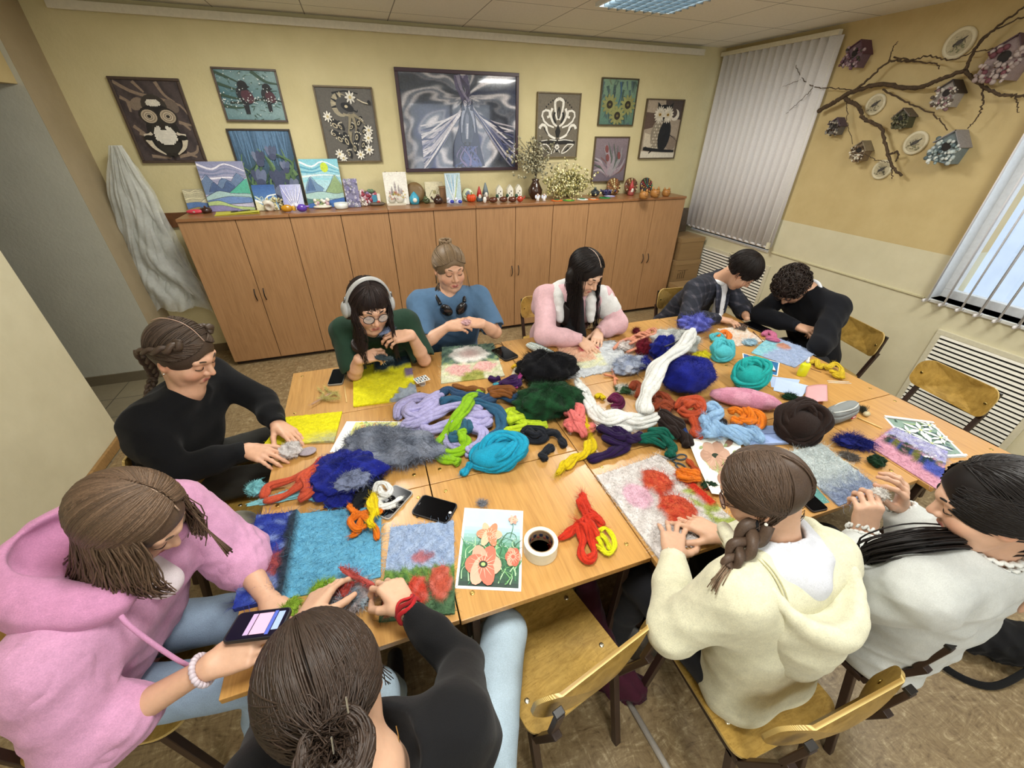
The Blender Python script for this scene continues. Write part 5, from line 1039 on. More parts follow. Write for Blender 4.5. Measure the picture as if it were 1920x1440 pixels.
roving('wool_wisp', 'pale yellow wool wisp on the back left desk', [[(596, 728), (606, 738, .012), (600, 748), (614, 744, .012), (626, 738), (636, 742)], [(610, 726), (618, 736, .01), (630, 736)], [(604, 744), (618, 748), (632, 748)]], '#cfc47c', .0024, 160, L=.035)
roving('wool_wisp', 'thin dusty pink wool wisp below the pale yellow one', [[(584, 758), (598, 750), (612, 742), (622, 737)]], '#c9a690', .003, 60)
def n2(u, v, a=1.0): return math.sin(u*17*a+3*math.sin(v*13*a))*.5+math.sin(v*23*a+4*math.sin(u*9*a)+1)*.5
def f_y1(u, v):
 col = mixc('#d8d010', '#e8e226', .5+.5*n2(u, v, 1.7)); hz = 0
 if v < .32-.1*u+.06*n2(u, v) and u > .35: col, hz = mixc('#1c3038', '#2d4656', .5+.5*n2(u, v, 2)), .014
 if u > .55 and v > .93-.55*(u-.55)+.09*n2(u*1.5, v): col, hz = mixc('#7d8aa0', '#a9b4bc', .5+.5*n2(v, u, 2)), .012
 elif u > .86 and .32 < v < .52: col, hz = '#7d6a8c', .01
 return col, hz
felt('yellow felt panel with dark teal wool along its far edge', [(663, 692), (768, 672), (784, 748), (663, 764)], f_y1, .007, 900, .022)
def f_y2(u, v):
 col = mixc('#d8cf10', '#e6de20', .5+.5*n2(u, v, 1.7)); q = max(0, v-.6)*max(0, u-.45)*9*(.6+.4*n2(u, v, 2))
 return mixc(col, '#a9aa94', min(.85, q)), min(.006, q*.006)
felt('yellow felt panel in front of the person in the black sweatshirt', [(533, 784), (642, 773), (627, 830), (495, 836)], f_y2, .005, 400, .015)
def d_yel(p):
 r = p.r
 p.poly([(.16, .03), (.86, .03), (.86, .97), (.16, .97)], '#d3d57c')
 for i in range(80): x, y = r.uniform(.18, .84), r.uniform(.05, .93); p.stroke([(x, y), (x+r.uniform(-.1, .1), y+r.uniform(-.1, .1))], .07, jit(r.choice(['#d8cf4a', '#b9cf7a', '#e0d88a', '#8fae62', '#e8b84a', '#cfe0b0']), .1), .02)
print_sheet('print of yellow and green flowers half under grey wool', [(650, 790), (762, 790), (748, 842), (618, 848)], d_yel)
lump('wool_heap', 'large smoky grey heap of combed wool over the yellow print', 735, 850, .205, .11, .1, '#6b7280', -.42, 2200, .055, .13, cols=['#5f6675', '#737a89', '#818795'], w=.0009)
lump('wool_heap', 'royal blue wool heap with a grey patch on the left desks', 655, 900, .14, .115, .105, '#16207f', .1, 1300, .035, .13, cols=['#131c78', '#1c2788', '#101a66'])
lump('wool_heap', 'small grey wool tuft lying on the royal blue heap', 660, 905, .062, .045, .035, '#727b96', .1, 500, .03, h0=.06)
lump('wool_heap', 'black wool hank between the blue heap and the tablet', 690, 922, .03, .1, .05, '#171a1e', -.5, 600, .03)
lump('wool_heap', 'lower royal blue wool tuft touching the blue heap', 640, 942, .05, .04, .045, '#18217a', .1, 300, .03)
roving('wool_hank', 'coral orange wool hank looped on the left table edge', [[(492, 935), (505, 912, .02), (545, 900, .03), (585, 880, .035), (605, 862, .03), (622, 858)], [(495, 940, .012), (530, 930, .02), (560, 912, .04), (590, 890, .05), (606, 900, .05), (580, 925, .04), (562, 935, .02)],
 [(556, 905, .05), (578, 885, .055), (600, 880, .05), (605, 905, .03)], [(570, 890, .055), (575, 915, .05), (566, 932, .02)], [(600, 870, .04), (595, 885, .05), (570, 900, .05)]], '#c25238', .012, 70)
lump('wool_tuft', 'light aqua wool tuft right of the coral hank', 600, 928, .045, .035, .04, '#6fb4bf', .3, 300, .02); lump('wool_tuft', 'light aqua wool tuft left of the coral hank, at the table edge', 482, 921, .03, .035, .04, '#74b5bc', .3, 260, .02)
lump('wool_tuft', 'flat aqua wool strand under the coral hank', 545, 930, .12, .025, .02, '#7cb8c0', .05, 200, .02)
lump('wool_ball', 'white wool ball under the hands of the person in the black sweatshirt', 547, 853, .045, .04, .06, '#d2cdcb', .3, 500, .02)
MB_ = MB().ell(T(577, 846, .014), (.035, .028, .006), None, 22, 10, '#a79ca4'); tag(MB_.build('felt_disc', 'wool', smooth=True), 'flat mauve-grey felt disc beside the white wool ball', 'felt disc')
def f_navy(u, v):
 s = n2(u, v, 1.3)
 if u > .34:
  col = mixc('#5aa3c8', '#74b8d6', .5+.5*n2(u, v, 3)); return col, 0
 col = mixc('#1a2a8c', '#3c52ac', .5+.5*s)
 if .02+.1*v < u and s > .55: col = mixc('#5f77bc', '#8fa0cc', .5)
 if .5 < v+.05*s < .74 and u < .27: col = mixc('#7d3a50', '#b0524a', .5+.5*n2(v, u, 3))
 elif .72 < v < .86 and u < .25: col = mixc('#4a5a9c', '#7d8ab4', .5+.5*s)
 if u > .26+.02*s: col = mixc('#1f2a38', '#2f3c4a', .5+.5*s); return col, .02
 return col, .012
felt('sky blue felt half covered with navy and red wool', [(484, 972), (715, 950), (714, 1083), (440, 1148)], f_navy, .004, 2200, .04, n=80, w=.0005)
def tabl():
 t = phone('grey-framed tablet half under white wool', [(738, 907), (772, 920), (733, 978), (692, 958)], case='#9d968c', scr='#101013', th=.008, name='tablet')
tabl()
roving('wool_hank', 'white wool curl lying on the tablet', [[(700, 925), (706, 908, .04), (722, 906, .045), (732, 918, .035), (722, 932, .03), (708, 938, .03), (712, 950, .025), (732, 945, .025), (755, 932, .02)], [(712, 912, .05), (716, 925, .045), (728, 930, .035)], [(705, 930, .03), (720, 950, .02), (742, 948, .02)]], '#e2e2de', .008, 90)
roving('wool_hank', 'orange wool hank with long ends on the blue felt', [[(655, 945, .03), (664, 960, .03), (680, 962, .03), (700, 960, .03), (718, 958, .025)], [(660, 975, .03), (676, 965, .04), (690, 975, .04), (704, 990, .02), (708, 1012)], [(676, 970, .04), (672, 995, .02), (655, 1008)], [(664, 962, .04), (656, 978, .03), (670, 992, .03), (690, 985, .03)]], '#d8701a', .0088, 50)
roving('wool_hank', 'bright yellow wool strand over the orange hank', [[(696, 930, .045), (694, 948, .055), (700, 962, .055), (694, 978, .05), (700, 988, .04)], [(700, 925, .04), (704, 945, .05), (706, 965, .05)]], '#e0c812', .0088, 110, L=.03)
phone('black phone with a round home button in the middle of the near desks', [(790, 926), (860, 944), (838, 983), (773, 962)], case='#16161a', th=.009, button=(.062, 0))
tag(MB().box(T(784, 967, .002), (.016, .012, .004), rotz(.2), '#2a1d18').build('paper_scrap', 'paper'), 'tiny dark scrap beside the phone with a home button', 'scrap')
def f_poppy(u, v):
 s = n2(u, v, 1.5)
 if v < .52+.03*s:
  col = mixc('#8fa5c8', '#a9bad4', .5+.5*s)
  if (u-.5)**2/.03+(v-.4)**2/.004 < 1+.6*s: col = mixc(col, '#b0504a', .8)
  return col, 0
 col = mixc('#3f6a3a', '#7fa04a', .5+.5*n2(v, u, 2)) if v < .68 else mixc('#2f4a34', '#5d7f5a', .5+.5*s)
 for x, y, r_, k in ((.48, .78, .15, '#c2402e'), (.8, .7, .16, '#b5523e'), (.12, .86, .1, '#c4624a')):
  if (u-x)**2+((v-y)*.9)**2 < r_*r_*(1+.25*s): col = mixc(k, '#d8867a', max(0, .5*s)); return col, .008
 return col, .003
felt('felted poppy meadow panel under the hand with the red bracelet', [(733, 990), (851, 978), (853, 1152), (711, 1168)], f_poppy, .004, 1600, .03, n=64)
def poppy(p, x, y, rx, ry, col='#d8745a', c2='#e8a48c', ctr=True, n=6, rot=0):
 for k in range(n): a = rot+2*PI*k/n; p.ell(x+.4*rx*math.cos(a), y+.4*ry*math.sin(a), rx*.66, ry*.66, jit(col if k % 2 else c2, .08), a, 14)
 for k in range(14): a = 2*PI*k/14; p.stroke([(x+.25*rx*math.cos(a), y+.25*ry*math.sin(a)), (x+.85*rx*math.cos(a), y+.85*ry*math.sin(a))], .012, jit('#f0c0a8', .1), .003)
 if ctr: p.ell(x, y, rx*.25, ry*.22, '#24301f'); p.ell(x, y, rx*.13, ry*.12, '#a9c07a')
def d_poppies(p):
 r = p.r; n = 20
 for i in range(n): v0 = .03+.94*i/n; p.poly([(.04, v0), (.96, v0), (.96, v0+.95/n), (.04, v0+.95/n)], mixc(mixc('#2c4038', '#4d8a62', min(1, i/8)), '#b9dce8', max(0, min(1, (i-9)/6))))
 for i in range(70): x, y = r.uniform(.06, .94), r.uniform(.04, .5); p.stroke([(x, y), (x+r.uniform(-.1, .1), y+.1), (x+r.uniform(-.18, .18), y+.16)], .018, jit(r.choice(['#2f5a3c', '#6fa86a', '#a9d0a0', '#3c7a52']), .1), .003)
 for q in (((.45, .3), (.5, .5), (.48, .62)), ((.62, .5), (.75, .66), (.88, .64), (.9, .58)), ((.8, .6), (.84, .74), (.82, .82))): p.stroke(q, .014, '#3f6a4a', .008)
 poppy(p, .4, .26, .27, .18, '#d8705a'); poppy(p, .46, .63, .2, .1, '#dc8260', '#eab090', False); poppy(p, .86, .36, .12, .1, '#c8644e', '#e09a80', False); poppy(p, .84, .84, .08, .045, '#d8907c', '#e8b0a0', False)
 for i in range(40): p.ell(r.uniform(.08, .9), r.uniform(.45, .6), .006, .004, '#e6f0ee', 0, 6)
print_sheet('white-bordered print of orange poppies next to the tape', [(871, 952), (981, 958), (977, 1109), (853, 1103)], d_poppies)
lump('wool_wisp', 'tiny grey wool wisp above the poppy print', 905, 946, .012, .01, .012, '#8d8f96', 0, 160, .03)
def tape():
 P = T(1013, 1032); t = thing('tape_roll', 'roll of white masking tape between the poppy print and red wool', 'tape', P); ro, ri, h = .056, .039, .05
 MB().lathe([(ri+.003, .0005), (ro, .0005), (ro, h), (ri+.003, h), (ri+.003, .0005)], P, 44, None, '#dcd8c0').build('tape_winding', 'satin', t, bev=.001)
 MB().lathe([(ri, .001), (ri+.0029, .001), (ri+.0029, h-.001), (ri, h-.001), (ri, .001)], P, 44, None, '#8a6f52').build('card_core', 'carton', t)
 b = MB()
 for k in range(11):
  a = 2*PI*k/11; b.box(P+V3(math.cos(a)*(ri-.0006), math.sin(a)*(ri-.0006), h*.55), (.001, .011, .014), rotz(a), '#2d3046'); b.box(P+V3(math.cos(a+.25)*(ri-.0006), math.sin(a+.25)*(ri-.0006), h*.35), (.001, .008, .008), rotz(a+.25), '#8a3a34')
 b.build('printed_core_marks', 'paper', t)
tape()
roving('wool_hank', 'vivid red wool hank on the near middle desk', [[(1092, 925), (1098, 945, .02), (1108, 960, .03), (1122, 975, .03), (1132, 988, .02)], [(1048, 1010), (1068, 998, .015), (1085, 985, .03), (1100, 970, .035), (1118, 970, .03), (1128, 985, .02)], [(1085, 985, .03), (1092, 1010, .02), (1090, 1035, .015), (1102, 1050, .015), (1114, 1038, .015), (1108, 1012, .02), (1100, 990, .035), (1086, 980, .04)],
 [(1095, 955, .03), (1105, 980, .04), (1115, 1000, .03), (1118, 1020)], [(1088, 935, .02), (1094, 955, .03), (1108, 975, .04)]], '#c8341e', .0098, 80, L=.035, tips=25)
roving('wool_hank', 'lemon yellow wool curl tucked against the red hank', [[(1122, 995, .025), (1135, 990, .03), (1148, 1005, .02), (1152, 1025), (1142, 1038), (1128, 1030), (1118, 1018, .015)], [(1126, 1000, .03), (1138, 1015, .025), (1144, 1032)], [(1120, 1005, .03), (1128, 1022, .02), (1136, 1040)]], '#d8d81e', .0068, 60)
roving('wool_hank', 'lavender wool roving in thick loops, left of the heap', [[(745, 785), (750, 765, .02), (775, 748, .03), (800, 745, .035), (815, 758, .04), (795, 775, .04), (770, 790, .03), (752, 798)], [(750, 800), (775, 800, .02), (810, 780, .04), (840, 765, .05), (875, 762, .05), (905, 770, .04)], [(790, 790, .02), (800, 808, .02), (830, 800, .03), (860, 785, .05), (890, 780, .05), (925, 778, .03)],
 [(760, 770, .04), (790, 762, .05), (815, 745, .045), (828, 738, .03)], [(885, 800, .04), (905, 812, .04), (895, 835, .03), (882, 850), (892, 830)], [(845, 800, .05), (870, 790, .06), (900, 795, .05), (920, 790, .03)], [(840, 815, .03), (850, 835, .02), (868, 838, .02)], [(775, 755, .04), (765, 775, .04), (790, 785, .04)]], '#a9a4cf', .02, 50, ridge=.1)
roving('wool_hank', 'slate teal wool roving behind and under the lime strand', [[(822, 742, .03), (842, 730, .04), (862, 742, .04), (895, 745, .04), (930, 752, .04)], [(890, 750, .06), (915, 760, .06), (935, 775, .05), (940, 800, .03), (925, 820, .03), (905, 832, .02)], [(850, 805, .05), (870, 795, .06), (880, 810, .05)], [(900, 755, .06), (930, 742, .05), (962, 748, .03), (970, 742, .02)], [(825, 755, .04), (850, 750, .05), (880, 758, .05)], [(842, 820, .04), (860, 815, .05), (872, 800, .05)]], '#2c506e', .02, 50, ridge=.1, cols=['#2a4666', '#2c5674', '#2f5a70'])
roving('wool_hank', 'lime green wool roving in a long loop over the lavender', [[(880, 745, .075), (868, 760, .085), (855, 785, .075), (842, 805, .05), (825, 825, .03), (818, 842, .02), (838, 850, .02), (862, 846, .025), (872, 830, .04), (862, 812, .06), (875, 808, .06)], [(902, 735, .04), (888, 742, .06), (872, 752, .08)], [(822, 835, .02), (828, 858), (850, 864), (862, 868)], [(884, 748, .08), (872, 768, .09), (858, 790, .08), (845, 812, .05)]], '#85b51e', .016, 50, L=.035)
roving('wool_hank', 'acid yellow-green wool roving in front of the dark green heap', [[(945, 778, .03), (960, 768, .04), (978, 775, .04), (985, 790, .03), (1010, 795, .03), (1024, 796)], [(935, 812), (960, 806, .02), (985, 798, .03), (968, 785, .04), (950, 780, .04)], [(950, 790, .04), (975, 783, .05), (995, 785, .03)]], '#b4cc2a', .017, 50, ridge=.08)
roving('wool_hank', 'short brown wool roll beside the teal roving', [[(915, 735, .045), (930, 728, .06), (955, 730, .06), (962, 738, .05)], [(918, 740, .06), (940, 737, .07), (960, 742, .05)]], '#7a4a22', .017, 40)
roving('wool_hank', 'brown wool strip edging the water lily felt', [[(850, 722, .02), (870, 728, .025), (890, 730, .025), (908, 736, .03)]], '#7a4d24', .014, 40)
skein('wool_skein', 'bright cyan wool skein alone on the middle desks', 938, 864, .145, .085, .1, '#1d93b4', 11, .018, .0, 5, tail=[[(885, 868, .03), (875, 880), (865, 890)]])
roving('wool_hank', 'small black wool coil with a separate short tail', [[(978, 812, .02), (990, 802, .035), (1012, 805, .035), (1022, 818, .02), (1008, 828), (985, 822), (975, 815, .02)], [(1022, 810, .03), (1042, 812, .03), (1052, 825, .02), (1058, 838)], [(1038, 838), (1024, 845), (1016, 852), (1024, 862)], [(990, 805, .045), (1002, 815, .04), (1015, 812, .04)]], '#1d2027', .013, 50)
lump('wool_heap', 'large black wool heap, tallest of the middle pile', 1023, 714, .165, .1, .19, '#0d0d10', -.18, 1500, .045, .12, cols=['#0d0d10', '#131317'])
lump('wool_heap', 'dark green wool heap in front of the black one', 1029, 772, .17, .11, .16, '#12361c', -.05, 2200, .035, .14, cols=['#12361c', '#174224', '#0e2c17'])
roving('wool_hank', 'dark purple wool tangle left of the black heap', [[(935, 722, .03), (950, 712, .04), (965, 708, .06), (972, 720, .06), (958, 725, .05)], [(945, 718, .04), (962, 716, .07), (975, 708, .06)], [(918, 708, .02), (928, 712, .02), (938, 708, .03)]], '#35194a', .013, 50)
roving('wool_wisp', 'magenta wool strand against the black heap', [[(968, 728, .05), (972, 712, .07), (978, 700, .08)]], '#9c3a78', .008, 40)
roving('wool_wisp', 'teal wool wisp in front of the purple tangle', [[(925, 722, .02), (938, 720, .03), (952, 724, .03)]], '#3f9db0', .01, 40)
roving('wool_wisp', 'mustard wool curl behind the black heap', [[(960, 690, .015), (972, 682, .02), (988, 678, .02), (1000, 682)]], '#d8b020', .01, 40); roving('wool_wisp', 'cream wool wisp left of the black heap', [[(962, 704, .02), (966, 695, .03), (975, 690, .03)]], '#dcd4bc', .01, 30)
roving('wool_hank', 'salmon pink wool roving at the middle of the heap', [[(1060, 778, .05), (1075, 762, .07), (1088, 768, .07), (1085, 785, .06), (1068, 792, .05), (1060, 800, .03)], [(1062, 800, .04), (1080, 800, .04), (1100, 805, .035), (1112, 796, .03)], [(1075, 790, .06), (1090, 805, .05), (1098, 818, .02)], [(1070, 770, .08), (1080, 785, .07), (1095, 790, .05)]], '#d8706c', .017, 50, ridge=.08)
roving('wool_hank', 'golden yellow wool strand with a frayed end', [[(1088, 770, .06), (1096, 790, .05), (1102, 805, .04)], [(1108, 822, .02), (1112, 838), (1095, 850), (1075, 860), (1058, 872), (1045, 888)], [(1106, 826, .03), (1098, 848, .02), (1078, 862), (1060, 878)]], '#d2b814', .012, 70, L=.04, tips=40)
roving('wool_hank', 'deep violet wool hank with a tail on the desk', [[(1120, 808, .03), (1135, 800, .05), (1155, 805, .05), (1172, 815, .04), (1178, 830, .03), (1165, 842, .02)], [(1130, 818, .04), (1150, 828, .04), (1170, 838, .02), (1150, 848), (1128, 856), (1103, 862)], [(1125, 800, .05), (1150, 815, .06), (1172, 822, .04)], [(1170, 820, .05), (1190, 822, .04), (1202, 812, .04)]], '#24123c', .016, 60)
W_ = '#dfe0dc'
roving('wool_hank', 'long white wool roving snaking down the middle of the heap', [[(1082, 712, .04), (1092, 730, .05), (1102, 750, .05), (1115, 770, .06), (1140, 785, .06), (1170, 792, .06), (1200, 798, .05), (1228, 788, .04)], [(1090, 735, .07), (1105, 760, .07), (1120, 785, .06), (1150, 795, .06), (1185, 805, .045)], [(1100, 745, .06), (1112, 775, .06), (1138, 790, .07), (1172, 785, .08), (1210, 782, .06)], [(1088, 722, .06), (1098, 748, .07)], [(1125, 780, .07), (1160, 778, .09), (1195, 790, .07), (1238, 780, .05)], [(1115, 765, .07), (1130, 780, .08), (1160, 800, .05)]], W_, .019, 90, L=.04, tips=40)
roving('wool_hank', 'thick white wool rope laid over the royal blue ball', [[(1205, 775, .08), (1208, 750, .11), (1215, 725, .14), (1228, 695, .17), (1250, 670, .17), (1275, 652, .15), (1292, 635, .13), (1300, 618, .11)], [(1209, 775, .09), (1213, 748, .125), (1221, 722, .155), (1235, 694, .185), (1256, 668, .185), (1282, 648, .16), (1296, 622, .12)]], W_, .024, 160, L=.03, ridge=.05)
lump('wool_ball', 'big royal blue wool ball under the white rope', 1282, 728, .155, .115, .2, '#141c74', .1, 2200, .024, .05, cols=['#141c74', '#182180'])
lump('wool_heap', 'royal blue wool tuft behind the white rope', 1240, 676, .075, .07, .17, '#171f7a', .4, 500, .03, cols=['#171f7a', '#1d2788'])
lump('wool_heap', 'royal blue wool tuft touching the pale grey cloud', 1205, 690, .06, .035, .07, '#1c2684', .7, 400, .03)
lump('wool_heap', 'pale grey-white wool heap with a black cord on top', 1262, 660, .15, .11, .15, '#bcbfba', -.1, 1100, .04, .16, cols=['#c4c6c2', '#aeb2b0', '#d2d3ce'])
tag(MB().tube(smooth_path([T(1246, 650, .14), T(1270, 640, .15), T(1294, 622, .13)], 12), .004, 7, '#15161a').build('braided_string', 'satin', smooth=True), 'short black string on the pale grey wool heap', 'string')
lump('wool_heap', 'periwinkle blue wool heap nearest the person in the checked jacket', 1300, 620, .115, .075, .12, '#5a60b8', .1, 800, .045, .2, cols=['#5a60b8', '#6a70c4', '#4c52a8'])
roving('wool_hank', 'peach wool strands at the far right end of the heap', [[(1150+10*k, 655-4*k+random.uniform(-6, 6)), (1165+10*k, 640-4*k, .03), (1180+9*k, 636-3*k+random.uniform(-6, 8), .04), (1200+7*k, 640-2*k, .02)] for k in range(7)]+[[(1175, 660, .03), (1200, 650, .05), (1225, 640, .05), (1250, 632, .03)], [(1180, 645, .05), (1210, 632, .05), (1240, 622, .03)]], '#d8957a', .009, 50)
lump('wool_tuft', 'burgundy wool tuft in the peach strands', 1205, 664, .055, .045, .11, '#6a1626', .8, 500, .03); lump('wool_tuft', 'small burgundy wool wisp at the far side of the peach strands', 1192, 624, .025, .02, .035, '#6a1a28', .8, 250, .03)
lump('wool_tuft', 'white wool tuft left of the burgundy one', 1172, 655, .05, .04, .05, '#d8d0cc', .2, 400, .035)
lump('wool_heap', 'light blue-grey wool cloud in the middle of the heap', 1178, 694, .11, .065, .085, '#9aa4ba', .3, 900, .04, .2, cols=['#a4aec2', '#8f9ab2', '#b5bccb'])
roving('wool_wisp', 'short peach wool curl on bare desk pointing sideways', [[(1132, 702), (1148, 705, .01), (1158, 712)]], '#d8906c', .006, 30); roving('wool_wisp', 'short peach wool curl on bare desk pointing at the camera', [[(1148, 692, .01), (1152, 706, .012), (1153, 722)]], '#d8906c', .006, 30)
roving('wool_hank', 'burgundy wool coil half under the white roving', [[(1142, 752, .03), (1152, 742, .04), (1165, 748, .04), (1160, 762, .03), (1145, 762, .03)], [(1150, 748, .05), (1160, 756, .045)]], '#5d1a40', .013, 40)
roving('wool_wisp', 'small yellow wool curl by the burgundy coil', [[(1116, 745, .01), (1125, 740, .015), (1132, 748)]], '#d0b818', .01, 30); lump('wool_tuft', 'dark green and white wool tuft behind the white roving', 1170, 735, .05, .03, .04, '#2c4a2e', -.6, 400, .03, cols=['#24442a', '#c9c9c0', '#3a5a3a'])
lump('wool_heap', 'bright yellow wool tuft against the royal blue ball', 1312, 678, .06, .035, .07, '#d0c622', .1, 400, .025)
roving('wool_hank', 'rust brown wool folds behind the orange-red roll', [[(1215, 752, .05), (1235, 740, .07), (1250, 745, .07), (1262, 760, .05)], [(1222, 765, .05), (1245, 755, .08), (1262, 765, .06)], [(1230, 748, .07), (1242, 762, .07), (1255, 772, .05)]], '#8a3f26', .015, 50)
roving('wool_hank', 'rust orange wool roll with a hanging end', [[(1268, 768, .06), (1282, 750, .08), (1305, 748, .08), (1316, 760, .07), (1305, 775, .07), (1285, 775, .07), (1275, 764, .09)], [(1280, 758, .1), (1300, 756, .1), (1310, 766, .085)], [(1312, 770, .06), (1315, 795, .04), (1308, 822, .02)], [(1300, 780, .06), (1304, 800, .04), (1302, 820, .02)]], '#b0482a', .017, 50)
roving('wool_hank', 'brown-black wool roving across the front of the heap', [[(1232, 776, .06), (1252, 790, .06), (1270, 805, .05), (1285, 822, .03), (1292, 838)], [(1240, 770, .07), (1262, 785, .07), (1280, 805, .05)], [(1240, 790, .05), (1258, 805, .05), (1275, 818, .03)]], '#241a17', .018, 60)
roving('wool_wisp', 'brown-black wool strand under the sky blue roving', [[(1330, 800, .03), (1348, 790, .04), (1362, 795, .03)]], '#241a17', .014, 40)
roving('wool_wisp', 'rust brown wool strand behind the white rope', [[(1182, 730, .03), (1192, 718, .05), (1202, 728, .05), (1195, 745, .04)]], '#8a3f26', .015, 40)
roving('wool_hank', 'bottle green wool roving in front of the brown-black one', [[(1195, 828, .02), (1210, 818, .04), (1235, 815, .04), (1252, 828, .03), (1262, 840), (1252, 850)], [(1215, 808, .05), (1245, 808, .05), (1262, 825, .03)], [(1200, 822, .03), (1225, 826, .03), (1248, 838, .02)], [(1252, 845), (1262, 856)]], '#0f5a4a', .013, 50); roving('wool_wisp', 'deep blue wool strand beside the brown-black roving', [[(1272, 790, .05), (1282, 808, .04), (1288, 824, .02)]], '#1f3a74', .011, 30)
roving('wool_hank', 'pale sky blue wool roving, biggest of the right side', [[(1322, 768, .06), (1335, 760, .07), (1350, 772, .06), (1332, 785, .06), (1322, 805, .05)], [(1318, 815, .04), (1345, 808, .05), (1375, 805, .05), (1400, 812, .04), (1420, 825, .02)], [(1325, 795, .06), (1348, 800, .06), (1380, 815, .04), (1405, 830)], [(1335, 790, .07), (1362, 812, .05), (1392, 828, .02)], [(1320, 780, .07), (1330, 800, .06), (1345, 818, .04)], [(1400, 800, .04), (1415, 810, .03), (1425, 830, .02)]], '#8fb3d6', .018, 130, L=.04, ridge=.08, tips=40)
roving('wool_hank', 'bright orange wool curls in front of the pink bundle', [[(1365, 772, .04), (1380, 768, .06), (1395, 778, .06), (1385, 790, .05), (1370, 785, .05)], [(1392, 768, .07), (1415, 770, .06), (1428, 785, .05), (1420, 802, .03), (1400, 800, .03)], [(1385, 785, .06), (1405, 790, .06), (1415, 785, .06)], [(1400, 765, .08), (1410, 780, .07), (1405, 795, .05)]], '#d8741c', .013, 50)
lump('wool_bundle', 'long pink wool bundle lying diagonally', 1392, 760, .165, .062, .1, '#cf8fa6', -.62, 260, .015, .03, cols=['#d095aa', '#c8879e'])
skein('wool_skein', 'turquoise wool skein beside the pale blue papers', 1402, 722, .1, .085, .14, '#22a09c', 9, .021, .0, 11)
skein('wool_skein', 'aqua wool skein behind the bright yellow tuft', 1352, 672, .078, .07, .105, '#4fb4be', 7, .018, .0, 4)
skein('wool_skein', 'aqua wool ring with orange and yellow inside, furthest skein', 1345, 640, .06, .045, .04, '#54b0b8', 3, .013, .0, 8)
roving('wool_wisp', 'orange and yellow wool curl beside the furthest aqua skein', [[(1345, 632, .03), (1358, 622, .04), (1368, 630, .03), (1362, 642, .02)], [(1340, 642, .03), (1348, 648, .03)]], '#d87a2a', .012, 30, cols=['#d8742a', '#d8b82a'])
skein('wool_skein', 'chocolate brown wool skein by the grey pencil case', 1490, 816, .115, .09, .15, '#261a16', 8, .026, .0, 21)
roving('wool_wisp', 'orange wool tuft in front of the scissors', [[(1268, 885, .02), (1285, 888, .03), (1308, 892, .02)], [(1270, 892, .02), (1290, 898, .03), (1312, 898)], [(1275, 882, .03), (1295, 885, .03), (1310, 888, .015)]], '#d8721c', .012, 50); roving('wool_wisp', 'rust wool strand between scissors and poppy print', [[(1290, 862, .012), (1300, 875, .015), (1308, 888)]], '#a8461f', .01, 40)
def cup():
 P = T(792, 722); t = thing('creamer_cup', 'small white cream cup with a black-and-blue lettered foil lid', 'cup', P)
 MB().lathe([(.016, 0), (.018, .004), (.022, .034), (.024, .036)], P, 24, None, '#dcdad4').build('cup_body', 'satin', t, smooth=True)
 R = rotz(.3); MB().box(P+V3(0, 0, .0375), (.075, .06, .0012), R, '#e6e6e0').build('foil_lid', 'satin', t, bev=.0005); b = MB()
 for k in range(3):
  for j in range(5): b.box(P+R@V3(-.028+.0135*j, .02-.018*k, 0)+V3(0, 0, .0384), (.009 if (j+k) % 2 else .005, .012, .0005), R, ['#1b1b22', '#2f7fb0', '#1b1b22'][(k+j) % 3])
 b.build('lid_lettering', 'paper', t)
 b = MB()
 for k in range(3): b.box(P+V3(-.008+.008*k, -.0205, .018), (.005, .002, .012), None, '#6a6a74')
 b.build('cup_lettering', 'paper', t)
cup()
def f_lily(u, v):
 s = n2(u, v, 1.4); col = mixc('#3f5a58', '#7f9a80', .5+.5*s)
 d = ((u-.5)/.34)**2+((v-.3)/.24)**2
 if d < 1+.35*s: return mixc('#e2ded8', '#d0a8a4', max(0, .7-d*1.6)), .006
 if v > .55:
  col = mixc('#c9cfa4', '#e0dcc8', .5+.5*s)
  for x, y in ((.28, .72), (.72, .68)):
   if ((u-x)/.2)**2+((v-y)/.16)**2 < 1+.4*s: return mixc('#d88a8c', '#e8d0c4', .5+.5*n2(v, u, 3)), .004
  if abs(u-.5) < .18 and v > .75: col = mixc('#b5b060', '#7f8a3a', .5+.5*s)
 elif v > .4 and s > .2: col = mixc(col, '#a4b86a', .6)
 return col, 0
felt('fluffy felt of white and pink water lilies before the person in blue', [(829, 652), (925, 645), (946, 706), (827, 720)], f_lily, .004, 2200, .03, n=60)
phone('black phone in a thick dark case left of the patterned pouch', [(921, 655), (946, 648), (972, 667), (946, 677)], case='#1d1b1a', th=.012); tag(MB().tube(smooth_path([T(921, 652, .006), T(928, 646, .01), T(938, 645, .01), T(944, 650, .006)], 10), .002, 6, '#1a1a1a').build('wrist_strap', 'cloth', smooth=True), 'short black wrist strap of the phone by the pouch', 'strap')
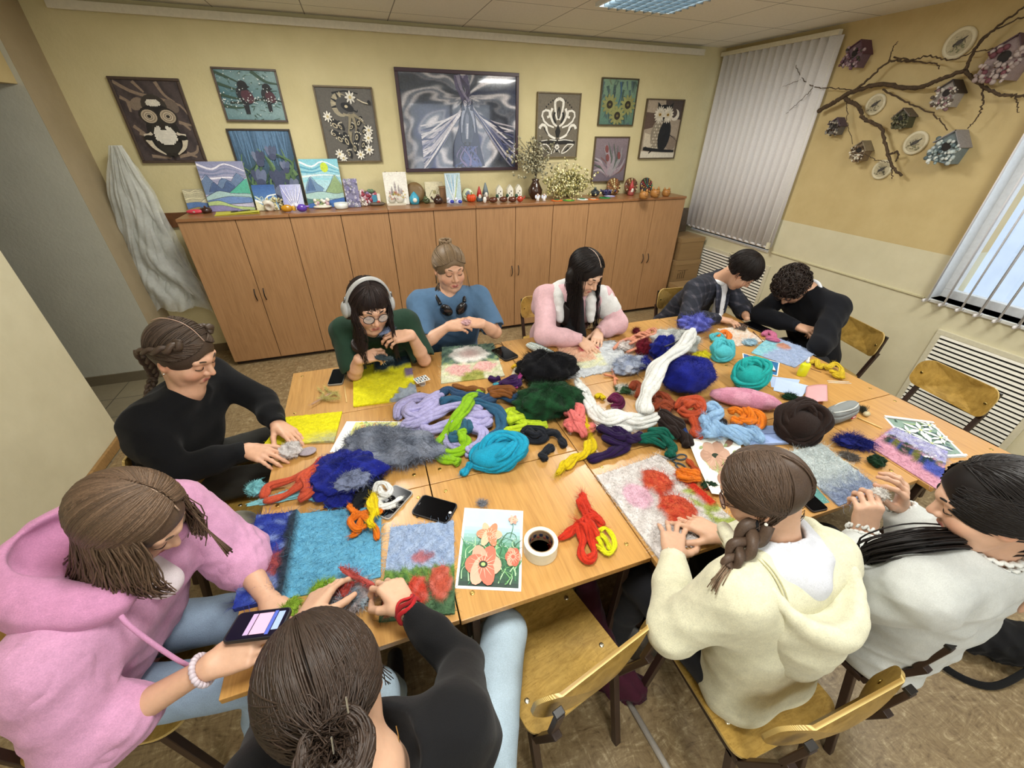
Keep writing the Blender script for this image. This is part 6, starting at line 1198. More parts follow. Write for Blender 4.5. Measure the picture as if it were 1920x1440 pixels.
def pouch():
 a, b_ = T(990, 645, .02), T(1046, 672, .02); t = thing('pencil_pouch', 'white pencil pouch with a fine grid pattern', 'pencil case', T(1018, 660)); d = b_-a; R = frame_from(d); o = (a+b_)/2; L = np.linalg.norm(d); m = MB(); n = 20; G = []
 for i in range(n):
  u = i/(n-1); q = math.sin(PI*min(1, max(0, u)))**.35; G.append([a+d*u+R@V3(math.cos(w)*.036*(.55+.45*q), 0, math.sin(w)*.024*(.3+.7*q)) for w in np.linspace(0, 2*PI, 17)])
 m.sheet(np.array(G), '#d6dad2').build('pouch_body', 'cloth', t, smooth=True); g = MB()
 for k in range(1, 16):
  u = k/16; q = math.sin(PI*u)**.35; g.tube([a+d*u+R@V3(math.cos(w)*.0366*(.55+.45*q), 0, math.sin(w)*.0246*(.3+.7*q)) for w in np.linspace(.1, PI-.1, 9)], .0006, 4, '#5d8a94')
 for w in np.linspace(.3, PI-.3, 8): g.tube([a+d*u+R@V3(math.cos(w)*.0366*(.55+.45*math.sin(PI*u)**.35), 0, math.sin(w)*.0246*(.3+.7*math.sin(PI*u)**.35)) for u in np.linspace(.08, .92, 9)], .0006, 4, '#5d8a94')
 g.build('grid_print', 'cloth', t); MB().tube([a+d*u+R@V3(.012, 0, .0243*(.3+.7*math.sin(PI*u)**.35)) for u in np.linspace(.05, .95, 9)], .002, 6, '#b9bdb4').build('zipper', 'satin', t)
pouch()
def f_pk(u, v):
 s = n2(u, v, 1.4); col = mixc('#b9bec4', '#d2d6d8', .5+.5*s)
 if u < .55 and v < .6: col = mixc('#d8a48a', '#dcb89c', .5+.5*s)
 elif .2 < u < .65 and v < .8: col = mixc('#dcdcb0', '#cfd2c4', .5+.5*s)
 if abs(u-.5) < .17 and abs(v-.18) < .13: return '#a8203a', .01
 return col, .008*max(0, s)
felt('grey and peach fleecy felt under the hands of the person in pink and white', [(1045, 650), (1150, 640), (1190, 690), (1060, 712)], f_pk, .005, 1800, .035, n=50, edge=.006)
def f_w5(u, v):
 s = n2(u, v, 1.6); return mixc('#dccdbc', '#e0e0dc', .5+.5*s) if (u*5+s) % 2 < 1.2 else mixc('#d89a6a', '#e0c4a8', .5), 0
felt('white and orange streaked felt by the person in the checked jacket', [(1345, 618), (1390, 612), (1432, 640), (1382, 650)], f_w5, .003, 500, .025, n=36)
lump('wool_tuft', 'pale blue wool tuft on the streaked felt', 1405, 645, .05, .03, .03, '#9dbfd0', .2, 400, .03)
def f_w6(u, v):
 s = n2(u, v, 1.5); col = mixc('#93a6c8', '#a9b8d4', .5+.5*s)
 if u < .45-.2*v+.06*s and v > .15: col = mixc('#6fb4c8', '#9fd0d4', .5+.5*s)
 if ((u-.42)/.16)**2+((v-.3)/.12)**2 < 1: return mixc('#c9927a', '#b07a64', .5+.5*s), .006
 return col, 0
felt('blue felt with aqua wool and a brown patch before the person in navy', [(1445, 630), (1530, 662), (1490, 690), (1408, 662)], f_w6, .004, 800, .025, n=44)
def d_sail(p):
 p.poly([(.03, .03), (.97, .03), (.97, .97), (.03, .97)], '#2f6a9c'); r = p.r
 for i in range(50): y = r.uniform(.05, .95); x = r.uniform(.05, .8); p.stroke([(x, y), (x+r.uniform(.05, .2), y+r.uniform(-.02, .02))], .035, jit(r.choice(['#c9a06a', '#d8b88a', '#5f94bc', '#3f7aa8', '#b07a4a']) if x < .55 else '#3f7aa8', .1), .01)
 p.poly([(.7, .2), (.95, .25), (.9, .35), (.72, .3)], '#6a4a34'); p.poly([(.78, .32), (.92, .32), (.8, .8)], '#e6e6e4'); p.poly([(.76, .32), (.66, .34), (.78, .7)], '#cfdde8')
print_sheet('print of a sailing boat on a golden sea', [(1392, 662), (1462, 680), (1458, 705), (1395, 690)], d_sail)
roving('wool_hank', 'rose pink wool curl by the dark phone', [[(1430, 628), (1440, 622, .02), (1452, 630, .02), (1445, 638)], [(1436, 632, .02), (1450, 636, .02), (1462, 640)]], '#c06a8c', .013, 50)
phone('phone lying under the hand of the person in the checked jacket', [(1386, 604), (1404, 608), (1398, 622), (1372, 616)], case='#b5a58c', scr='#3a302c', th=.009)
phone('dark phone between the checked jacket and the navy jumper', [(1402, 604), (1420, 602), (1438, 618), (1418, 625)], case='#121316', th=.009)
stick('dark pencil between the dark phone and the pink curl', (1412, 622), (1432, 642), .003, '#3a1f24', 'pencil', cat='pencil')
def glue():
 P = T(1502, 704); t = thing('glue_bottle', 'small yellow-green glue bottle with white nozzle', 'glue bottle', P); R = rotz(-.35)
 MB().lathe([(.025, 0), (.028, .004), (.028, .07), (.021, .08), (.01, .084), (.01, .09)], P, 26, R, '#d2d414', 0, .62).build('bottle', 'gloss', t, smooth=True)
 MB().lathe([(.0095, 0), (.0095, .012), (.0055, .016), (.0032, .034), (0, .035)], P+V3(0, 0, .086), 16, None, '#dfe0e0').build('nozzle', 'satin', t, smooth=True)
glue()
roving('wool_hank', 'yellow wool strands right of the glue bottle', [[(1518, 680), (1530, 676, .012), (1535, 688, .012), (1545, 684, .012), (1552, 692)], [(1550, 690, .02), (1565, 682, .03), (1578, 692, .025), (1575, 705), (1560, 702, .02)], [(1555, 695, .025), (1570, 700, .025), (1582, 710)]], '#cdb02a', .01, 70, L=.03)
stick('thin brown stick beside the yellow strands', (1520, 691), (1540, 698), .002, '#7a5a34')
stick('white paper stick on the right desks, upper', (1551, 714), (1592, 716), .002, '#e3ded0', 'paper_stick'); stick('white paper stick on the right desks, lower', (1553, 717), (1596, 719), .002, '#e3ded0', 'paper_stick')
def pale():
 t = thing('paper_stack', 'stack of pale blue paper pieces before the green fluff', 'paper', T(1480, 722))
 for k, q in enumerate(([(1443, 705), (1500, 712), (1490, 738), (1446, 725)], [(1455, 708), (1520, 724), (1503, 744), (1450, 732)])):
  MB().sheet(quadgrid([T(*p, .001+.0015*k) for p in q], 4, 4)[:, ::-1], ['#a9bcdc', '#b5c6e2'][k], .0008).build('paper_piece', 'paper', t)
pale()
def pinkp():
 n = 10; G = quadgrid([T(1512, 724, .004), T(1551, 721, .004), T(1552, 752, .03), T(1508, 758, .03)], n, n); G[..., 2] += .006*np.sin(np.linspace(0, PI, n))[:, None]
 tag(MB().sheet(G[:, ::-1], '#d8a0a4', .0006).build('pink_paper', 'paper', smooth=True), 'curled pink paper behind the grey pencil case', 'paper')
pinkp()
lump('wool_tuft', 'dark green wool tuft in front of the pale blue papers', 1480, 748, .035, .02, .03, '#12351f', -.5, 350, .03)
def pcase():
 P = T(1570, 786); t = thing('pencil_case', 'open grey fabric pencil case with a small red label', 'pencil case', P); L, w, h = .195, .075, .085; R = rotz(.1); G = []
 for i in range(19):
  u = i/18*2-1; e = (1-abs(u)**4)**.5*.75+.25; row = []
  for k in range(21):
   a = -PI*.62+PI*1.62*2*k/20*.62; y = math.sin(a)*w/2*e; z = h*.5-math.cos(a)*h*.5*(.8+.2*e); row.append(P+R@V3(u*L/2, y, max(.001, z*(.85+.15*e))))
  G.append(row)
 MB().sheet(np.array(G), '#7f8382', .003).build('case_body', 'cloth', t, smooth=True)
 for s in (1, -1):
  b = MB(); n = 15; b.tube([P+R@V3(u*L/2*.97, s*w*.36*(1-u*u*.8)-.004, h*.87+.006*(1-u*u)) for u in np.linspace(-1, 1, n)], .0035, 6, '#b9bcb8').build('zip_edge', 'satin', t, smooth=True)
 MB().ell(P+R@V3(0, 0, h*.72), (L*.43, w*.3, .012), R, 20, 8, '#5d605e').build('lining', 'cloth', t, smooth=True)
 lb = MB().box(P+R@V3(.045, -w*.505, .026), (.03, .004, .015), R@rotx(-.15), '#a02838').build('red_label', 'cloth', t); MB().box(P+R@V3(.045, -w*.505-.0025, .026), (.02, .001, .004), R@rotx(-.15), '#e6dcd8').build('label_lettering', 'cloth', lb)
pcase()
stick('pale wooden stick right of the grey pencil case', (1608, 783), (1654, 803), .0035)
def brush():
 P = T(1625, 776, .012); t = thing('round_brush', 'stubby round brush with dark bristles behind the stick', 'brush', P); MB().ell(P, (.02, .014, .012), rotz(.2), 14, 9, '#b5a884').build('brush_handle', 'satin', t, smooth=True)
 b = MB(); d = np.tile(V3(.3, .9, .25), (260, 1))+RNG.normal(size=(260, 3))*.25; b.fibers(np.tile(P+V3(.002, .008, 0), (260, 1))+RNG.normal(size=(260, 3))*.004, d, .04, .0012, '#2c2c1e', 4, .1); b.build('bristles', 'hair', t)
brush()
def f_lp(u, v):
 s = n2(u, v, 1.3); col = mixc('#c98fa4', '#d8a4b4', .5+.5*n2(u, v, 3)); hz = 0
 if v < .38+.08*s and u > .02: col, hz = mixc('#8f8cc4', '#cfd0dc', .5+.5*s), .006
 if .36 < v+.08*s-.05*u < .62 and u > .08:
  q = math.sin(u*19); col, hz = ('#1f3a24' if q > .1 else '#2c3c8c' if q > -.5 else '#6a6a2a'), .008
 if u > .72 and .5 < v < .75: col, hz = '#4a56a8', .006
 return col, hz
felt('pink felt with violet, green and blue wool flowers at the right', [(1672, 803), (1775, 850), (1762, 922), (1628, 836)], f_lp, .003, 1300, .03, n=60)
def d_lil(p):
 r = p.r; p.poly([(.05, .03), (.95, .03), (.95, .97), (.05, .97)], '#7d9486')
 for i in range(60): x, y = r.uniform(.08, .9), r.uniform(.06, .9); p.stroke([(x, y), (min(.93, max(.07, x+r.uniform(-.2, .2))), min(.95, y+r.uniform(-.12, .2)))], .05, jit(r.choice(['#2f4a3c', '#6d8a5a', '#4a6a6a', '#9ab07a', '#2a3a5a']), .12), .01)
 for cx, cy, s in ((.55, .7, .36), (.5, .34, .42), (.22, .6, .28), (.82, .5, .28), (.2, .2, .25), (.82, .85, .22)):
  for k in range(6): a = k*PI/3+.3; p.poly([(cx, cy), (cx+s*.5*math.cos(a-.3), cy+s*.36*math.sin(a-.3)), (cx+s*math.cos(a), cy+s*.7*math.sin(a)), (cx+s*.5*math.cos(a+.3), cy+s*.36*math.sin(a+.3))], jit('#dfe6e0', .06)); p.stroke([(cx, cy), (cx+s*.85*math.cos(a), cy+s*.6*math.sin(a))], .01, '#9fb0a0', .004)
  p.ell(cx, cy, .03, .025, '#c9cf7a')
 for k in (0, 1): p.poly([(0, k*.95), (1, k*.95), (1, k*.95+.05), (0, k*.95+.05)], '#e6e6e2')
print_sheet('print of white lilies near the right desk corner', [(1656, 781), (1748, 793), (1813, 857), (1730, 862)], d_lil)
lump('wool_tuft', 'royal blue wool tuft with spiky end on the right desks', 1597, 836, .065, .03, .05, '#1c2474', -.5, 700, .05, .3)
lump('wool_ball', 'flat dark green wool ball by the raised hand', 1641, 871, .034, .028, .045, '#102d18', .1, 300, .012)
lump('wool_tuft', 'grey-brown wool wisp left of the green ball', 1592, 858, .03, .02, .015, '#6d6660', -.6, 400, .035)
stick('pale wooden stick beside the grey-brown wisp', (1556, 848), (1610, 880), .003); stick('dark needle felting tool across the pink felt', (1634, 846), (1660, 862), .0025, '#4a3a2a', 'felting_tool', cat='tool')
def f_lb(u, v):
 s = n2(u, v, 1.5); col = mixc('#c4d0d3', '#dbe1de', .5+.5*n2(u, v, 2.4)); col = mixc(col, '#8795b2', min(1, max(0, (v-.55+.12*s)*3))); return col, .004*max(0, s)
felt('pale blue-grey felt with darker near end on the right', [(1468, 852), (1540, 833), (1648, 918), (1572, 950)], f_lb, .004, 2200, .04, n=60, w=.0005)
def d_sea2(p):
 r = p.r; p.poly([(.0, .0), (1, .0), (1, 1), (0, 1)], '#4f8a84')
 for i in range(90): x, y = r.random(), r.random(); p.stroke([(x, y), (x+r.uniform(-.1, .1), y+r.uniform(-.06, .06))], .03, jit(r.choice(['#8fbfb4', '#2f5a5c', '#cfe0d4', '#3f7470']), .1), .006)
print_sheet('sea-green print half under the pale blue-grey felt', [(1455, 842), (1480, 858), (1556, 942), (1528, 948)], d_sea2, '#dfe6e2')
phone('brown-black phone by the head of the person in cream', [(1502, 922), (1524, 933), (1547, 945), (1520, 967)], case='#231a1a', th=.008)
def softcase():
 q = [T(1378, 806, .002), T(1458, 802, .002), T(1474, 833, .002), T(1398, 838, .002)]; o = sum(q)/4; U = unit(q[1]-q[0]); lu, lw = np.linalg.norm(q[1]-q[0]), np.linalg.norm(q[1]-q[2]); R = frame_from(np.cross(V3(0, 0, 1), U)); t = thing('soft_case', 'light blue soft plastic case beside the brown skein', 'case', T(1440, 822)); R = np.stack([U, np.cross(V3(0, 0, 1), U), V3(0, 0, 1)], 1)
 MB().prism(rounded(lu, lw*1.0, .014, 5), .016, o, R, '#8fa6d4').build('case_shell', 'satin', t, bev=.004); MB().box(o+R@V3(.02, 0, .0165), (lu*.55, .002, .002), R, '#4a5a8a').build('groove', 'satin', t)
softcase()
def d_beige(p):
 r = p.r; poppy(p, .45, .68, .3, .22, '#b08a74', '#c09a84'); poppy(p, .6, .25, .26, .2, '#a8806c', '#bd9680'); p.ell(.78, .88, .1, .06, '#8a6a58', .5)
 for i in range(26): x = r.uniform(.2, .8); y = r.uniform(.4, .52); p.stroke([(x, y), (x+r.uniform(-.15, .15), y+r.uniform(-.1, .12))], .02, jit('#a4b070', .1), .004)
 for x, y in ((.2, .83), (.7, .84), (.85, .7)): p.ell(x, y, .04, .025, '#8d9a68', .4)
print_sheet('print of faded beige poppies behind the person in cream', [(1288, 829), (1384, 821), (1402, 930), (1332, 932)], d_beige, '#eceade', .004, curl=.02)
def scissors():
 t = thing('scissors', 'open scissors with dark blue-grey handles before the beige print', 'scissors', T(1270, 862)); a, b_ = T(1215, 850, .006), T(1272, 860, .006)
 for (tip, piv, rg, off) in (((1218, 856), (1258, 862), (1277, 875), .004), ((1222, 848), (1258, 862), (1277, 857), .008)):
  P, Q, G_ = T(*tip, off), T(*piv, off), T(*rg, off+.002); d = unit(Q-P); s = np.cross(d, V3(0, 0, 1))
  MB().add([P, Q-s*.005, Q+s*.005, P+V3(0, 0, .0015), Q-s*.005+V3(0, 0, .0015), Q+s*.005+V3(0, 0, .0015)], [(0, 1, 2), (3, 5, 4), (0, 3, 4, 1), (1, 4, 5, 2), (2, 5, 3, 0)], '#b5b9bb').build('blade', 'metal', t)
  aa = np.linspace(0, 2*PI, 25); e = unit(G_-Q); s2 = np.cross(e, V3(0, 0, 1)); MB().tube([G_+e*.024*math.cos(w)+s2*.015*math.sin(w) for w in aa]+[], .0038, 8, '#2c3a44').tube([Q, Q+(G_-Q)*.45], .004, 8, '#2c3a44').build('handle', 'satin', t, smooth=True)
scissors()
def f_red(u, v):
 s = n2(u, v, 1.3); col = mixc('#cfc8c4', '#e2dedc', .5+.5*s)
 if ((u-.28)/.16)**2+((v-.38)/.16)**2 < 1: col = '#dcb4c4'
 for x, y, r_ in ((.62, .32, .17), (.55, .68, .19)):
  if (u-x)**2+(v-y)**2 < r_*r_*(1+.3*s): return mixc('#b52a22', '#d86a44', .5+.5*n2(v, u, 2.6)), .03*(1-((u-x)**2+(v-y)**2)/(r_*r_*1.4))
 if u > .78 and v > .5 and s > -.2: col = mixc('#8a9a3a', '#b8c46a', .5)
 if u > .9 and .3 < v < .75: return '#c8341e', .008
 return col, .005*max(0, s)
felt('white fleecy felt with two big red flowers under the hands of the person in cream', [(1118, 895), (1235, 855), (1385, 985), (1235, 1050)], f_red, .006, 3200, .035, n=76, w=.0005)
lump('wool_tuft', 'dark green wool tuft at the edge of the red flower felt', 1328, 913, .03, .02, .02, '#1f3a24', 0, 200, .02)
# ================================================================ people: smooth implicit bodies, one continuous skin
def smin(a, b, k):
 h = np.maximum(k-np.abs(a-b), 0)/k; return np.minimum(a, b)-h*h*k*.25
class SDF:
 def __init__(s, h): s.h = h; s.p = []
 def cone(s, a, b, ra, rb, k=.02, sub=False): s.p.append(('c', np.asarray(a, float), np.asarray(b, float), ra, rb, k, sub)); return s
 def chain(s, pts, rs, k=.02):
  for i in range(len(pts)-1): s.cone(pts[i], pts[i+1], rs[i], rs[i+1], k)
  return s
 def ell(s, ctr, r, R=None, k=.02, sub=False): s.p.append(('e', np.asarray(ctr, float), np.broadcast_to(np.asarray(r, float), (3,)), np.eye(3) if R is None else np.asarray(R, float), 0, k, sub)); return s
 def box(s, q):
  if q[0] == 'c': m = np.minimum(q[1]-q[3], q[2]-q[4]), np.maximum(q[1]+q[3], q[2]+q[4])
  else: e = np.sqrt(((q[3]*q[2])**2).sum(1)); m = q[1]-e, q[1]+e
  return m
 def mesh(s, noise=None, amp=0.0, relax=2):
  bs = [s.box(q) for q in s.p if not q[6]]; h = s.h; lo = np.min([b[0] for b in bs], 0)-4*h-amp; hi = np.max([b[1] for b in bs], 0)+4*h+amp
  n = np.ceil((hi-lo)/h).astype(int)+1; ax = [lo[i]+h*np.arange(n[i]) for i in range(3)]; D = np.full(n, .07, np.float32)
  for q in s.p:
   b0, b1 = s.box(q); m = q[5]+3*h; i0 = np.maximum(((b0-m-lo)/h).astype(int), 0); i1 = np.minimum(((b1+m-lo)/h).astype(int)+2, n)
   if np.any(i1 <= i0): continue
   X = ax[0][i0[0]:i1[0]].astype(np.float32)[:, None, None]; Y = ax[1][i0[1]:i1[1]].astype(np.float32)[None, :, None]; Z = ax[2][i0[2]:i1[2]].astype(np.float32)[None, None, :]
   if q[0] == 'c':
    a, b, ra, rb = q[1:5]; ba = b-a; L = max(float(ba@ba), 1e-12); x, y, z = X-a[0], Y-a[1], Z-a[2]; t = np.clip((x*ba[0]+y*ba[1]+z*ba[2])/L, 0, 1)
    d = np.sqrt((x-t*ba[0])**2+(y-t*ba[1])**2+(z-t*ba[2])**2)-(ra+(rb-ra)*t)
   else:
    R, r = q[3], q[2]; x, y, z = X-q[1][0], Y-q[1][1], Z-q[1][2]; w = [(x*R[0, i]+y*R[1, i]+z*R[2, i])/r[i] for i in range(3)]; k0 = np.sqrt(w[0]**2+w[1]**2+w[2]**2)+1e-6
    k1 = np.sqrt((w[0]/r[0])**2+(w[1]/r[1])**2+(w[2]/r[2])**2)+1e-6; d = k0*(k0-1)/k1
   sl = tuple(slice(i0[i], i1[i]) for i in range(3)); D[sl] = -smin(-D[sl], d, q[5]) if q[6] else smin(D[sl], d, q[5])
  if amp:
   I = np.nonzero(np.abs(D) < .02+amp*2); P = np.stack([ax[0][I[0]], ax[1][I[1]], ax[2][I[2]]], 1); D[I] += (amp*noise(P)).astype(np.float32)
  S = D < 0; cs = np.zeros(n-1, np.int8)
  for a in (0, 1):
   for b in (0, 1):
    for e in (0, 1): cs += S[a:n[0]-1+a, b:n[1]-1+b, e:n[2]-1+e]
  C = np.argwhere((cs > 0) & (cs < 8)); idx = np.full(n-1, -1, np.int64); idx[C[:, 0], C[:, 1], C[:, 2]] = np.arange(len(C)); acc = np.zeros((len(C), 3)); cnt = np.zeros(len(C))
  for d in range(3):
   o1, o2 = [q for q in range(3) if q != d]
   for u in (0, 1):
    for v in (0, 1):
     A0 = C.copy(); A0[:, o1] += u; A0[:, o2] += v; A1 = A0.copy(); A1[:, d] += 1; d0 = D[A0[:, 0], A0[:, 1], A0[:, 2]]; d1 = D[A1[:, 0], A1[:, 1], A1[:, 2]]; m = (d0 < 0) != (d1 < 0); t = d0[m]/(d0[m]-d1[m]); p = A0[m].astype(float); p[:, d] += t; acc[m] += p; cnt[m] += 1
  V = lo+h*acc/cnt[:, None]; F = []
  for d in range(3):
   o1, o2 = (d+1) % 3, (d+2) % 3; sl0 = [slice(1, -1)]*3; sl0[d] = slice(0, -1); sl1 = [slice(1, -1)]*3; sl1[d] = slice(1, None); s0, s1 = S[tuple(sl0)], S[tuple(sl1)]; E = np.argwhere(s0 != s1)
   if not len(E): continue
   fl = s0[E[:, 0], E[:, 1], E[:, 2]]; B = E.copy();
   for q in (o1, o2): B[:, q] += 1
   def cell(a, b): q = B.copy(); q[:, o1] -= a; q[:, o2] -= b; return idx[q[:, 0], q[:, 1], q[:, 2]]
   Q = np.stack([cell(1, 1), cell(0, 1), cell(0, 0), cell(1, 0)], 1); Q[~fl] = Q[~fl][:, ::-1]; F.append(Q)
  F = np.vstack(F); F = F[(F >= 0).all(1)]
  for _ in range(relax):
   sm = np.zeros_like(V); ct = np.zeros(len(V))
   for a in range(4):
    for b in (1, 3): np.add.at(sm, F[:, a], V[F[:, (a+b) % 4]]); np.add.at(ct, F[:, a], 1)
   V = V*.5+.5*sm/np.maximum(ct, 1)[:, None]
  return V, F
def folds(seed, wl=.075, axis=(.25, .2, .8)):
 """soft creases of cloth"""
 rs = np.random.default_rng(seed); K = rs.normal(size=(5, 3))*.55+np.array(axis)*rs.choice([-1, 1], (5, 1)); K /= np.linalg.norm(K, axis=1)[:, None]; Q = rs.normal(size=(5, 3))*9; ph = rs.uniform(0, 9, 10)
 def f(P):
  o = 0; mk = .55+.45*np.sin(P@(Q[4]*1.1)+ph[3]+np.sin(P@Q[3]*1.3))
  for i in range(3): o = o-(1-2*np.abs(np.sin(P@K[i]*PI/(wl*(.75+.3*i))+1.3*np.sin(P@Q[i]*.8+ph[i])+ph[5+i])))*.36
  return o*mk+.4*np.sin(P@K[3]*26+2*np.sin(P@Q[3])+ph[9])*(1-mk)
 return f
class Head:
 def __init__(s, Hc, yaw, pitch, roll=0, sc=1.0):
  s.c = np.asarray(Hc, float); a, t, r = math.radians(yaw), math.radians(pitch), math.radians(roll); F = V3(math.cos(a)*math.cos(t), math.sin(a)*math.cos(t), -math.sin(t)); Rt = V3(math.sin(a), -math.cos(a), 0); U = np.cross(Rt, F)
  Rt, U = Rt*math.cos(r)+U*math.sin(r), U*math.cos(r)-Rt*math.sin(r); s.R = np.stack([Rt, F, U], 1); s.s = sc
 def hz(s, az, el=0.0):
  """local direction of a level world direction, az from the way the head faces"""
  F = unit(s.R[:, 1]*V3(1, 1, 0)); Rt = V3(F[1], -F[0], 0); return s.R.T@((F*math.cos(az)+Rt*math.sin(az))*math.cos(el)+V3(0, 0, math.sin(el)))
 def w(s, *p): return s.c+s.R@(np.asarray(p, float)*s.s)
 def ws(s, P): return s.c+(np.asarray(P, float)*s.s)@s.R.T
 def loc(s, P): return ((P-s.c)@s.R)/s.s
def sdf_head(S, H, N):
 k, w, s = H.R, H.w, H.s
 S.ell(w(0, -.015, .033), np.array((.074, .093, .084))*s, k, .01).ell(w(0, .022, -.03), np.array((.061, .066, .084))*s, k, .03)
 S.cone(w(-.02, .052, -.094), w(.02, .052, -.094), .021*s, .021*s, .03).cone(w(0, .066, -.1), w(0, .06, -.098), .016*s, .016*s, .015)
 for q in (-1, 1):
  S.ell(w(q*.036, .052, -.036), .028*s, k, .025); S.cone(w(q*.05, .0, -.03), w(q*.045, .03, -.08), .022*s, .016*s, .03)
  S.ell(w(q*.031, .094, .004), np.array((.017, .014, .011))*s, k, .012, True); S.ell(w(q*.031, .0735, .001), np.array((.0155, .014, .0125))*s, k, .004)
  S.ell(w(q*.075, -.008, -.008), np.array((.009, .019, .03))*s, k, .006); S.ell(w(q*.082, -.004, -.006), np.array((.006, .010, .018))*s, k, .006, True)
 S.cone(w(-.04, .072, .024), w(0, .083, .021), .012*s, .013*s, .014).cone(w(.04, .072, .024), w(0, .083, .021), .012*s, .013*s, .014)
 S.cone(w(0, .082, .012), w(0, .104, -.03), .0075*s, .0105*s, .012).ell(w(.0115, .093, -.034), .0085*s, k, .006).ell(w(-.0115, .093, -.034), .0085*s, k, .006)
 S.cone(w(-.02, .076, -.066), w(0, .086, -.061), .0055*s, .0075*s, .006).cone(w(.02, .076, -.066), w(0, .086, -.061), .0055*s, .0075*s, .006).cone(w(-.015, .078, -.073), w(.015, .078, -.073), .0085*s, .0085*s, .006)
 S.cone(w(0, -.032, -.05), np.asarray(N), .046*s, .05*s, .016)
def hand(S, wr, fwd, up, side, curl=(.3, .3, .3, .35, .3), spread=.12, s=1.0, pinch=False, tgt=None):
 """palm with five fingers; up = back of the hand; side +1 left, -1 right; returns finger tips"""
 f = unit(fwd); u = unit(np.asarray(up, float)-f*np.dot(up, f)); t = np.cross(f, u)*side; w = np.asarray(wr, float); P = lambda a, b, e: w+(f*a+t*b+u*e)*s
 kn = [(.086, .028), (.09, .009), (.086, -.011), (.078, -.029)]; Ls = [(.042, .026, .021), (.046, .029, .022), (.042, .027, .021), (.033, .021, .018)]; rad = [.0088, .009, .0086, .0076]; tips = []
 for i, (a, b) in enumerate(kn): S.cone(P(.0, b*.5, 0), P(a, b, 0), .0165*s, .0118*s, .012)
 S.ell(P(.045, .0, -.006), np.array((.034, .042, .013))*s, np.stack([t, f, u], 1), .012)
 for i, (a, b) in enumerate(kn):
  c_ = curl[i]; sp = spread*(1.5-i); d = unit(f*math.cos(sp)+t*math.sin(sp)); th = c_*1.05; p = P(a, b, .001); r = rad[i]*s
  for j, (L, m) in enumerate(zip(Ls[i], (1.2, .85, 0))):
   e = p+(d*math.cos(th)-u*math.sin(th))*L*s; r2 = r*(.93 if j < 2 else .8); S.cone(p, e, r, r2, .004 if j else .007); S.ell(p, r*1.06, None, .004); p, r = e, r2; th += c_*m
  tips.append(p)
 b0 = P(.022, .026, -.008); d = unit(f*.66+t*(.75-.55*curl[4])-u*(.25+.5*curl[4])); p1 = b0+d*.042*s
 if pinch:
  tg = tips[0]*.85+tips[1]*.15-u*.006*s+t*.004; mid = p1*.5+tg*.5+t*.012*s-f*.004; S.cone(P(.008, .012, -.002), b0, .016*s, .0155*s, .012).cone(b0, p1, .0145*s, .0115*s, .008).cone(p1, mid, .0112*s, .0104*s, .004).cone(mid, tg, .0102*s, .0078*s, .004); tips.append(tg)
 else:
  d2 = unit(d+f*.35-t*.25*curl[4]); p2 = p1+d2*.034*s; d3 = unit(d2+f*.25-t*.4*curl[4]); p3 = p2+d3*.027*s; S.cone(P(.008, .012, -.002), b0, .016*s, .0155*s, .012).cone(b0, p1, .0145*s, .0115*s, .008).cone(p1, p2, .0112*s, .0102*s, .004).cone(p2, p3, .01*s, .0078*s, .004); tips.append(p3)
 return tips, (f, t, u)
def skin_colors(V, H, col, tipsL, lip='#b0605a'):
 b = np.array(c(col)); C = np.tile(b, (len(V), 1)); L = H.loc(V)
 def blend(m, q, a): m = np.clip(m, 0, 1)[:, None]*a; C[:] = C*(1-m)+np.array(q)*m
 g = lambda cx, cy, cz, rx, ry, rz: 1-np.sqrt(((L[:, 0]-cx)/rx)**2+((L[:, 1]-cy)/ry)**2+((L[:, 2]-cz)/rz)**2)
 for q in (-1, 1): blend(g(q*.042, .066, -.036, .034, .04, .03)*1.5, b*np.array((1.02, .72, .68)), .45); blend(g(q*.031, .088, .006, .02, .02, .014)*2.2, b*np.array((.86, .72, .66)), .5); blend(g(q*.079, -.006, -.006, .02, .03, .04)*2, b*np.array((1, .7, .62)), .5)
 blend(g(0, .106, -.033, .018, .016, .016)*2, b*np.array((1.02, .78, .72)), .5); blend(g(0, .083, -.0665, .024, .02, .0125)*3.2, c(lip), .85)
 for t in tipsL:
  d = np.linalg.norm(V-t, axis=1); blend(1.3-d/.011, b*np.array((1.0, .76, .7)), .5)
 return C
def face_lines(H, t, hair, lash='#2b1d18', brow=None):
 for q in (-1, 1): MB().tube(smooth_path([H.w(q*x, y, z) for x, y, z in ((.047, .069, .022), (.036, .083, .0285), (.024, .09, .027), (.014, .0915, .0225))], 9), np.array([.0014, .0022, .0026, .0028, .0028, .0028, .0026, .0024, .0018])*H.s, 6, brow or hair).build('eyebrow', 'hair', t, smooth=True)
 for q in (-1, 1): MB().tube(smooth_path([H.w(q*x, y, z) for x, y, z in ((.0455, .0755, -.0035), (.038, .085, -.0068), (.03, .0877, -.0078), (.0215, .086, -.0062), (.0165, .0815, -.003))], 9), .0014*H.s, 5, lash).build('eyelashes', 'hair', t, smooth=True)
 MB().tube(smooth_path([H.w(x, y, z) for x, y, z in ((-.0215, .0785, -.0685), (-.01, .0885, -.0672), (0, .0915, -.0678), (.01, .0885, -.0672), (.0215, .0785, -.0685))], 9), .0009*H.s, 5, '#7a3a36').build('mouth_line', 'matte', t, smooth=True)
HC, HR = V3(0, -.014, .03), V3(.087, .107, .099)
def sph(az, el): return V3(math.sin(az)*math.cos(el), math.cos(az)*math.cos(el), math.sin(el))
def slerp(a, b, t):
 o = math.acos(max(-1, min(1, float(a@b)))); return a if o < 1e-4 else (math.sin((1-t)*o)*a+math.sin(t*o)*b)/math.sin(o)
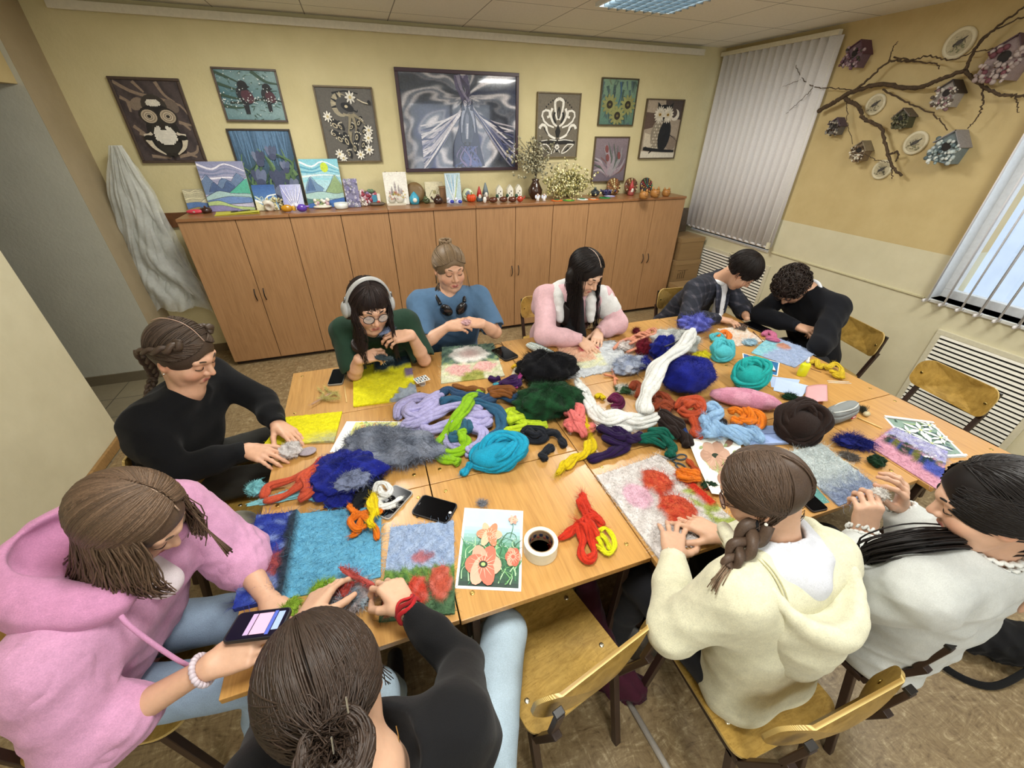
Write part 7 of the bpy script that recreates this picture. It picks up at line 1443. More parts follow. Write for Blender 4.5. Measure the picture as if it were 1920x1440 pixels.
def flow(b, H, n, u0, u1, col, hang=None, r=.0016, swell=1.0, seg=11, lift=.012, k=3, jitter=.03):
 """strands combed over the skull from direction u0(t) to u1(t), t in 0..1, then along hang(point, t)"""
 for i in range(n):
  t = random.random(); a, e = unit(u0(t)+RNG.normal(size=3)*jitter*.3), unit(u1(t)+RNG.normal(size=3)*jitter); g = swell*(1+random.uniform(-.015, .03))
  P = [H.w(*(HC+HR*(slerp(a, e, q)*(g+lift*math.sin(PI*q))))) for q in np.linspace(0, 1, 6)]
  if hang is not None: P = P+[p+RNG.normal(size=3)*jitter*.1 for p in hang(P[-1], t)]
  Q = smooth_path(P, seg+(6 if hang is not None else 0)); m = len(Q); rr = r*np.clip(np.minimum(np.linspace(1.2, .45, m), 1), .3, 1); cc = jit(col, .28); b.tube(Q, rr, k, np.tile(np.array(cc), (m, 1)), caps=False)
def hair_cap(H, h=.006, swell=.985, front=True, low=-.02, extra=None, face=(.118, -.044, .072, .084, .1)):
 S = SDF(h); S.ell(H.w(*HC), HR*H.s*swell, H.R, .01)
 if extra: extra(S)
 S.ell(H.w(0, face[0], face[1]), np.array(face[2:])*H.s, H.R, .008, True)
 if low is not None: S.ell(H.w(0, .055, -.115), np.array((.16, .14, .08))*H.s, H.R, .012, True)
 return S.mesh(relax=2)
def braid(b, pts, r, col, turns=None):
 P = smooth_path(pts, 90); L = np.linalg.norm(np.diff(P, axis=0), axis=1).sum(); tn = turns or L/(r*3.3); T = np.gradient(P, axis=0); T /= np.linalg.norm(T, axis=1)[:, None]; up = V3(.3, .2, 1)
 for q in range(3):
  o = []
  for i in range(90):
   s = unit(np.cross(T[i], up)); u = np.cross(s, T[i]); a = 2*PI*tn*i/90/2+q*2*PI/3; f = 1-.55*(i/89)**2; o.append(P[i]+s*r*.95*f*math.sin(a)+u*r*.5*f*math.sin(2*a))
  b.tube(o, r*.72*np.linspace(1, .5, 90), 7, np.tile(np.array(jit(col, .12)), (90, 1)), ridges=.12)
 return b
def tuft(b, P, n, d, L, col, r=.0012, sp=.14):
 for i in range(n):
  e = unit(unit(d)+RNG.normal(size=3)*sp); q = np.asarray(P)+RNG.normal(size=3)*.004; b.tube([q, q+e*L*.5*random.uniform(.6, 1), q+e*L*random.uniform(.6, 1.1)+V3(0, 0, -.01)], r, 3, jit(col, .25))
def person(label, H, N, SL, SR, EL, ER, WL, WR, hip, top, hands, legs=None, trousers='#2b2b2e', skin='#cfa184', tmat='cloth', sleeve=1.0, thick=.0, fold=.006, hair='#2a1d17', face=True, neck=.064, fit=1.0, sdf_extra=None, seed=1, cuff=None, lip='#b0605a', forearm=1.0, h=.003, tlabel=None, arms=True, collar=0.0):
 t = thing('person', label, 'person', (hip[0], hip[1], 0), 'people around the table'); S = SDF(h); sdf_head(S, H, N); Sm = (SL+SR)/2; tips = []
 ax = unit(hip-Sm); lat = unit(SR-SL); fw = np.cross(V3(0, 0, 1), lat); fw = unit(fw)
 S.cone(N, Sm+ax*.1, .05, .08, .03); S.chain([SL*.7+N*.3-V3(0, 0, .02), SL], [.03, .036], .02); S.chain([SR*.7+N*.3-V3(0, 0, .02), SR], [.03, .036], .02)
 for E, W, Sh, sd, hd in ((EL, WL, SL, 1, hands[0]), (ER, WR, SR, -1, hands[1])):
  S.cone(Sh, E, .038, .037*forearm, .02); q = E+(W-E)*.35; S.cone(E, q, .038*forearm, .037*forearm, .01).cone(q, W, .037*forearm, .0245, .01)
  if hd is not None: tp, fr = hand(S, W, hd['f'], hd['u'], sd, hd.get('c', (.3,)*5), hd.get('sp', .12), hd.get('s', 1.0), hd.get('pinch', False)); tips += tp; hd['tips'] = tp; hd['fr'] = fr
  else: S.cone(W, W+unit(W-E)*.06, .024, .02, .01)
 V, F = S.mesh(relax=2); MB().add(V, F, skin_colors(V, H, skin, tips, lip)).build('body', 'skin', t, smooth=True)
 if face: face_lines(H, t, hair)
 G = SDF(.0055); k = fit; L2 = np.linalg.norm(hip-Sm)
 for o in (-1, 1):
  a, m, e = Sm+lat*o*.088+ax*.05, Sm+ax*L2*.5+lat*o*.062+fw*.012, hip+lat*o*.075+V3(0, 0, .0)
  G.cone(a, m, (.088+thick)*k, (.094+thick)*k, .07).cone(m, e, (.094+thick)*k, (.104+thick)*k, .07)
 G.cone(SL, SR, .056+thick, .056+thick, .05).cone(SL+fw*.03+ax*.09, SR+fw*.03+ax*.09, .07+thick, .07+thick, .06)
 for Sh, E, W in ((SL, EL, WL), (SR, ER, WR)):
  if sleeve >= 1: d = unit(W-E); ce = W-d*(.0 if cuff is None else 0); G.cone(Sh, E, .062+thick, .053+thick, .03).cone(E, E+(W-E)*.55, .053+thick, .047+thick, .02).cone(E+(W-E)*.55, W-d*.012, .047+thick, .034+thick*.5, .015)
  else:
   e = Sh+(E-Sh)*min(1, sleeve*1.0); G.cone(Sh, e, .064+thick, .064+thick, .03)
   if sleeve > .9: e2 = E+(W-E)*(sleeve-.9)*2; G.cone(e, e2, .06+thick, .058+thick, .03)
 G.cone(Sm+ax*.02, N-unit(N-Sm)*.014, .09, neck*.98, .04)
 for Sh in (SL, SR): G.cone(N*.75+Sh*.25-V3(0, 0, .02), Sh, .05+thick, .058+thick, .03)
 if sdf_extra: sdf_extra(G)
 dn = unit(H.w(0, -.02, -.05)-N); G.cone(N+dn*(.038 if neck < .07 else .006), H.w(0, -.02, -.05)+dn*.03, neck, neck, .012, True)
 for Sh, E, W in ((SL, EL, WL), (SR, ER, WR)):
  d = unit(W-E)
  if sleeve >= 1: G.cone(W-d*.006, W+d*.05, .029+thick*.3, .034+thick*.3, .004, True)
  else: u = unit(E-Sh); e = Sh+(E-Sh)*min(1, sleeve); G.cone(e+u*.048, e+u*.1, .056+thick, .06+thick, .006, True)
 V, F = G.mesh(folds(seed, .085), fold, 1); g = MB().add(V, F, top).build('top_garment', tmat, t, smooth=True)
 if tlabel: g['label'] = tlabel
 if collar:
  aa = np.linspace(0, 2*PI, 30); Rn = frame_from(unit(H.w(0, -.02, -.05)-N));
  MB().tube([N-unit(N-Sm)*.004+(Rn[:, 0]*math.cos(q)+Rn[:, 2]*math.sin(q))*(neck+.004) for q in aa], collar, 8, top).build('collar', tmat, t, smooth=True)
 if sleeve >= 1 and cuff is not None:
  for E, W in ((EL, WL), (ER, WR)): d = unit(W-E); MB().tube([W-d*.045, W-d*.04, W-d*.02, W-d*.004, W, W-d*.004], [.036, .039+thick*.3, .037+thick*.3, .036+thick*.2, .032, .029], 18, cuff).build('cuff', tmat, t, smooth=True)
 if legs:
  T_ = SDF(.007); KL, KR, AL, AR = legs
  T_.cone(hip-lat*.06, hip+lat*.06, .085, .085, .04)
  for o, K_, A_ in ((-1, KL, AL), (1, KR, AR)): T_.cone(hip+lat*o*.08+(K_-hip)*.12, K_, .08, .068, .03).cone(K_, K_+(A_-K_)*.4, .066, .06, .02).cone(K_+(A_-K_)*.4, A_, .06, .05, .02)
  V, F = T_.mesh(folds(seed+50, .09), .005, 1); MB().add(V, F, trousers).build('trousers', 'denim' if legs and trousers in ('#8fa3b8', '#a9bcc9') else 'cloth', t, smooth=True)
  for A_, K_ in ((AL, KL), (AR, KR)):
   d = fw if abs(fw[2]) < .9 else V3(0, 1, 0); s_ = SDF(.006); s_.cone(A_*V3(1, 1, 0)+V3(0, 0, .04)-d*.04, A_*V3(1, 1, 0)+V3(0, 0, .033)+d*.15, .04, .032, .03).cone(A_*V3(1, 1, 0)+V3(0, 0, .05)-d*.02, A_*V3(1, 1, 0)+V3(0, 0, .09)-d*.02, .042, .042, .03)
   V, F = s_.mesh(); V[:, 2] = np.maximum(V[:, 2], .002); MB().add(V, F, '#d8d4cc' if trousers == '#8fa3b8' else '#26252a').build('shoe', 'satin', t, smooth=True)
 t['_frame'] = [float(x) for x in (*lat, *fw, *Sm)]
 return t
def frame(t): f = np.array(t['_frame']); return f[:3], f[3:6], f[6:]
# ================================================================ the people
def ring(b, ctr, R, rx, ry, r, col, n=26, a0=0, a1=2*PI): return b.tube([ctr+R@V3(math.cos(q)*rx, 0, math.sin(q)*ry) for q in np.linspace(a0, a1, n)], r, 6, col)
def glasses(H, t, col='#1c1413'):
 b = MB(); ln = MB()
 for q in (-1, 1):
  ctr = H.w(q*.032, .097, -.002); ring(b, ctr, H.R@rotz(-q*.16), .0235*H.s, .0205*H.s, .0019, col); b.tube([H.w(q*.054, .091, .004), H.w(q*.072, .05, .004), H.w(q*.079, .0, .0)], .0017, 5, col)
  ln.lathe([(0, 0), (.022*H.s, 0)], ctr, 20, H.R@rotz(-q*.16)@rotx(PI/2), '#e8eef0')
 b.tube(smooth_path([H.w(-.0095, .1, .002), H.w(0, .104, .004), H.w(.0095, .1, .002)], 7), .0018, 5, col); g = b.build('glasses', 'gloss', t, smooth=True); ln.build('lens', 'clear', g)
def parting(H, t, pts, skin='#c9a58c', r=.0022):
 MB().tube(smooth_path([H.w(*(HC+HR*unit(p)*1.028)) for p in pts], 14), r*H.s, 5, skin).build('hair_parting', 'skin', t, smooth=True)
def mk_hair(t, b, capmesh, col, name='hair'):
 b.add(capmesh[0], capmesh[1], mixc(col, '#000000', .15)); return b.build(name, 'hair', t, smooth=True)
H = Head(A(343, 664, z=1.18), -24, 25, 0, 1.1)
p1 = person('person in a black sweatshirt shaping white wool at the left end of the table', H, V3(.605, -2.27, 1.03), V3(.62, -2.07, .985), V3(.47, -2.39, .965), V3(.80, -2.13, .83), V3(.545, -2.50, .80), A(520, 796, z=.805), A(462, 843, z=.80), V3(.38, -2.22, .55), '#08090c',
 [dict(f=A(572, 832, z=.775)-A(520, 796, z=.805), u=V3(.1, .35, 1), c=(.22, .2, .22, .28, .35), sp=.07), dict(f=A(545, 866, z=.785)-A(462, 843, z=.80), u=V3(.1, -.3, 1), c=(.25, .22, .25, .3, .3), sp=.06)],
 legs=(V3(.82, -2.05, .56), V3(.82, -2.36, .56), V3(.85, -2.05, .08), V3(.85, -2.4, .08)), trousers='#34332f', hair='#3c2f26', seed=11, cuff='#0d0f12', thick=.008, fit=1.05, fold=.006, neck=.056)
b = MB(); hc = '#4b3d32'
for q in (-1, 1):
 flow(b, H, 150, lambda t, q=q: V3(q*.05, .62-.95*t, .75+.22*math.sin(t*2.6)), lambda t, q=q: sph(q*(1.15+1.1*t), .42-.5*t), hc, None, .0019)
 flow(b, H, 300, lambda t, q=q: sph(q*(.1+1.2*t), .66-.72*t), lambda t, q=q: sph(q*(1.0+1.2*t), .6-.75*t), hc, None, .002)
 braid(b, [H.w(*(HC+HR*1.08*sph(q*a, e))) for a, e in ((.95, .72), (1.25, .5), (1.6, .28), (2.0, .0), (2.3, -.3))], .017, hc); e = H.w(*(HC+HR*1.08*sph(q*2.3, -.3)))
 if q == 1: braid(b, [e, A(287, 700, z=1.08), A(279, 735, z=1.02), A(272, 772, z=.97)], .014, hc); tuft(b, A(272, 772, z=.97), 14, V3(0, 0, -1), .05, hc)
 else: braid(b, [e, e+V3(-.03, .03, -.1), e+V3(-.05, .05, -.25)], .014, hc)
mk_hair(p1, b, hair_cap(H), hc); parting(H, p1, [(0, .75, .62), (0, .4, .88), (0, 0, 1), (0, -.5, .85), (0, -.8, .55)], '#b09480', .0018)
MB().ell(H.w(.081, -.002, -.04), .004, None, 8, 6, '#d8d4cc').build('earring', 'metal', p1, smooth=True)
H = Head(A(692, 574, z=1.17), -76, 17, 4, 1.1)
p2 = person('person in a dark green T-shirt and glasses holding a wisp of blue wool', H, V3(1.335, -1.86, 1.03), V3(1.52, -1.76, .985), V3(1.185, -1.77, .985), V3(1.585, -1.90, .80), V3(1.205, -1.93, .795), A(771, 628, z=1.0), A(672, 674, z=.9), V3(1.36, -1.52, .55), '#1f3829',
 [dict(f=A(735, 632, z=1.01)-A(771, 628, z=1.0), u=V3(.2, -.5, .9), c=(.55, .5, .55, .6, .4), pinch=True), dict(f=A(709, 663, z=.915)-A(672, 674, z=.9), u=V3(-.2, -.5, .9), c=(.5, .55, .6, .65, .4), pinch=True)],
 legs=(V3(1.5, -1.98, .55), V3(1.22, -1.98, .55), V3(1.5, -2.0, .08), V3(1.2, -2.0, .08)), hair='#1e1614', seed=12, sleeve=.86, fit=1.06, thick=.006, neck=.058)
b = MB(); hc = '#2a1f1c'
for q in (-1, 1):
 flow(b, H, 170, lambda t, q=q: V3(q*.06, .45-.8*t, .9), lambda t, q=q: H.hz(q*(.95+2.1*t), -.1), hc, lambda P, t, q=q: [P+V3(0, 0, -.05)+H.R@V3(0, .008, 0), P+V3(0, 0, -.12)+H.R@V3(-q*.012, .03-.05*t, 0), P+V3(0, -.02+.06*t, -.22), P+V3(0, -.01+.08*t, -.29-random.uniform(0, .05))], .0022, jitter=.06)
flow(b, H, 110, lambda t: V3(.5*(t-.5), .35, .93), lambda t: sph((t-.5)*1.5, .27), hc, lambda P, t: [P+H.R@V3(0, -.004, -.024)], .0019, jitter=.05)
mk_hair(p2, b, hair_cap(H, extra=lambda S: [S.cone(H.w(q*.07, -.02, -.02), H.w(q*.07, -.02, -.02)+V3(0, -.0, -.2), .04, .045, .04) for q in (-1, 1)]), hc); glasses(H, p2)
def headset(t_over, H, col, pad, label, worn=True):
 t = thing('headphones', label, 'headphones', H.w(0, -.01, .12)); b = MB()
 b.tube(smooth_path([H.w(math.sin(a)*.102, -.005, .0+math.cos(a)*.142) for a in np.linspace(-1.5, 1.5, 15)], 40), .011*H.s, 10, col, flat=.45, up=None).build('headband', 'satin', t, smooth=True)
 for q in (-1, 1):
  MB().ell(H.w(q*.104, -.006, -.006), np.array((.017, .033, .04))*H.s, H.R, 18, 12, col).build('ear_cup', 'satin', t, smooth=True); MB().ell(H.w(q*.09, -.006, -.006), np.array((.013, .031, .037))*H.s, H.R, 18, 12, pad).build('ear_pad', 'cloth', t, smooth=True)
  MB().tube([H.w(q*.101, -.005, .06), H.w(q*.108, -.006, .02)], .005, 8, '#8f9090').build('slider', 'metal', t, smooth=True)
headset(p2, H, '#aeaeac', '#9a9a98', 'silver over-ear headphones on the head of the person in green')
lat, fw, Sm = frame(p2); m = MB()
for i in range(11): q = Sm+fw*.135+V3(0, 0, -.13-.012*(i % 4))+lat*random.uniform(-.06, .06); m.tube([q, q+lat*random.uniform(-.02, .02)+V3(0, -.003, random.uniform(-.02, .02))], .0013, 4, '#b5bdb4')
m.build('shirt_print', 'matte', p2)
lump('wool_wisp', 'blue-grey wool wisp held between the fingers of the person in green', 727, 622, .05, .014, .014, '#7f8ba8', .9, 300, .03, h0=.27)
lump('wool_wisp', 'dark smoky wool wisp under the right hand of the person in green', 720, 674, .05, .018, .02, '#46545a', -.5, 300, .03, h0=.15)
H = Head(A(843, 503, z=1.205), -82, 8, 0, 1.1)
p3 = person('person in a blue T-shirt rolling a scrap of pink wool', H, V3(1.815, -1.55, 1.035), V3(2.005, -1.55, 1.0), V3(1.64, -1.52, 1.0), V3(2.06, -1.74, .835), V3(1.60, -1.75, .825), A(905, 607, z=.925), A(840, 612, z=.92), V3(1.83, -1.33, .55), '#52708f',
 [dict(f=A(876, 603, z=.94)-A(905, 607, z=.925), u=V3(.3, -.5, .8), c=(.5, .5, .55, .6, .4), pinch=True), dict(f=A(872, 608, z=.94)-A(840, 612, z=.92), u=V3(-.3, -.6, .8), c=(.45, .5, .55, .6, .4), pinch=True)],
 legs=(V3(2.0, -1.72, .55), V3(1.68, -1.72, .55), V3(2.0, -1.75, .08), V3(1.66, -1.75, .08)), trousers='#27405a', hair='#6b5540', seed=13, sleeve=.8, fit=1.14, thick=.014, neck=.062, forearm=1.1)
b = MB(); hc = '#7d684f'
for q in (-1, 1):
 flow(b, H, 200, lambda t, q=q: sph(q*(.1+1.3*t), .52-.62*t), lambda t, q=q: sph(q*(2.6+.3*t), .75-.7*t) if t > .3 else V3(q*.1, -.35, .95), hc, None, .002)
 flow(b, H, 90, lambda t, q=q: sph(q*(1.4+1.6*t), -.25-.3*t), lambda t, q=q: V3(q*.1, -.6, .8), hc, None, .002)
for i in range(16): a = i*.9; b.tube([H.w(*(V3(0, -.06, .125)+V3(math.cos(a+w)*.03, math.sin(a+w)*.022, .012*math.sin(3*w+a)))) for w in np.linspace(0, 2.6, 9)], .0075, 6, jit(hc, .2))
for q in (-1, 1):
 for i in range(8): P = H.w(q*.078, .03, .01); b.tube(smooth_path([P, P+V3(q*-.012, -.01, -.05), P+V3(q*-.01+random.uniform(-.015, .015), -.02, -.12)], 7), .001, 3, jit(hc, .2))
mk_hair(p3, b, hair_cap(H, face=(.118, -.04, .07, .084, .1)), hc)
t = thing('headphones', 'black headphones hanging round the neck of the person in blue', 'headphones', V3(1.82, -1.65, 1.0)); N_ = V3(1.82, -1.57, 1.065)
MB().tube(smooth_path([N_+V3(-.075, -.07, -.045), N_+V3(-.085, .0, .0), N_+V3(-.05, .07, .03), N_+V3(0, .085, .035), N_+V3(.05, .07, .03), N_+V3(.085, 0, 0), N_+V3(.075, -.07, -.045)], 34), .012, 8, '#141417', flat=.7).build('headband', 'gloss', t, smooth=True)
for q in (-1, 1):
 R = rotz(q*.5)@rotx(.5); MB().ell(N_+V3(q*.048, -.108, -.075), (.04, .02, .047), R, 18, 12, '#121215').build('ear_cup', 'gloss', t, smooth=True); MB().ell(N_+V3(q*.046, -.09, -.072), (.036, .016, .042), R, 18, 12, '#1b1b1e').build('ear_pad', 'cloth', t, smooth=True)
lump('wool_wisp', 'scrap of pale pink wool between the hands of the person in blue', 874, 608, .028, .022, .03, '#d8aeb0', .3, 220, .02, h0=.185)
H = Head(A(1098, 511, z=1.175), -70, 27, 0, 1.1)
p4 = person('person in a pink and white hooded jacket pressing wool with both hands', H, V3(2.615, -1.70, 1.03), V3(2.81, -1.73, .975), V3(2.45, -1.62, .98), V3(2.885, -1.86, .83), V3(2.36, -1.85, .815), A(1122, 622, z=.805), A(1088, 637, z=.80), V3(2.66, -1.36, .55), '#d9b0b6',
 [dict(f=A(1116, 657, z=.765)-A(1122, 622, z=.805), u=V3(0, -.3, 1), c=(.2, .2, .22, .25, .2), sp=.08), dict(f=A(1114, 660, z=.765)-A(1088, 637, z=.80), u=V3(-.2, -.3, 1), c=(.2, .2, .22, .25, .3), sp=.06)],
 legs=(V3(2.82, -1.75, .55), V3(2.5, -1.75, .55), V3(2.82, -1.78, .08), V3(2.5, -1.78, .08)), hair='#17110f', seed=14, tmat='fleece', thick=.014, fit=1.06, cuff='#dcb4ba', fold=.006, skin='#d2a88c')
lat, fw, Sm = frame(p4)
V = SDF(.006); V.cone(Sm+fw*.085+V3(0, 0, .0), Sm+fw*.14+V3(0, 0, -.2), .052, .07, .03).cone(Sm+fw*.14+V3(0, 0, -.2), Sm+fw*.12+V3(0, 0, -.34), .07, .075, .03); v, f = V.mesh(folds(3, .06), .004); MB().add(v, f, '#111113').build('shirt', 'cloth', p4, smooth=True)['label'] = 'black shirt under the open jacket'
N4 = V3(2.615, -1.70, 1.03); hp = smooth_path([Sm-lat*.1+fw*.13+V3(0, 0, -.1), N4-lat*.105+fw*.05+V3(0, 0, -.03), N4-lat*.11-fw*.05+V3(0, 0, .0), N4-fw*.12+V3(0, 0, .01), N4+lat*.11-fw*.05+V3(0, 0, .0), N4+lat*.105+fw*.05+V3(0, 0, -.03), Sm+lat*.1+fw*.13+V3(0, 0, -.1)], 24)
S = SDF(.0055); S.chain(list(hp), list(.026+.012*np.sin(np.linspace(0, PI, 24)))); S.cone(N4-fw*.12-lat*.06+V3(0, 0, -.04), N4-fw*.14+lat*.06+V3(0, 0, -.05), .05, .05, .04); v, f = S.mesh(folds(31, .06), .004, 1); MB().add(v, f, '#d9d8d6').build('hood', 'fleece', p4, smooth=True)['label'] = 'white hood of the jacket'
S = SDF(.006); L4 = V3(2.81, -1.73, .975); S.cone(L4+V3(-.01, 0, .004), L4+(V3(2.885, -1.86, .83)-L4)*.45, .083, .08, .03); v, f = S.mesh(folds(32, .05), .005, 1); MB().add(v, f, '#d9d8d6').build('white_sleeve_panel', 'fleece', p4, smooth=True)
b = MB(); hc = '#18110f'
for q in (-1, 1): flow(b, H, 300, lambda t, q=q: V3(q*.04, .6-1.0*t, .8+.2*math.sin(t*2.6)), lambda t, q=q: H.hz(q*(1.05+2.0*t), -.1), hc, lambda P, t, q=q: [P+V3(0, 0, -.06), P+V3(0, -.005+.05*t, -.14)-H.R[:, 0]*q*.01, P+V3(0, -.02+.09*t, -.26), P+V3(0, -.03+.1*t, -.36-random.uniform(0, .08))], .0024, jitter=.05)
mk_hair(p4, b, hair_cap(H, extra=lambda S: [S.cone(H.w(q*.075, -.03, -.03), H.w(q*.07, -.03, -.03)+V3(0, -.0, -.3), .034, .045, .04) for q in (-1, 1)]), hc); parting(H, p4, [(0, .74, .62), (0, .4, .9), (0, 0, 1), (0, -.4, .9)], '#c9b0a0')
H = Head(A(1392, 508, z=1.09), -42, 44, -6, 1.08)
p5 = person('person in a dark checked jacket and white shirt tapping a phone', H, V3(3.80, -1.70, .985), V3(3.95, -1.58, .945), V3(3.60, -1.72, .945), V3(4.02, -1.80, .78), V3(3.42, -1.90, .80), V3(3.93, -1.92, .78), A(1346, 597, z=.79), V3(3.70, -1.42, .53), '#23262e',
 [None, dict(f=A(1392, 606, z=.785)-A(1346, 597, z=.79), u=V3(.1, .1, 1), c=(.25, .3, .38, .45, -.2), sp=.1)], legs=(V3(3.9, -1.72, .55), V3(3.62, -1.78, .55), V3(3.9, -1.75, .08), V3(3.62, -1.8, .08)), hair='#16110e', seed=15, tmat='plaid', thick=.012, fit=1.0, fold=.005, skin='#c99d80', neck=.062)
lat, fw, Sm = frame(p5); N5 = V3(3.80, -1.70, .985)
b = MB(); b.tube([N5+V3(math.cos(q)*.063, math.sin(q)*.063, .008+.006*math.sin(q)) for q in np.linspace(0, 2*PI, 26)], .014, 8, '#dcdfe2', flat=1.6); V = SDF(.006); V.cone(N5+fw*.045, Sm+fw*.125+V3(0, 0, -.2), .035, .042, .02); v, f = V.mesh(folds(5, .05), .003); b.add(v, f, '#dcdfe4'); sh = b.build('shirt', 'cloth', p5, smooth=True); sh['label'] = 'white buttoned shirt'
for k in range(3): MB().ell(Sm+fw*(.135+.014*k)+V3(0, 0, -.04-.055*k), .005, None, 8, 6, '#22242a').build('shirt_button', 'gloss', sh, smooth=True)
b = MB()
for q in (-1, 1): b.tube(smooth_path([N5+lat*q*.06-fw*.03+V3(0, 0, .01), N5+lat*q*.075+fw*.05+V3(0, 0, -.02), Sm+lat*q*.075+fw*.14+V3(0, 0, -.11), Sm+lat*q*.035+fw*.16+V3(0, 0, -.26)], 20), np.interp(np.linspace(0, 1, 20), [0, .5, 1], [.016, .032, .012]), 8, '#2a2e38', flat=.4)
b.build('lapels', 'plaid', p5, smooth=True); W = A(1346, 597, z=.79); d = unit(W-V3(3.42, -1.90, .80)); MB().tube([W-d*.03, W-d*.004, W+d*.004], .036, 14, '#dfe2e6').build('shirt_cuff', 'cloth', p5, smooth=True)
b = MB(); hc = '#1d1613'
for q in (-1, 1):
 flow(b, H, 330, lambda t, q=q: V3(q*.08, -.35+.3*random.random(), .95), lambda t, q=q: sph(q*(.05+2.9*t), .28 if t < .3 else .0 if t < .5 else -.25), hc, lambda P, t: [P+H.R@V3(0, .006 if t < .3 else 0, -.02)], .002, 1.02, jitter=.12)
mk_hair(p5, b, hair_cap(H, swell=1.0), hc)
H = Head(A(1484, 537, z=1.02), 188, 62, 0, 1.08)
p6 = person('person in a navy jumper leaning on the table with head bowed', H, V3(4.225, -2.10, 1.0), V3(4.24, -2.30, .955), V3(4.29, -1.93, .955), V3(3.97, -2.47, .79), V3(4.02, -1.95, .79), A(1560, 634, z=.795), A(1497, 613, z=.80), V3(4.42, -2.18, .53), '#090b12',
 [dict(f=V3(-.12, .9, .05), u=V3(-.2, 0, 1), c=(.4, .4, .4, .45, .4)), dict(f=V3(.1, -.9, .1), u=V3(-.3, 0, 1), c=(.5, .5, .55, .6, .5))], legs=(V3(3.98, -2.32, .55), V3(3.98, -2.02, .55), V3(3.95, -2.35, .08), V3(3.95, -2.0, .08)), hair='#1c1512', seed=16, thick=.012, fit=1.0, fold=.006, neck=.066, cuff='#0f121a', skin='#c79b7e')
N6 = V3(4.225, -2.10, 1.0); MB().tube([N6+V3(.012+math.cos(q)*.03*0+.0, math.cos(q)*.064, math.sin(q)*.064-.0) for q in np.linspace(0, 2*PI, 26)], .012, 8, '#d8dade').build('shirt_collar', 'cloth', p6, smooth=True)
b = MB(); hc = '#2b211c'
for i in range(420):
 u = unit(RNG.normal(size=3));
 if u[2] < -.35 and u[1] > -.2: continue
 if u[1] > .6 and u[2] < .2: continue
 P = HC+HR*u*1.0; q = unit(np.cross(u, RNG.normal(size=3))); g = [H.w(*(P+u*(.006+.010*math.sin(w*1.4))+q*.014*math.sin(w*2.2)+np.cross(u, q)*.014*(1-math.cos(w*2.2)))) for w in np.linspace(0, 2.6, 7)]; b.tube(g, .0028, 4, jit(hc, .3))
mk_hair(p6, b, hair_cap(H, swell=1.02), hc)
H = Head(A(248, 976, z=1.155), -14, 40, 0, .98)
WR7 = A(394, 1248, z=.83)
p7 = person('person in a pink hoodie and jeans holding a phone, nearest on the left', H, V3(.665, -3.10, 1.02), V3(.73, -2.91, .975), V3(.60, -3.285, .965), V3(.84, -2.96, .77), V3(.60, -3.345, .735), V3(.955, -3.15, .765), WR7, V3(.43, -3.06, .55), '#cb94b6',
 [dict(f=V3(.5, -.6, .02), u=V3(0, .2, 1), c=(.4, .4, .4, .4, .3)), dict(f=A(520, 1196, z=.835)-WR7, u=V3(-.35, -.35, .85), c=(.16, .34, .42, .48, .25), sp=.05)],
 legs=(V3(.90, -3.03, .555), V3(.90, -3.24, .555), V3(.80, -3.1, .09), V3(.76, -3.27, .09)), trousers='#8fa3b8', hair='#4a3a2c', seed=17, tmat='fleece', sleeve=.9999, thick=.016, fit=1.0, fold=.0045, neck=.075, skin='#cba084', h=.0028, forearm=.95)
lat, fw, Sm = frame(p7)
def sleeve7(t, Sh, E, W, f0, col):
 e = E+(W-E)*f0; S = SDF(.0055); S.cone(Sh, E, .088, .085, .03).cone(E, E+(e-E)*.7, .085, .07, .03); V, F = S.mesh(folds(77, .05), .006, 1); b = MB().add(V, F, col); b.build('sleeve', 'fleece', t, smooth=True)
 d = unit(W-E); MB().tube([e-d*.05, e-d*.03, e-d*.005, e, e-d*.006], [.05, .053, .051, .046, .04], 24, '#bd7aa3').build('cuff', 'fleece', t, smooth=True)
sleeve7(p7, V3(.60, -3.285, .965), V3(.60, -3.345, .735), WR7, .42, '#cb94b6'); sleeve7(p7, V3(.73, -2.91, .975), V3(.84, -2.96, .77), V3(.955, -3.15, .765), .35, '#cb94b6')
S = SDF(.006); N7 = V3(.665, -3.10, 1.02); aa = np.linspace(-2.35, 2.35, 12); hp = [N7+(-fw*math.cos(q)*.125+lat*math.sin(q)*.125)+V3(0, 0, .012+.045*math.cos(q*.8)) for q in aa]; S.chain(hp, list(.036+.022*np.cos(aa*.6)), .03); S.cone(N7-fw*.13+V3(0, 0, .01), N7-fw*.2+V3(0, 0, -.13), .075, .06, .05).cone(N7-fw*.12+lat*.07+V3(0, 0, 0), N7-fw*.17+lat*.05+V3(0, 0, -.1), .06, .05, .05).cone(N7-fw*.12-lat*.07, N7-fw*.17-lat*.05+V3(0, 0, -.1), .06, .05, .05)
S.ell(N7-fw*.07+V3(0, 0, .075), (.085, .085, .05), None, .03, True); v, f = S.mesh(folds(9, .06), .005, 1); MB().add(v, f, '#c486ab').build('hood', 'fleece', p7, smooth=True)['label'] = 'darker pink inside of the hood'
S = SDF(.006); S.cone(N7+fw*.05+V3(0, 0, -.03), N7+fw*.1+V3(0, 0, -.08), .05, .04, .03); v, f = S.mesh(); MB().add(v, f, '#d8ccd0').build('shirt', 'cloth', p7, smooth=True)['label'] = 'white shirt at the neck'
b = MB()
b.tube(smooth_path([hp[-1], hp[-1]+fw*.03+lat*.03+V3(0, 0, -.04), Sm+lat*.13+fw*.17+V3(0, 0, -.14), Sm+lat*.12+fw*.2+V3(0, 0, -.24)], 20), .0055, 8, '#c98fb4'); b.build('drawstring', 'cloth', p7, smooth=True)
b = MB(); hc = '#5b4838'
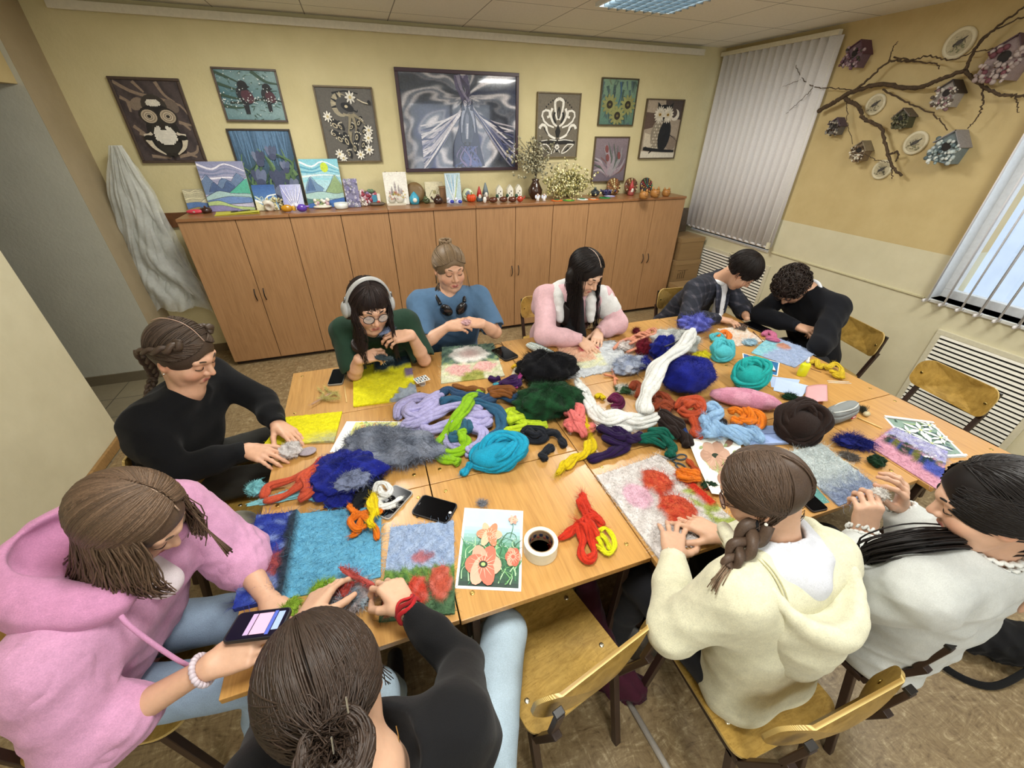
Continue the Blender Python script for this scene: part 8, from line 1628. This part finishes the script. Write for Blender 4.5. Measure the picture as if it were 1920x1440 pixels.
hang7 = lambda q: (lambda P, t: [P+V3(0, 0, -.04)-fw*.012*t, P+V3(0, 0, -.09)-fw*.04*t+lat*q*.01, P+V3(0, 0, -.135)-fw*.08*t+lat*q*.015, P+V3(0, 0, -.16-random.uniform(0, .03))-fw*.13*t])
for q in (-1, 1): flow(b, H, 640, lambda t, q=q: V3(q*.035, .62-1.05*t, .8+.2*math.sin(t*2.6)), lambda t, q=q: H.hz(q*(1.02+2.1*t), -.12), hc, hang7(q), .0027, 1.03, jitter=.05, k=4)
for i in range(20): P = H.w(-.075, .06, .02); b.tube(smooth_path([H.w(-.02, .07, .105), P, P+V3(.02, -.01, -.1), P+V3(.05, -.03, -.19)+RNG.normal(size=3)*.004], 12), .0016, 4, jit(hc, .2))
mk_hair(p7, b, hair_cap(H, extra=lambda S: [S.cone(H.w(q*.03, -.05, -.02), H.w(q*.03, -.05, -.02)+V3(0, 0, -.1)-fw*.03, .035, .035, .03) for q in (-1, 0, 1)]), hc); parting(H, p7, [(.0, .76, .6), (0, .4, .88), (0, 0, 1), (0, -.5, .85), (0, -.75, .6)], '#b89d88', .0018)
d = unit(WR7-V3(.60, -3.345, .735)); b = MB()
for k in range(22): a = 2*PI*k/22; s_ = unit(np.cross(d, V3(0, 0, 1))); u_ = np.cross(s_, d); b.ell(WR7-d*.018+(s_*math.cos(a)+u_*math.sin(a))*.033, (.0075, .0075, .009), None, 8, 6, jit('#c9bcc4', .1))
b.build('bracelet', 'satin', p7, smooth=True)
tt = p7; hd = None
phone('phone with a lit picture held by the person in the pink hoodie', None, tilt=[A(446, 1150, z=.85), A(540, 1138, z=.85), A(534, 1190, z=.872), A(416, 1204, z=.872)], case='#151519', scr='#1a1626', th=.009, lit=[(.30, .40, .1, .9, '#a890b0'), (.42, .72, .1, .9, '#c49ab0'), (.73, .8, .05, .95, '#4a5aa8'), (.82, .95, .2, .9, '#8fa0c8')])
H = Head(A(612, 1305, z=1.135), 108, 50, 0, 1.02)
WR8, WL8 = A(762, 1140, z=.835), A(570, 1165, z=.83)
p8 = person('person in a black top and pale jeans pulling red wool, nearest the camera', H, V3(1.255, -3.70, 1.02), V3(1.065, -3.65, .97), V3(1.405, -3.675, .98), V3(1.03, -3.47, .80), V3(1.445, -3.50, .80), WL8, WR8, V3(1.30, -3.78, .55), '#0d0d0f',
 [dict(f=A(600, 1112, z=.83)-WL8+V3(0, 0, -.01), u=V3(-.5, -.2, .9), c=(.3, .4, .5, .6, .3), sp=.06), dict(f=A(715, 1075, z=.84)-WR8, u=V3(.35, -.2, .9), c=(.62, .6, .65, .7, .4), pinch=True)],
 legs=(V3(1.20, -3.40, .58), V3(1.60, -3.36, .585), V3(1.2, -3.2, .08), V3(1.55, -3.15, .08)), trousers='#a9bcc9', hair='#241b17', seed=18, thick=.0, fit=.94, fold=.004, neck=.085, skin='#cba286', h=.0028)
b = MB(); hc = '#33271f'; bun = H.w(.0, -.135, -.03)
for q in (-1, 1): flow(b, H, 620, lambda t, q=q: V3(q*.03, .6-.7*t, .8+.2*math.sin(t*2.6)) if random.random() < .6 else sph(q*(.55+.9*random.random()), .6-.7*random.random()), lambda t, q=q: sph(q*(2.2+.85*random.random()), .15-.75*random.random()), hc, lambda P, t: [P*.5+bun*.5, bun+RNG.normal(size=3)*.014], .0019, 1.03, jitter=.06, k=4)
for i in range(170):
 a = random.uniform(0, 6.28); r0 = random.uniform(.012, .05); tl = random.uniform(-.5, .5); b.tube([bun+H.R@V3(math.cos(a+w)*r0, math.sin(a+w)*.022*math.cos(tl)-.012, math.sin(a+w)*r0*.85+.006*math.sin(3*w)) for w in np.linspace(0, 2.4, 10)], random.uniform(.0018, .003), 4, jit(hc, .28))
for q in (-1, 1):
 for i in range(12): P = H.w(q*.082, .03, .0); b.tube(smooth_path([P, P+V3(0, 0, -.05)+RNG.normal(size=3)*.006, P+V3(0, .01, -.11)+RNG.normal(size=3)*.014], 8), .001, 3, jit(hc, .2))
mk_hair(p8, b, hair_cap(H, swell=1.0), hc); parting(H, p8, [(0, .76, .6), (0, .45, .88), (0, .15, 1)], '#b39a86', .0016)
for k in range(3): P = bun+H.R@V3(.03-.03*k, -.03, .035-.03*k); MB().tube([P, P+H.R@V3(.004, -.006, .02)], .0012, 5, '#d8d8d8').build('hair_pin', 'metal', p8)
lat, fw, Sm = frame(p8)
MB().tube(smooth_path([V3(1.245, -3.665, 1.035)+V3(math.cos(q)*.062, math.sin(q)*.062-.012, .004) for q in np.linspace(-2.9, .3, 12)], 40), .0012, 5, '#c9a86a').build('necklace', 'metal', p8)
b = MB(); d = unit(WR8-V3(1.445, -3.50, .80)); s_ = unit(np.cross(d, V3(0, 0, 1))); u_ = np.cross(s_, d)
for k in range(3): b.tube([WR8+d*(-.012+.011*k)+(s_*math.cos(a)+u_*math.sin(a))*(.034-.002*k)+d*.006*math.sin(3*a+k) for a in np.linspace(0, 2*PI, 26)], .0065, 8, ['#a81e22', '#8a181c', '#b52a2c'][k], flat=.6)
b.build('red_bracelet', 'cloth', p8, smooth=True)
lump('wool_wisp', 'coral red wool strand drawn out between finger and felt', 672, 1085, .075, .008, .01, '#b5504a', -.75, 260, .03, h0=.045); lump('wool_tuft', 'pale grey-blue wool tangle in front of the blue felt', 650, 1130, .07, .05, .035, '#9fb0bb', .4, 900, .05, .25, cols=['#9fb0bb', '#b5a9a9', '#8fa0b0'])
lump('wool_tuft', 'red wool knot on the grey-blue tangle', 647, 1112, .03, .02, .03, '#a84038', .9, 250, .02, h0=.02); lump('wool_tuft', 'lime green wool tuft by the left hand of the person in the black top', 612, 1108, .04, .025, .03, '#8fb838', .2, 450, .03); lump('wool_tuft', 'lime green wool curl beside the lit phone', 548, 1150, .032, .022, .04, '#93b53a', 1.2, 400, .025)
H = Head(A(1428, 922, z=1.155), 128, 34, 0, .93)
WL9, WR9 = A(1262, 1040, z=.80), A(1352, 1005, z=.80); N9 = V3(2.275, -3.575, 1.03)
p9 = person('person in a cream hoodie and glasses, hands flat on the red flowers', H, N9, V3(2.115, -3.635, .97), V3(2.41, -3.63, .97), V3(2.0, -3.595, .785), V3(2.52, -3.47, .80), WL9, WR9, V3(2.30, -3.69, .53), '#d2cfb3',
 [dict(f=A(1262, 975, z=.775)-WL9, u=V3(0, 0, 1), c=(.12, .1, .12, .15, .05), sp=.16), dict(f=A(1275, 968, z=.775)-WR9, u=V3(0, .1, 1), c=(.15, .12, .15, .18, .15), sp=.08)],
 legs=(V3(2.12, -3.34, .56), V3(2.44, -3.34, .56), V3(2.1, -3.3, .08), V3(2.45, -3.3, .08)), trousers='#17171a', hair='#3b2d24', seed=19, tmat='fleece', thick=.01, fit=.96, fold=.004, neck=.074, cuff='#d5d2b8', skin='#cba286', h=.0028)
lat, fw, Sm = frame(p9)
S = SDF(.006); S.cone(N9-fw*.02+V3(0, 0, -.005), N9-fw*.09+V3(0, 0, -.03), .072, .06, .03).cone(N9+lat*.06, N9+lat*.06-fw*.06+V3(0, 0, -.02), .045, .05, .03).cone(N9-lat*.05, N9-lat*.06-fw*.06+V3(0, 0, -.02), .045, .05, .03); S.cone(N9, H.w(0, -.02, -.05), .06, .056, .01, True); v, f = S.mesh(folds(8, .06), .004, 1); MB().add(v, f, '#c9cbd2').build('shirt_collar', 'cloth', p9, smooth=True)['label'] = 'white shirt collar over the hood'
hp = smooth_path([N9-lat*.075+fw*.09+V3(0, 0, -.03), N9-lat*.125+fw*.0+V3(0, 0, -.0), N9-lat*.125-fw*.1+V3(0, 0, -.015), N9-lat*.07-fw*.185+V3(0, 0, -.05), N9-fw*.215+V3(0, 0, -.075), N9+lat*.07-fw*.19+V3(0, 0, -.06), N9+lat*.13-fw*.1+V3(0, 0, -.02), N9+lat*.125+fw*.0, N9+lat*.075+fw*.09+V3(0, 0, -.03)], 26)
S = SDF(.0055); S.chain(list(hp), [.019]*26, .012); g_ = [(0, -.165, -.17, .075), (-.07, -.13, -.12, .055), (.07, -.13, -.12, .055), (0, -.14, -.08, .08)]
for a_, b_, c_, r_ in g_: S.cone(N9+lat*a_+fw*b_+V3(0, 0, c_), N9+lat*a_*.4+fw*(b_-.02)+V3(0, 0, -.25), r_, .045, .05)
S.ell(N9-fw*.105+V3(0, 0, .0), np.array((.1, .105, .075)), np.stack([lat, fw, V3(0, 0, 1)], 1), .015, True); v, f = S.mesh(folds(29, .12), .005, 1); MB().add(v, f, '#d4d1b6').build('hood', 'fleece', p9, smooth=True)
b = MB(); b.tube([p+V3(0, 0, -.02)+unit(p-N9)*.012 for p in hp], .002, 5, '#bdb994'); Sh = V3(2.115, -3.635, .97)
for o in (0, .009): b.tube([Sh+lat*.05+V3(0, -math.cos(q)*.084, math.sin(q)*.084)+lat*o for q in np.linspace(-1.0, 2.0, 26)], .0018, 5, '#bdb88e')
b.build('seams', 'fleece', p9, smooth=True)
b = MB(); hc = '#4a3a2e'; tie = A(1424, 981, z=1.105)
for q in (-1, 1): flow(b, H, 520, lambda t, q=q: V3(q*.03, .6-1.25*t, .8+.2*math.sin(t*2.2)) if random.random() < .65 else sph(q*(.55+.9*random.random()), .6-.7*random.random()), lambda t, q=q: sph(-2.0+.5*random.random(), -.3-.4*random.random()) if q < 0 else sph(2.4+.7*random.random(), -.2-.5*random.random()), hc, lambda P, t: [P*.45+tie*.55, tie+RNG.normal(size=3)*.007], .0019, 1.01, jitter=.05, k=4)
braid(b, [tie, A(1400, 1014, z=1.08), A(1380, 1040, z=1.06), A(1364, 1064, z=1.04)], .023, hc); tuft(b, A(1364, 1064, z=1.04), 26, A(1352, 1084, z=1.03)-A(1364, 1064, z=1.04), .06, '#7d6854', .0016)
for i in range(9): P = H.w(random.uniform(-.03, .05), -.08, -.07); b.tube(smooth_path([P, P+V3(0, .006, -.025)+RNG.normal(size=3)*.003, P+V3(0, .004, -.05)+RNG.normal(size=3)*.007], 8), .0007, 3, jit(hc, .2))
mk_hair(p9, b, hair_cap(H), hc); parting(H, p9, [(0, .76, .6), (0, .4, .9), (0, 0, 1), (0, -.6, .8), (.0, -.95, .3)], '#8d7664', .0009); glasses(H, p9, '#4a2d22')
MB().tube([tie+H.R@V3(math.cos(q)*.02, 0, math.sin(q)*.02) for q in np.linspace(0, 6.28, 16)], .006, 7, '#121214').build('hair_tie', 'cloth', p9, smooth=True); MB().ell(H.w(-.083, -.006, -.04), .0045, None, 10, 8, '#e0dcd0').build('earring', 'gloss', p9, smooth=True)
MB().tube([N9+unit(H.w(0, -.02, -.05)-N9)*.02+V3(math.cos(q)*.059, math.sin(q)*.059, 0) for q in np.linspace(2.6, 6.6, 24)], .0011, 5, '#c9b078').build('necklace', 'metal', p9)
H = Head(A(1864, 950, z=1.16), 128, 22, 0, 1.02)
WL10, WR10 = A(1618, 995, z=.86), A(1690, 950, z=.85); N10 = V3(2.775, -3.76, 1.035)
def puffs(G):
 for Sh, E, W in ((V3(2.575, -3.77, .975), V3(2.60, -3.66, .76), WL10), (V3(2.97, -3.76, .975), V3(2.98, -3.62, .76), WR10)): G.cone(Sh+V3(0, 0, -.03), E, .082, .075, .03).cone(E, W+(E-W)*.3, .07, .055, .03)
p10 = person('person in a white puff-sleeved blouse pinching white wool, at the right edge', H, N10, V3(2.585, -3.77, .97), V3(3.0, -3.76, .975), V3(2.60, -3.66, .76), V3(2.98, -3.62, .76), WL10, WR10, V3(2.83, -3.75, .53), '#c6c9c6',
 [dict(f=V3(.04, .25, 1), u=V3(-.5, -.9, .2), c=(.85, .85, .9, .95, .6), pinch=False), dict(f=V3(-.35, .1, .9), u=V3(.5, -.8, .3), c=(.55, .5, .5, .5, .3), pinch=True)],
 legs=(V3(2.62, -3.42, .55), V3(2.92, -3.42, .55), V3(2.6, -3.4, .08), V3(2.95, -3.4, .08)), trousers='#141416', hair='#120e0d', seed=20, tmat='cloth', thick=.012, fit=1.06, fold=.009, neck=.072, skin='#cca389', sdf_extra=puffs, h=.0028)
for E, W in ((V3(2.60, -3.66, .76), WL10), (V3(2.98, -3.62, .76), WR10)):
 b = MB(); d = unit(W-E); s_ = unit(np.cross(d, V3(.3, .2, 1))); u_ = np.cross(s_, d)
 for o in (.02, .045): b.tube([W-d*o+(s_*math.cos(a)+u_*math.sin(a))*(.036+.003*math.sin(17*a)) for a in np.linspace(0, 2*PI, 90)], .0055, 6, '#e0e2de')
 b.tube([W+(s_*math.cos(a)+u_*math.sin(a))*(.038+.004*math.sin(15*a))+d*.006*math.cos(15*a) for a in np.linspace(0, 2*PI, 90)], .004, 6, '#e2e4e0'); b.build('ruffled_cuff', 'cloth', p10, smooth=True)
b = MB(); aa = np.linspace(0, 2*PI, 110); dn = unit(H.w(0, -.02, -.05)-N10); Rn = frame_from(dn)
for o, r_ in ((0, .07), (.02, .066)): b.tube([N10+dn*o+(Rn[:, 0]*math.cos(q)+Rn[:, 2]*math.sin(q))*(r_+.004*math.sin(22*q)) for q in aa], .0055, 6, '#e0e2de')
b.build('ruffled_collar', 'cloth', p10, smooth=True); lat, fw, Sm = frame(p10)
MB().ell(Sm-fw*.112+lat*.02+V3(0, 0, -.04), (.006, .008, .04), np.stack([lat, fw, V3(0, 0, 1)], 1), 14, 10, '#c79d84').build('back_slit', 'skin', p10, smooth=True)['label'] = 'slit at the back showing skin'
b = MB(); hc = '#15100f'; nape = H.w(-.02, -.105, -.07)
for q in (-1, 1): flow(b, H, 800, lambda t, q=q: V3(q*.03, .6-.9*t, .8+.2*math.sin(t*2.6)) if random.random() < .6 else sph(q*(.8+.8*random.random()), .5-.7*random.random()), lambda t, q=q: sph(q*(2.0+1.1*random.random()), .1-.75*random.random()), hc, lambda P, t: [P*.5+nape*.5, nape+RNG.normal(size=3)*.01], .002, 1.02, jitter=.04, k=4)
for q in (-1, 1): flow(b, H, 420, lambda t, q=q: sph(q*(.5+1.4*random.random()), .6-.85*random.random()), lambda t, q=q: sph(q*(2.2+.7*random.random()), -.1-.45*random.random()), hc, None, .0022, 1.015, jitter=.03, k=4)
for i in range(150):
 o = RNG.normal(size=3)*V3(.008, .008, .006); b.tube(smooth_path([nape+o, A(1850, 1022, z=1.05)+o*1.4, A(1790, 1012, z=1.06)+o*1.6, A(1720, 1016, z=1.05)+o*1.8, A(1640, 1032, z=.98)+o*1.5, A(1625, 1050, z=.92)+o], 18), .0024, 4, jit(hc, .3))
mk_hair(p10, b, hair_cap(H, swell=1.0), hc)
lump('wool_ball', 'white wool puff pinched in the fist of the person in the blouse', 1645, 932, .022, .02, .035, '#dcd8d2', .2, 200, .015, h0=.2)
chair(1.745, -3.385, -.22, .97, 'empty plywood school chair at the near middle of the table')
chair(.565, -2.24, 1, -.1, 'plywood school chair under the person in the black sweatshirt')
chair(.71, -2.51, .95, -.3, 'plywood school chair holding a grey cloth bag between the two people on the left')
chair(.475, -3.06, 1, -.12, 'plywood school chair under the person in the pink hoodie')
chair(1.36, -1.5, 0, -1, 'plywood school chair under the person in green')
chair(1.84, -1.31, 0, -1, 'plywood school chair under the person in blue')
chair(2.66, -1.33, .05, -1, 'plywood school chair under the person in the pink and white jacket')
chair(3.80, -1.52, -.1, -1, 'plywood school chair under the person in the checked jacket')
chair(4.36, -2.27, -1, .25, 'plywood school chair under the person in navy')
chair(4.18, -2.95, -1, .15, 'empty plywood school chair in front of the radiator grille')
chair(1.31, -3.74, .1, 1, 'plywood school chair under the person in the black top')
chair(2.31, -3.65, 0, 1, 'plywood school chair under the person in cream')
chair(2.83, -3.60, -.1, 1, 'plywood school chair under the person in the white blouse')
def floor_things():
 S = SDF(.008); S.cone((2.02, -3.40, .03), (2.1, -3.47, .04), .05, .06, .05).cone((2.0, -3.3, .2), (2.05, -3.42, .04), .07, .06, .05).cone((1.98, -3.22, .42), (2.0, -3.3, .2), .05, .07, .04); v, f = S.mesh(folds(40, .05), .02, 1); v[:, 2] = np.maximum(v[:, 2], .003)
 tag(MB().add(v, f, '#3a1020').build('burgundy_cloth', 'cloth', smooth=True), 'burgundy cloth hanging down to the floor under the table', 'cloth')
 P = V3(2.24, -3.30, 0); t = thing('waste_bin', 'grey waste bin lined with a clear bag under the table', 'bin', P); MB().lathe([(.1, 0), (.13, .27), (.135, .28), (.128, .28), (.098, .01), (0, .01)], P, 28, None, '#5d5a56').build('bin_body', 'satin', t, smooth=True)
 b = MB(); b.lathe([(.133, .16), (.139, .284), (.125, .287), (.11, .2), (.06, .14), (0, .12)], P, 30, None, '#8a8884'); b.build('bin_bag', 'film', t, smooth=True)
 b = MB();
 for i in range(24): b.ell(P+V3(random.gauss(0, .04), random.gauss(0, .04), random.uniform(.14, .2)), random.uniform(.012, .025), None, 6, 5, jit(random.choice(['#1b1a1a', '#2a2826', '#4a4844']), .2))
 b.build('rubbish', 'matte', t)
 tag(MB().tube([(2.07, -3.50, .012), (2.10, -3.80, .012)], .012, 10, '#a39d94').build('metal_rod', 'satin', smooth=True), 'thin metal tube lying on the floor right of the empty near chair', 'tube')
 S = SDF(.01); S.cone((3.5, -3.72, .07), (3.75, -3.86, .08), .07, .085, .05).cone((3.7, -3.85, .05), (3.95, -4.0, .04), .07, .05, .05); v, f = S.mesh(folds(41, .05), .018, 1); v[:, 2] = np.maximum(v[:, 2], .003); r = tag(MB().add(v, f, '#141416').build('black_bag', 'cloth', smooth=True), 'crumpled black bag on the floor at the right edge', 'bag')
 MB().tube(smooth_path([(3.5, -3.72, .12), (3.4, -3.8, .03), (3.5, -3.93, .015), (3.75, -3.95, .06)], 24), .014, 8, '#101012', flat=.3).build('bag_strap', 'cloth', r, smooth=True)
 S = SDF(.008); S.cone((.56, -3.68, .05), (.78, -3.74, .06), .08, .09, .05); v, f = S.mesh(folds(43, .06), .016, 1); v[:, 2] = np.maximum(v[:, 2], .003); tag(MB().add(v, f, '#121214').build('black_bag', 'cloth', smooth=True), 'black bag on the floor at the lower left edge', 'bag')
 S = SDF(.006); S.ell((.69, -2.60, .53), (.085, .065, .07), None, .02); v, f = S.mesh(folds(42, .05), .006, 1); r = tag(MB().add(v, f, '#a9a89a').build('cloth_bag', 'cloth', smooth=True), 'light grey cloth bag with black plant print between the two people on the left', 'bag')
 b = MB(); Q = V3(.70, -2.655, .565); n_ = unit(CAM-Q); Rq = frame_from(n_)
 for k in range(9): a = 2*PI*k/9; b.ell(Q+n_*.012+Rq@V3(math.cos(a)*.022, 0, math.sin(a)*.022), (.014, .004, .006), Rq@roty(-a), 8, 6, '#1d1c1c')
 b.build('plant_print', 'cloth', r)
floor_things()
# ================================================================ light and view
wd = bpy.data.worlds.new('world'); sc.world = wd; wd.use_nodes = True
wb = wd.node_tree.nodes['Background']; wb.inputs[0].default_value = (.86, .93, 1.0, 1); wb.inputs[1].default_value = 2.2
sc.view_settings.view_transform = 'Standard'; sc.view_settings.look = 'None'; sc.view_settings.gamma = 1; sc.view_settings.use_curve_mapping = False
sc.view_settings.exposure = 0.22
sc.cycles.adaptive_threshold = .02
finish()
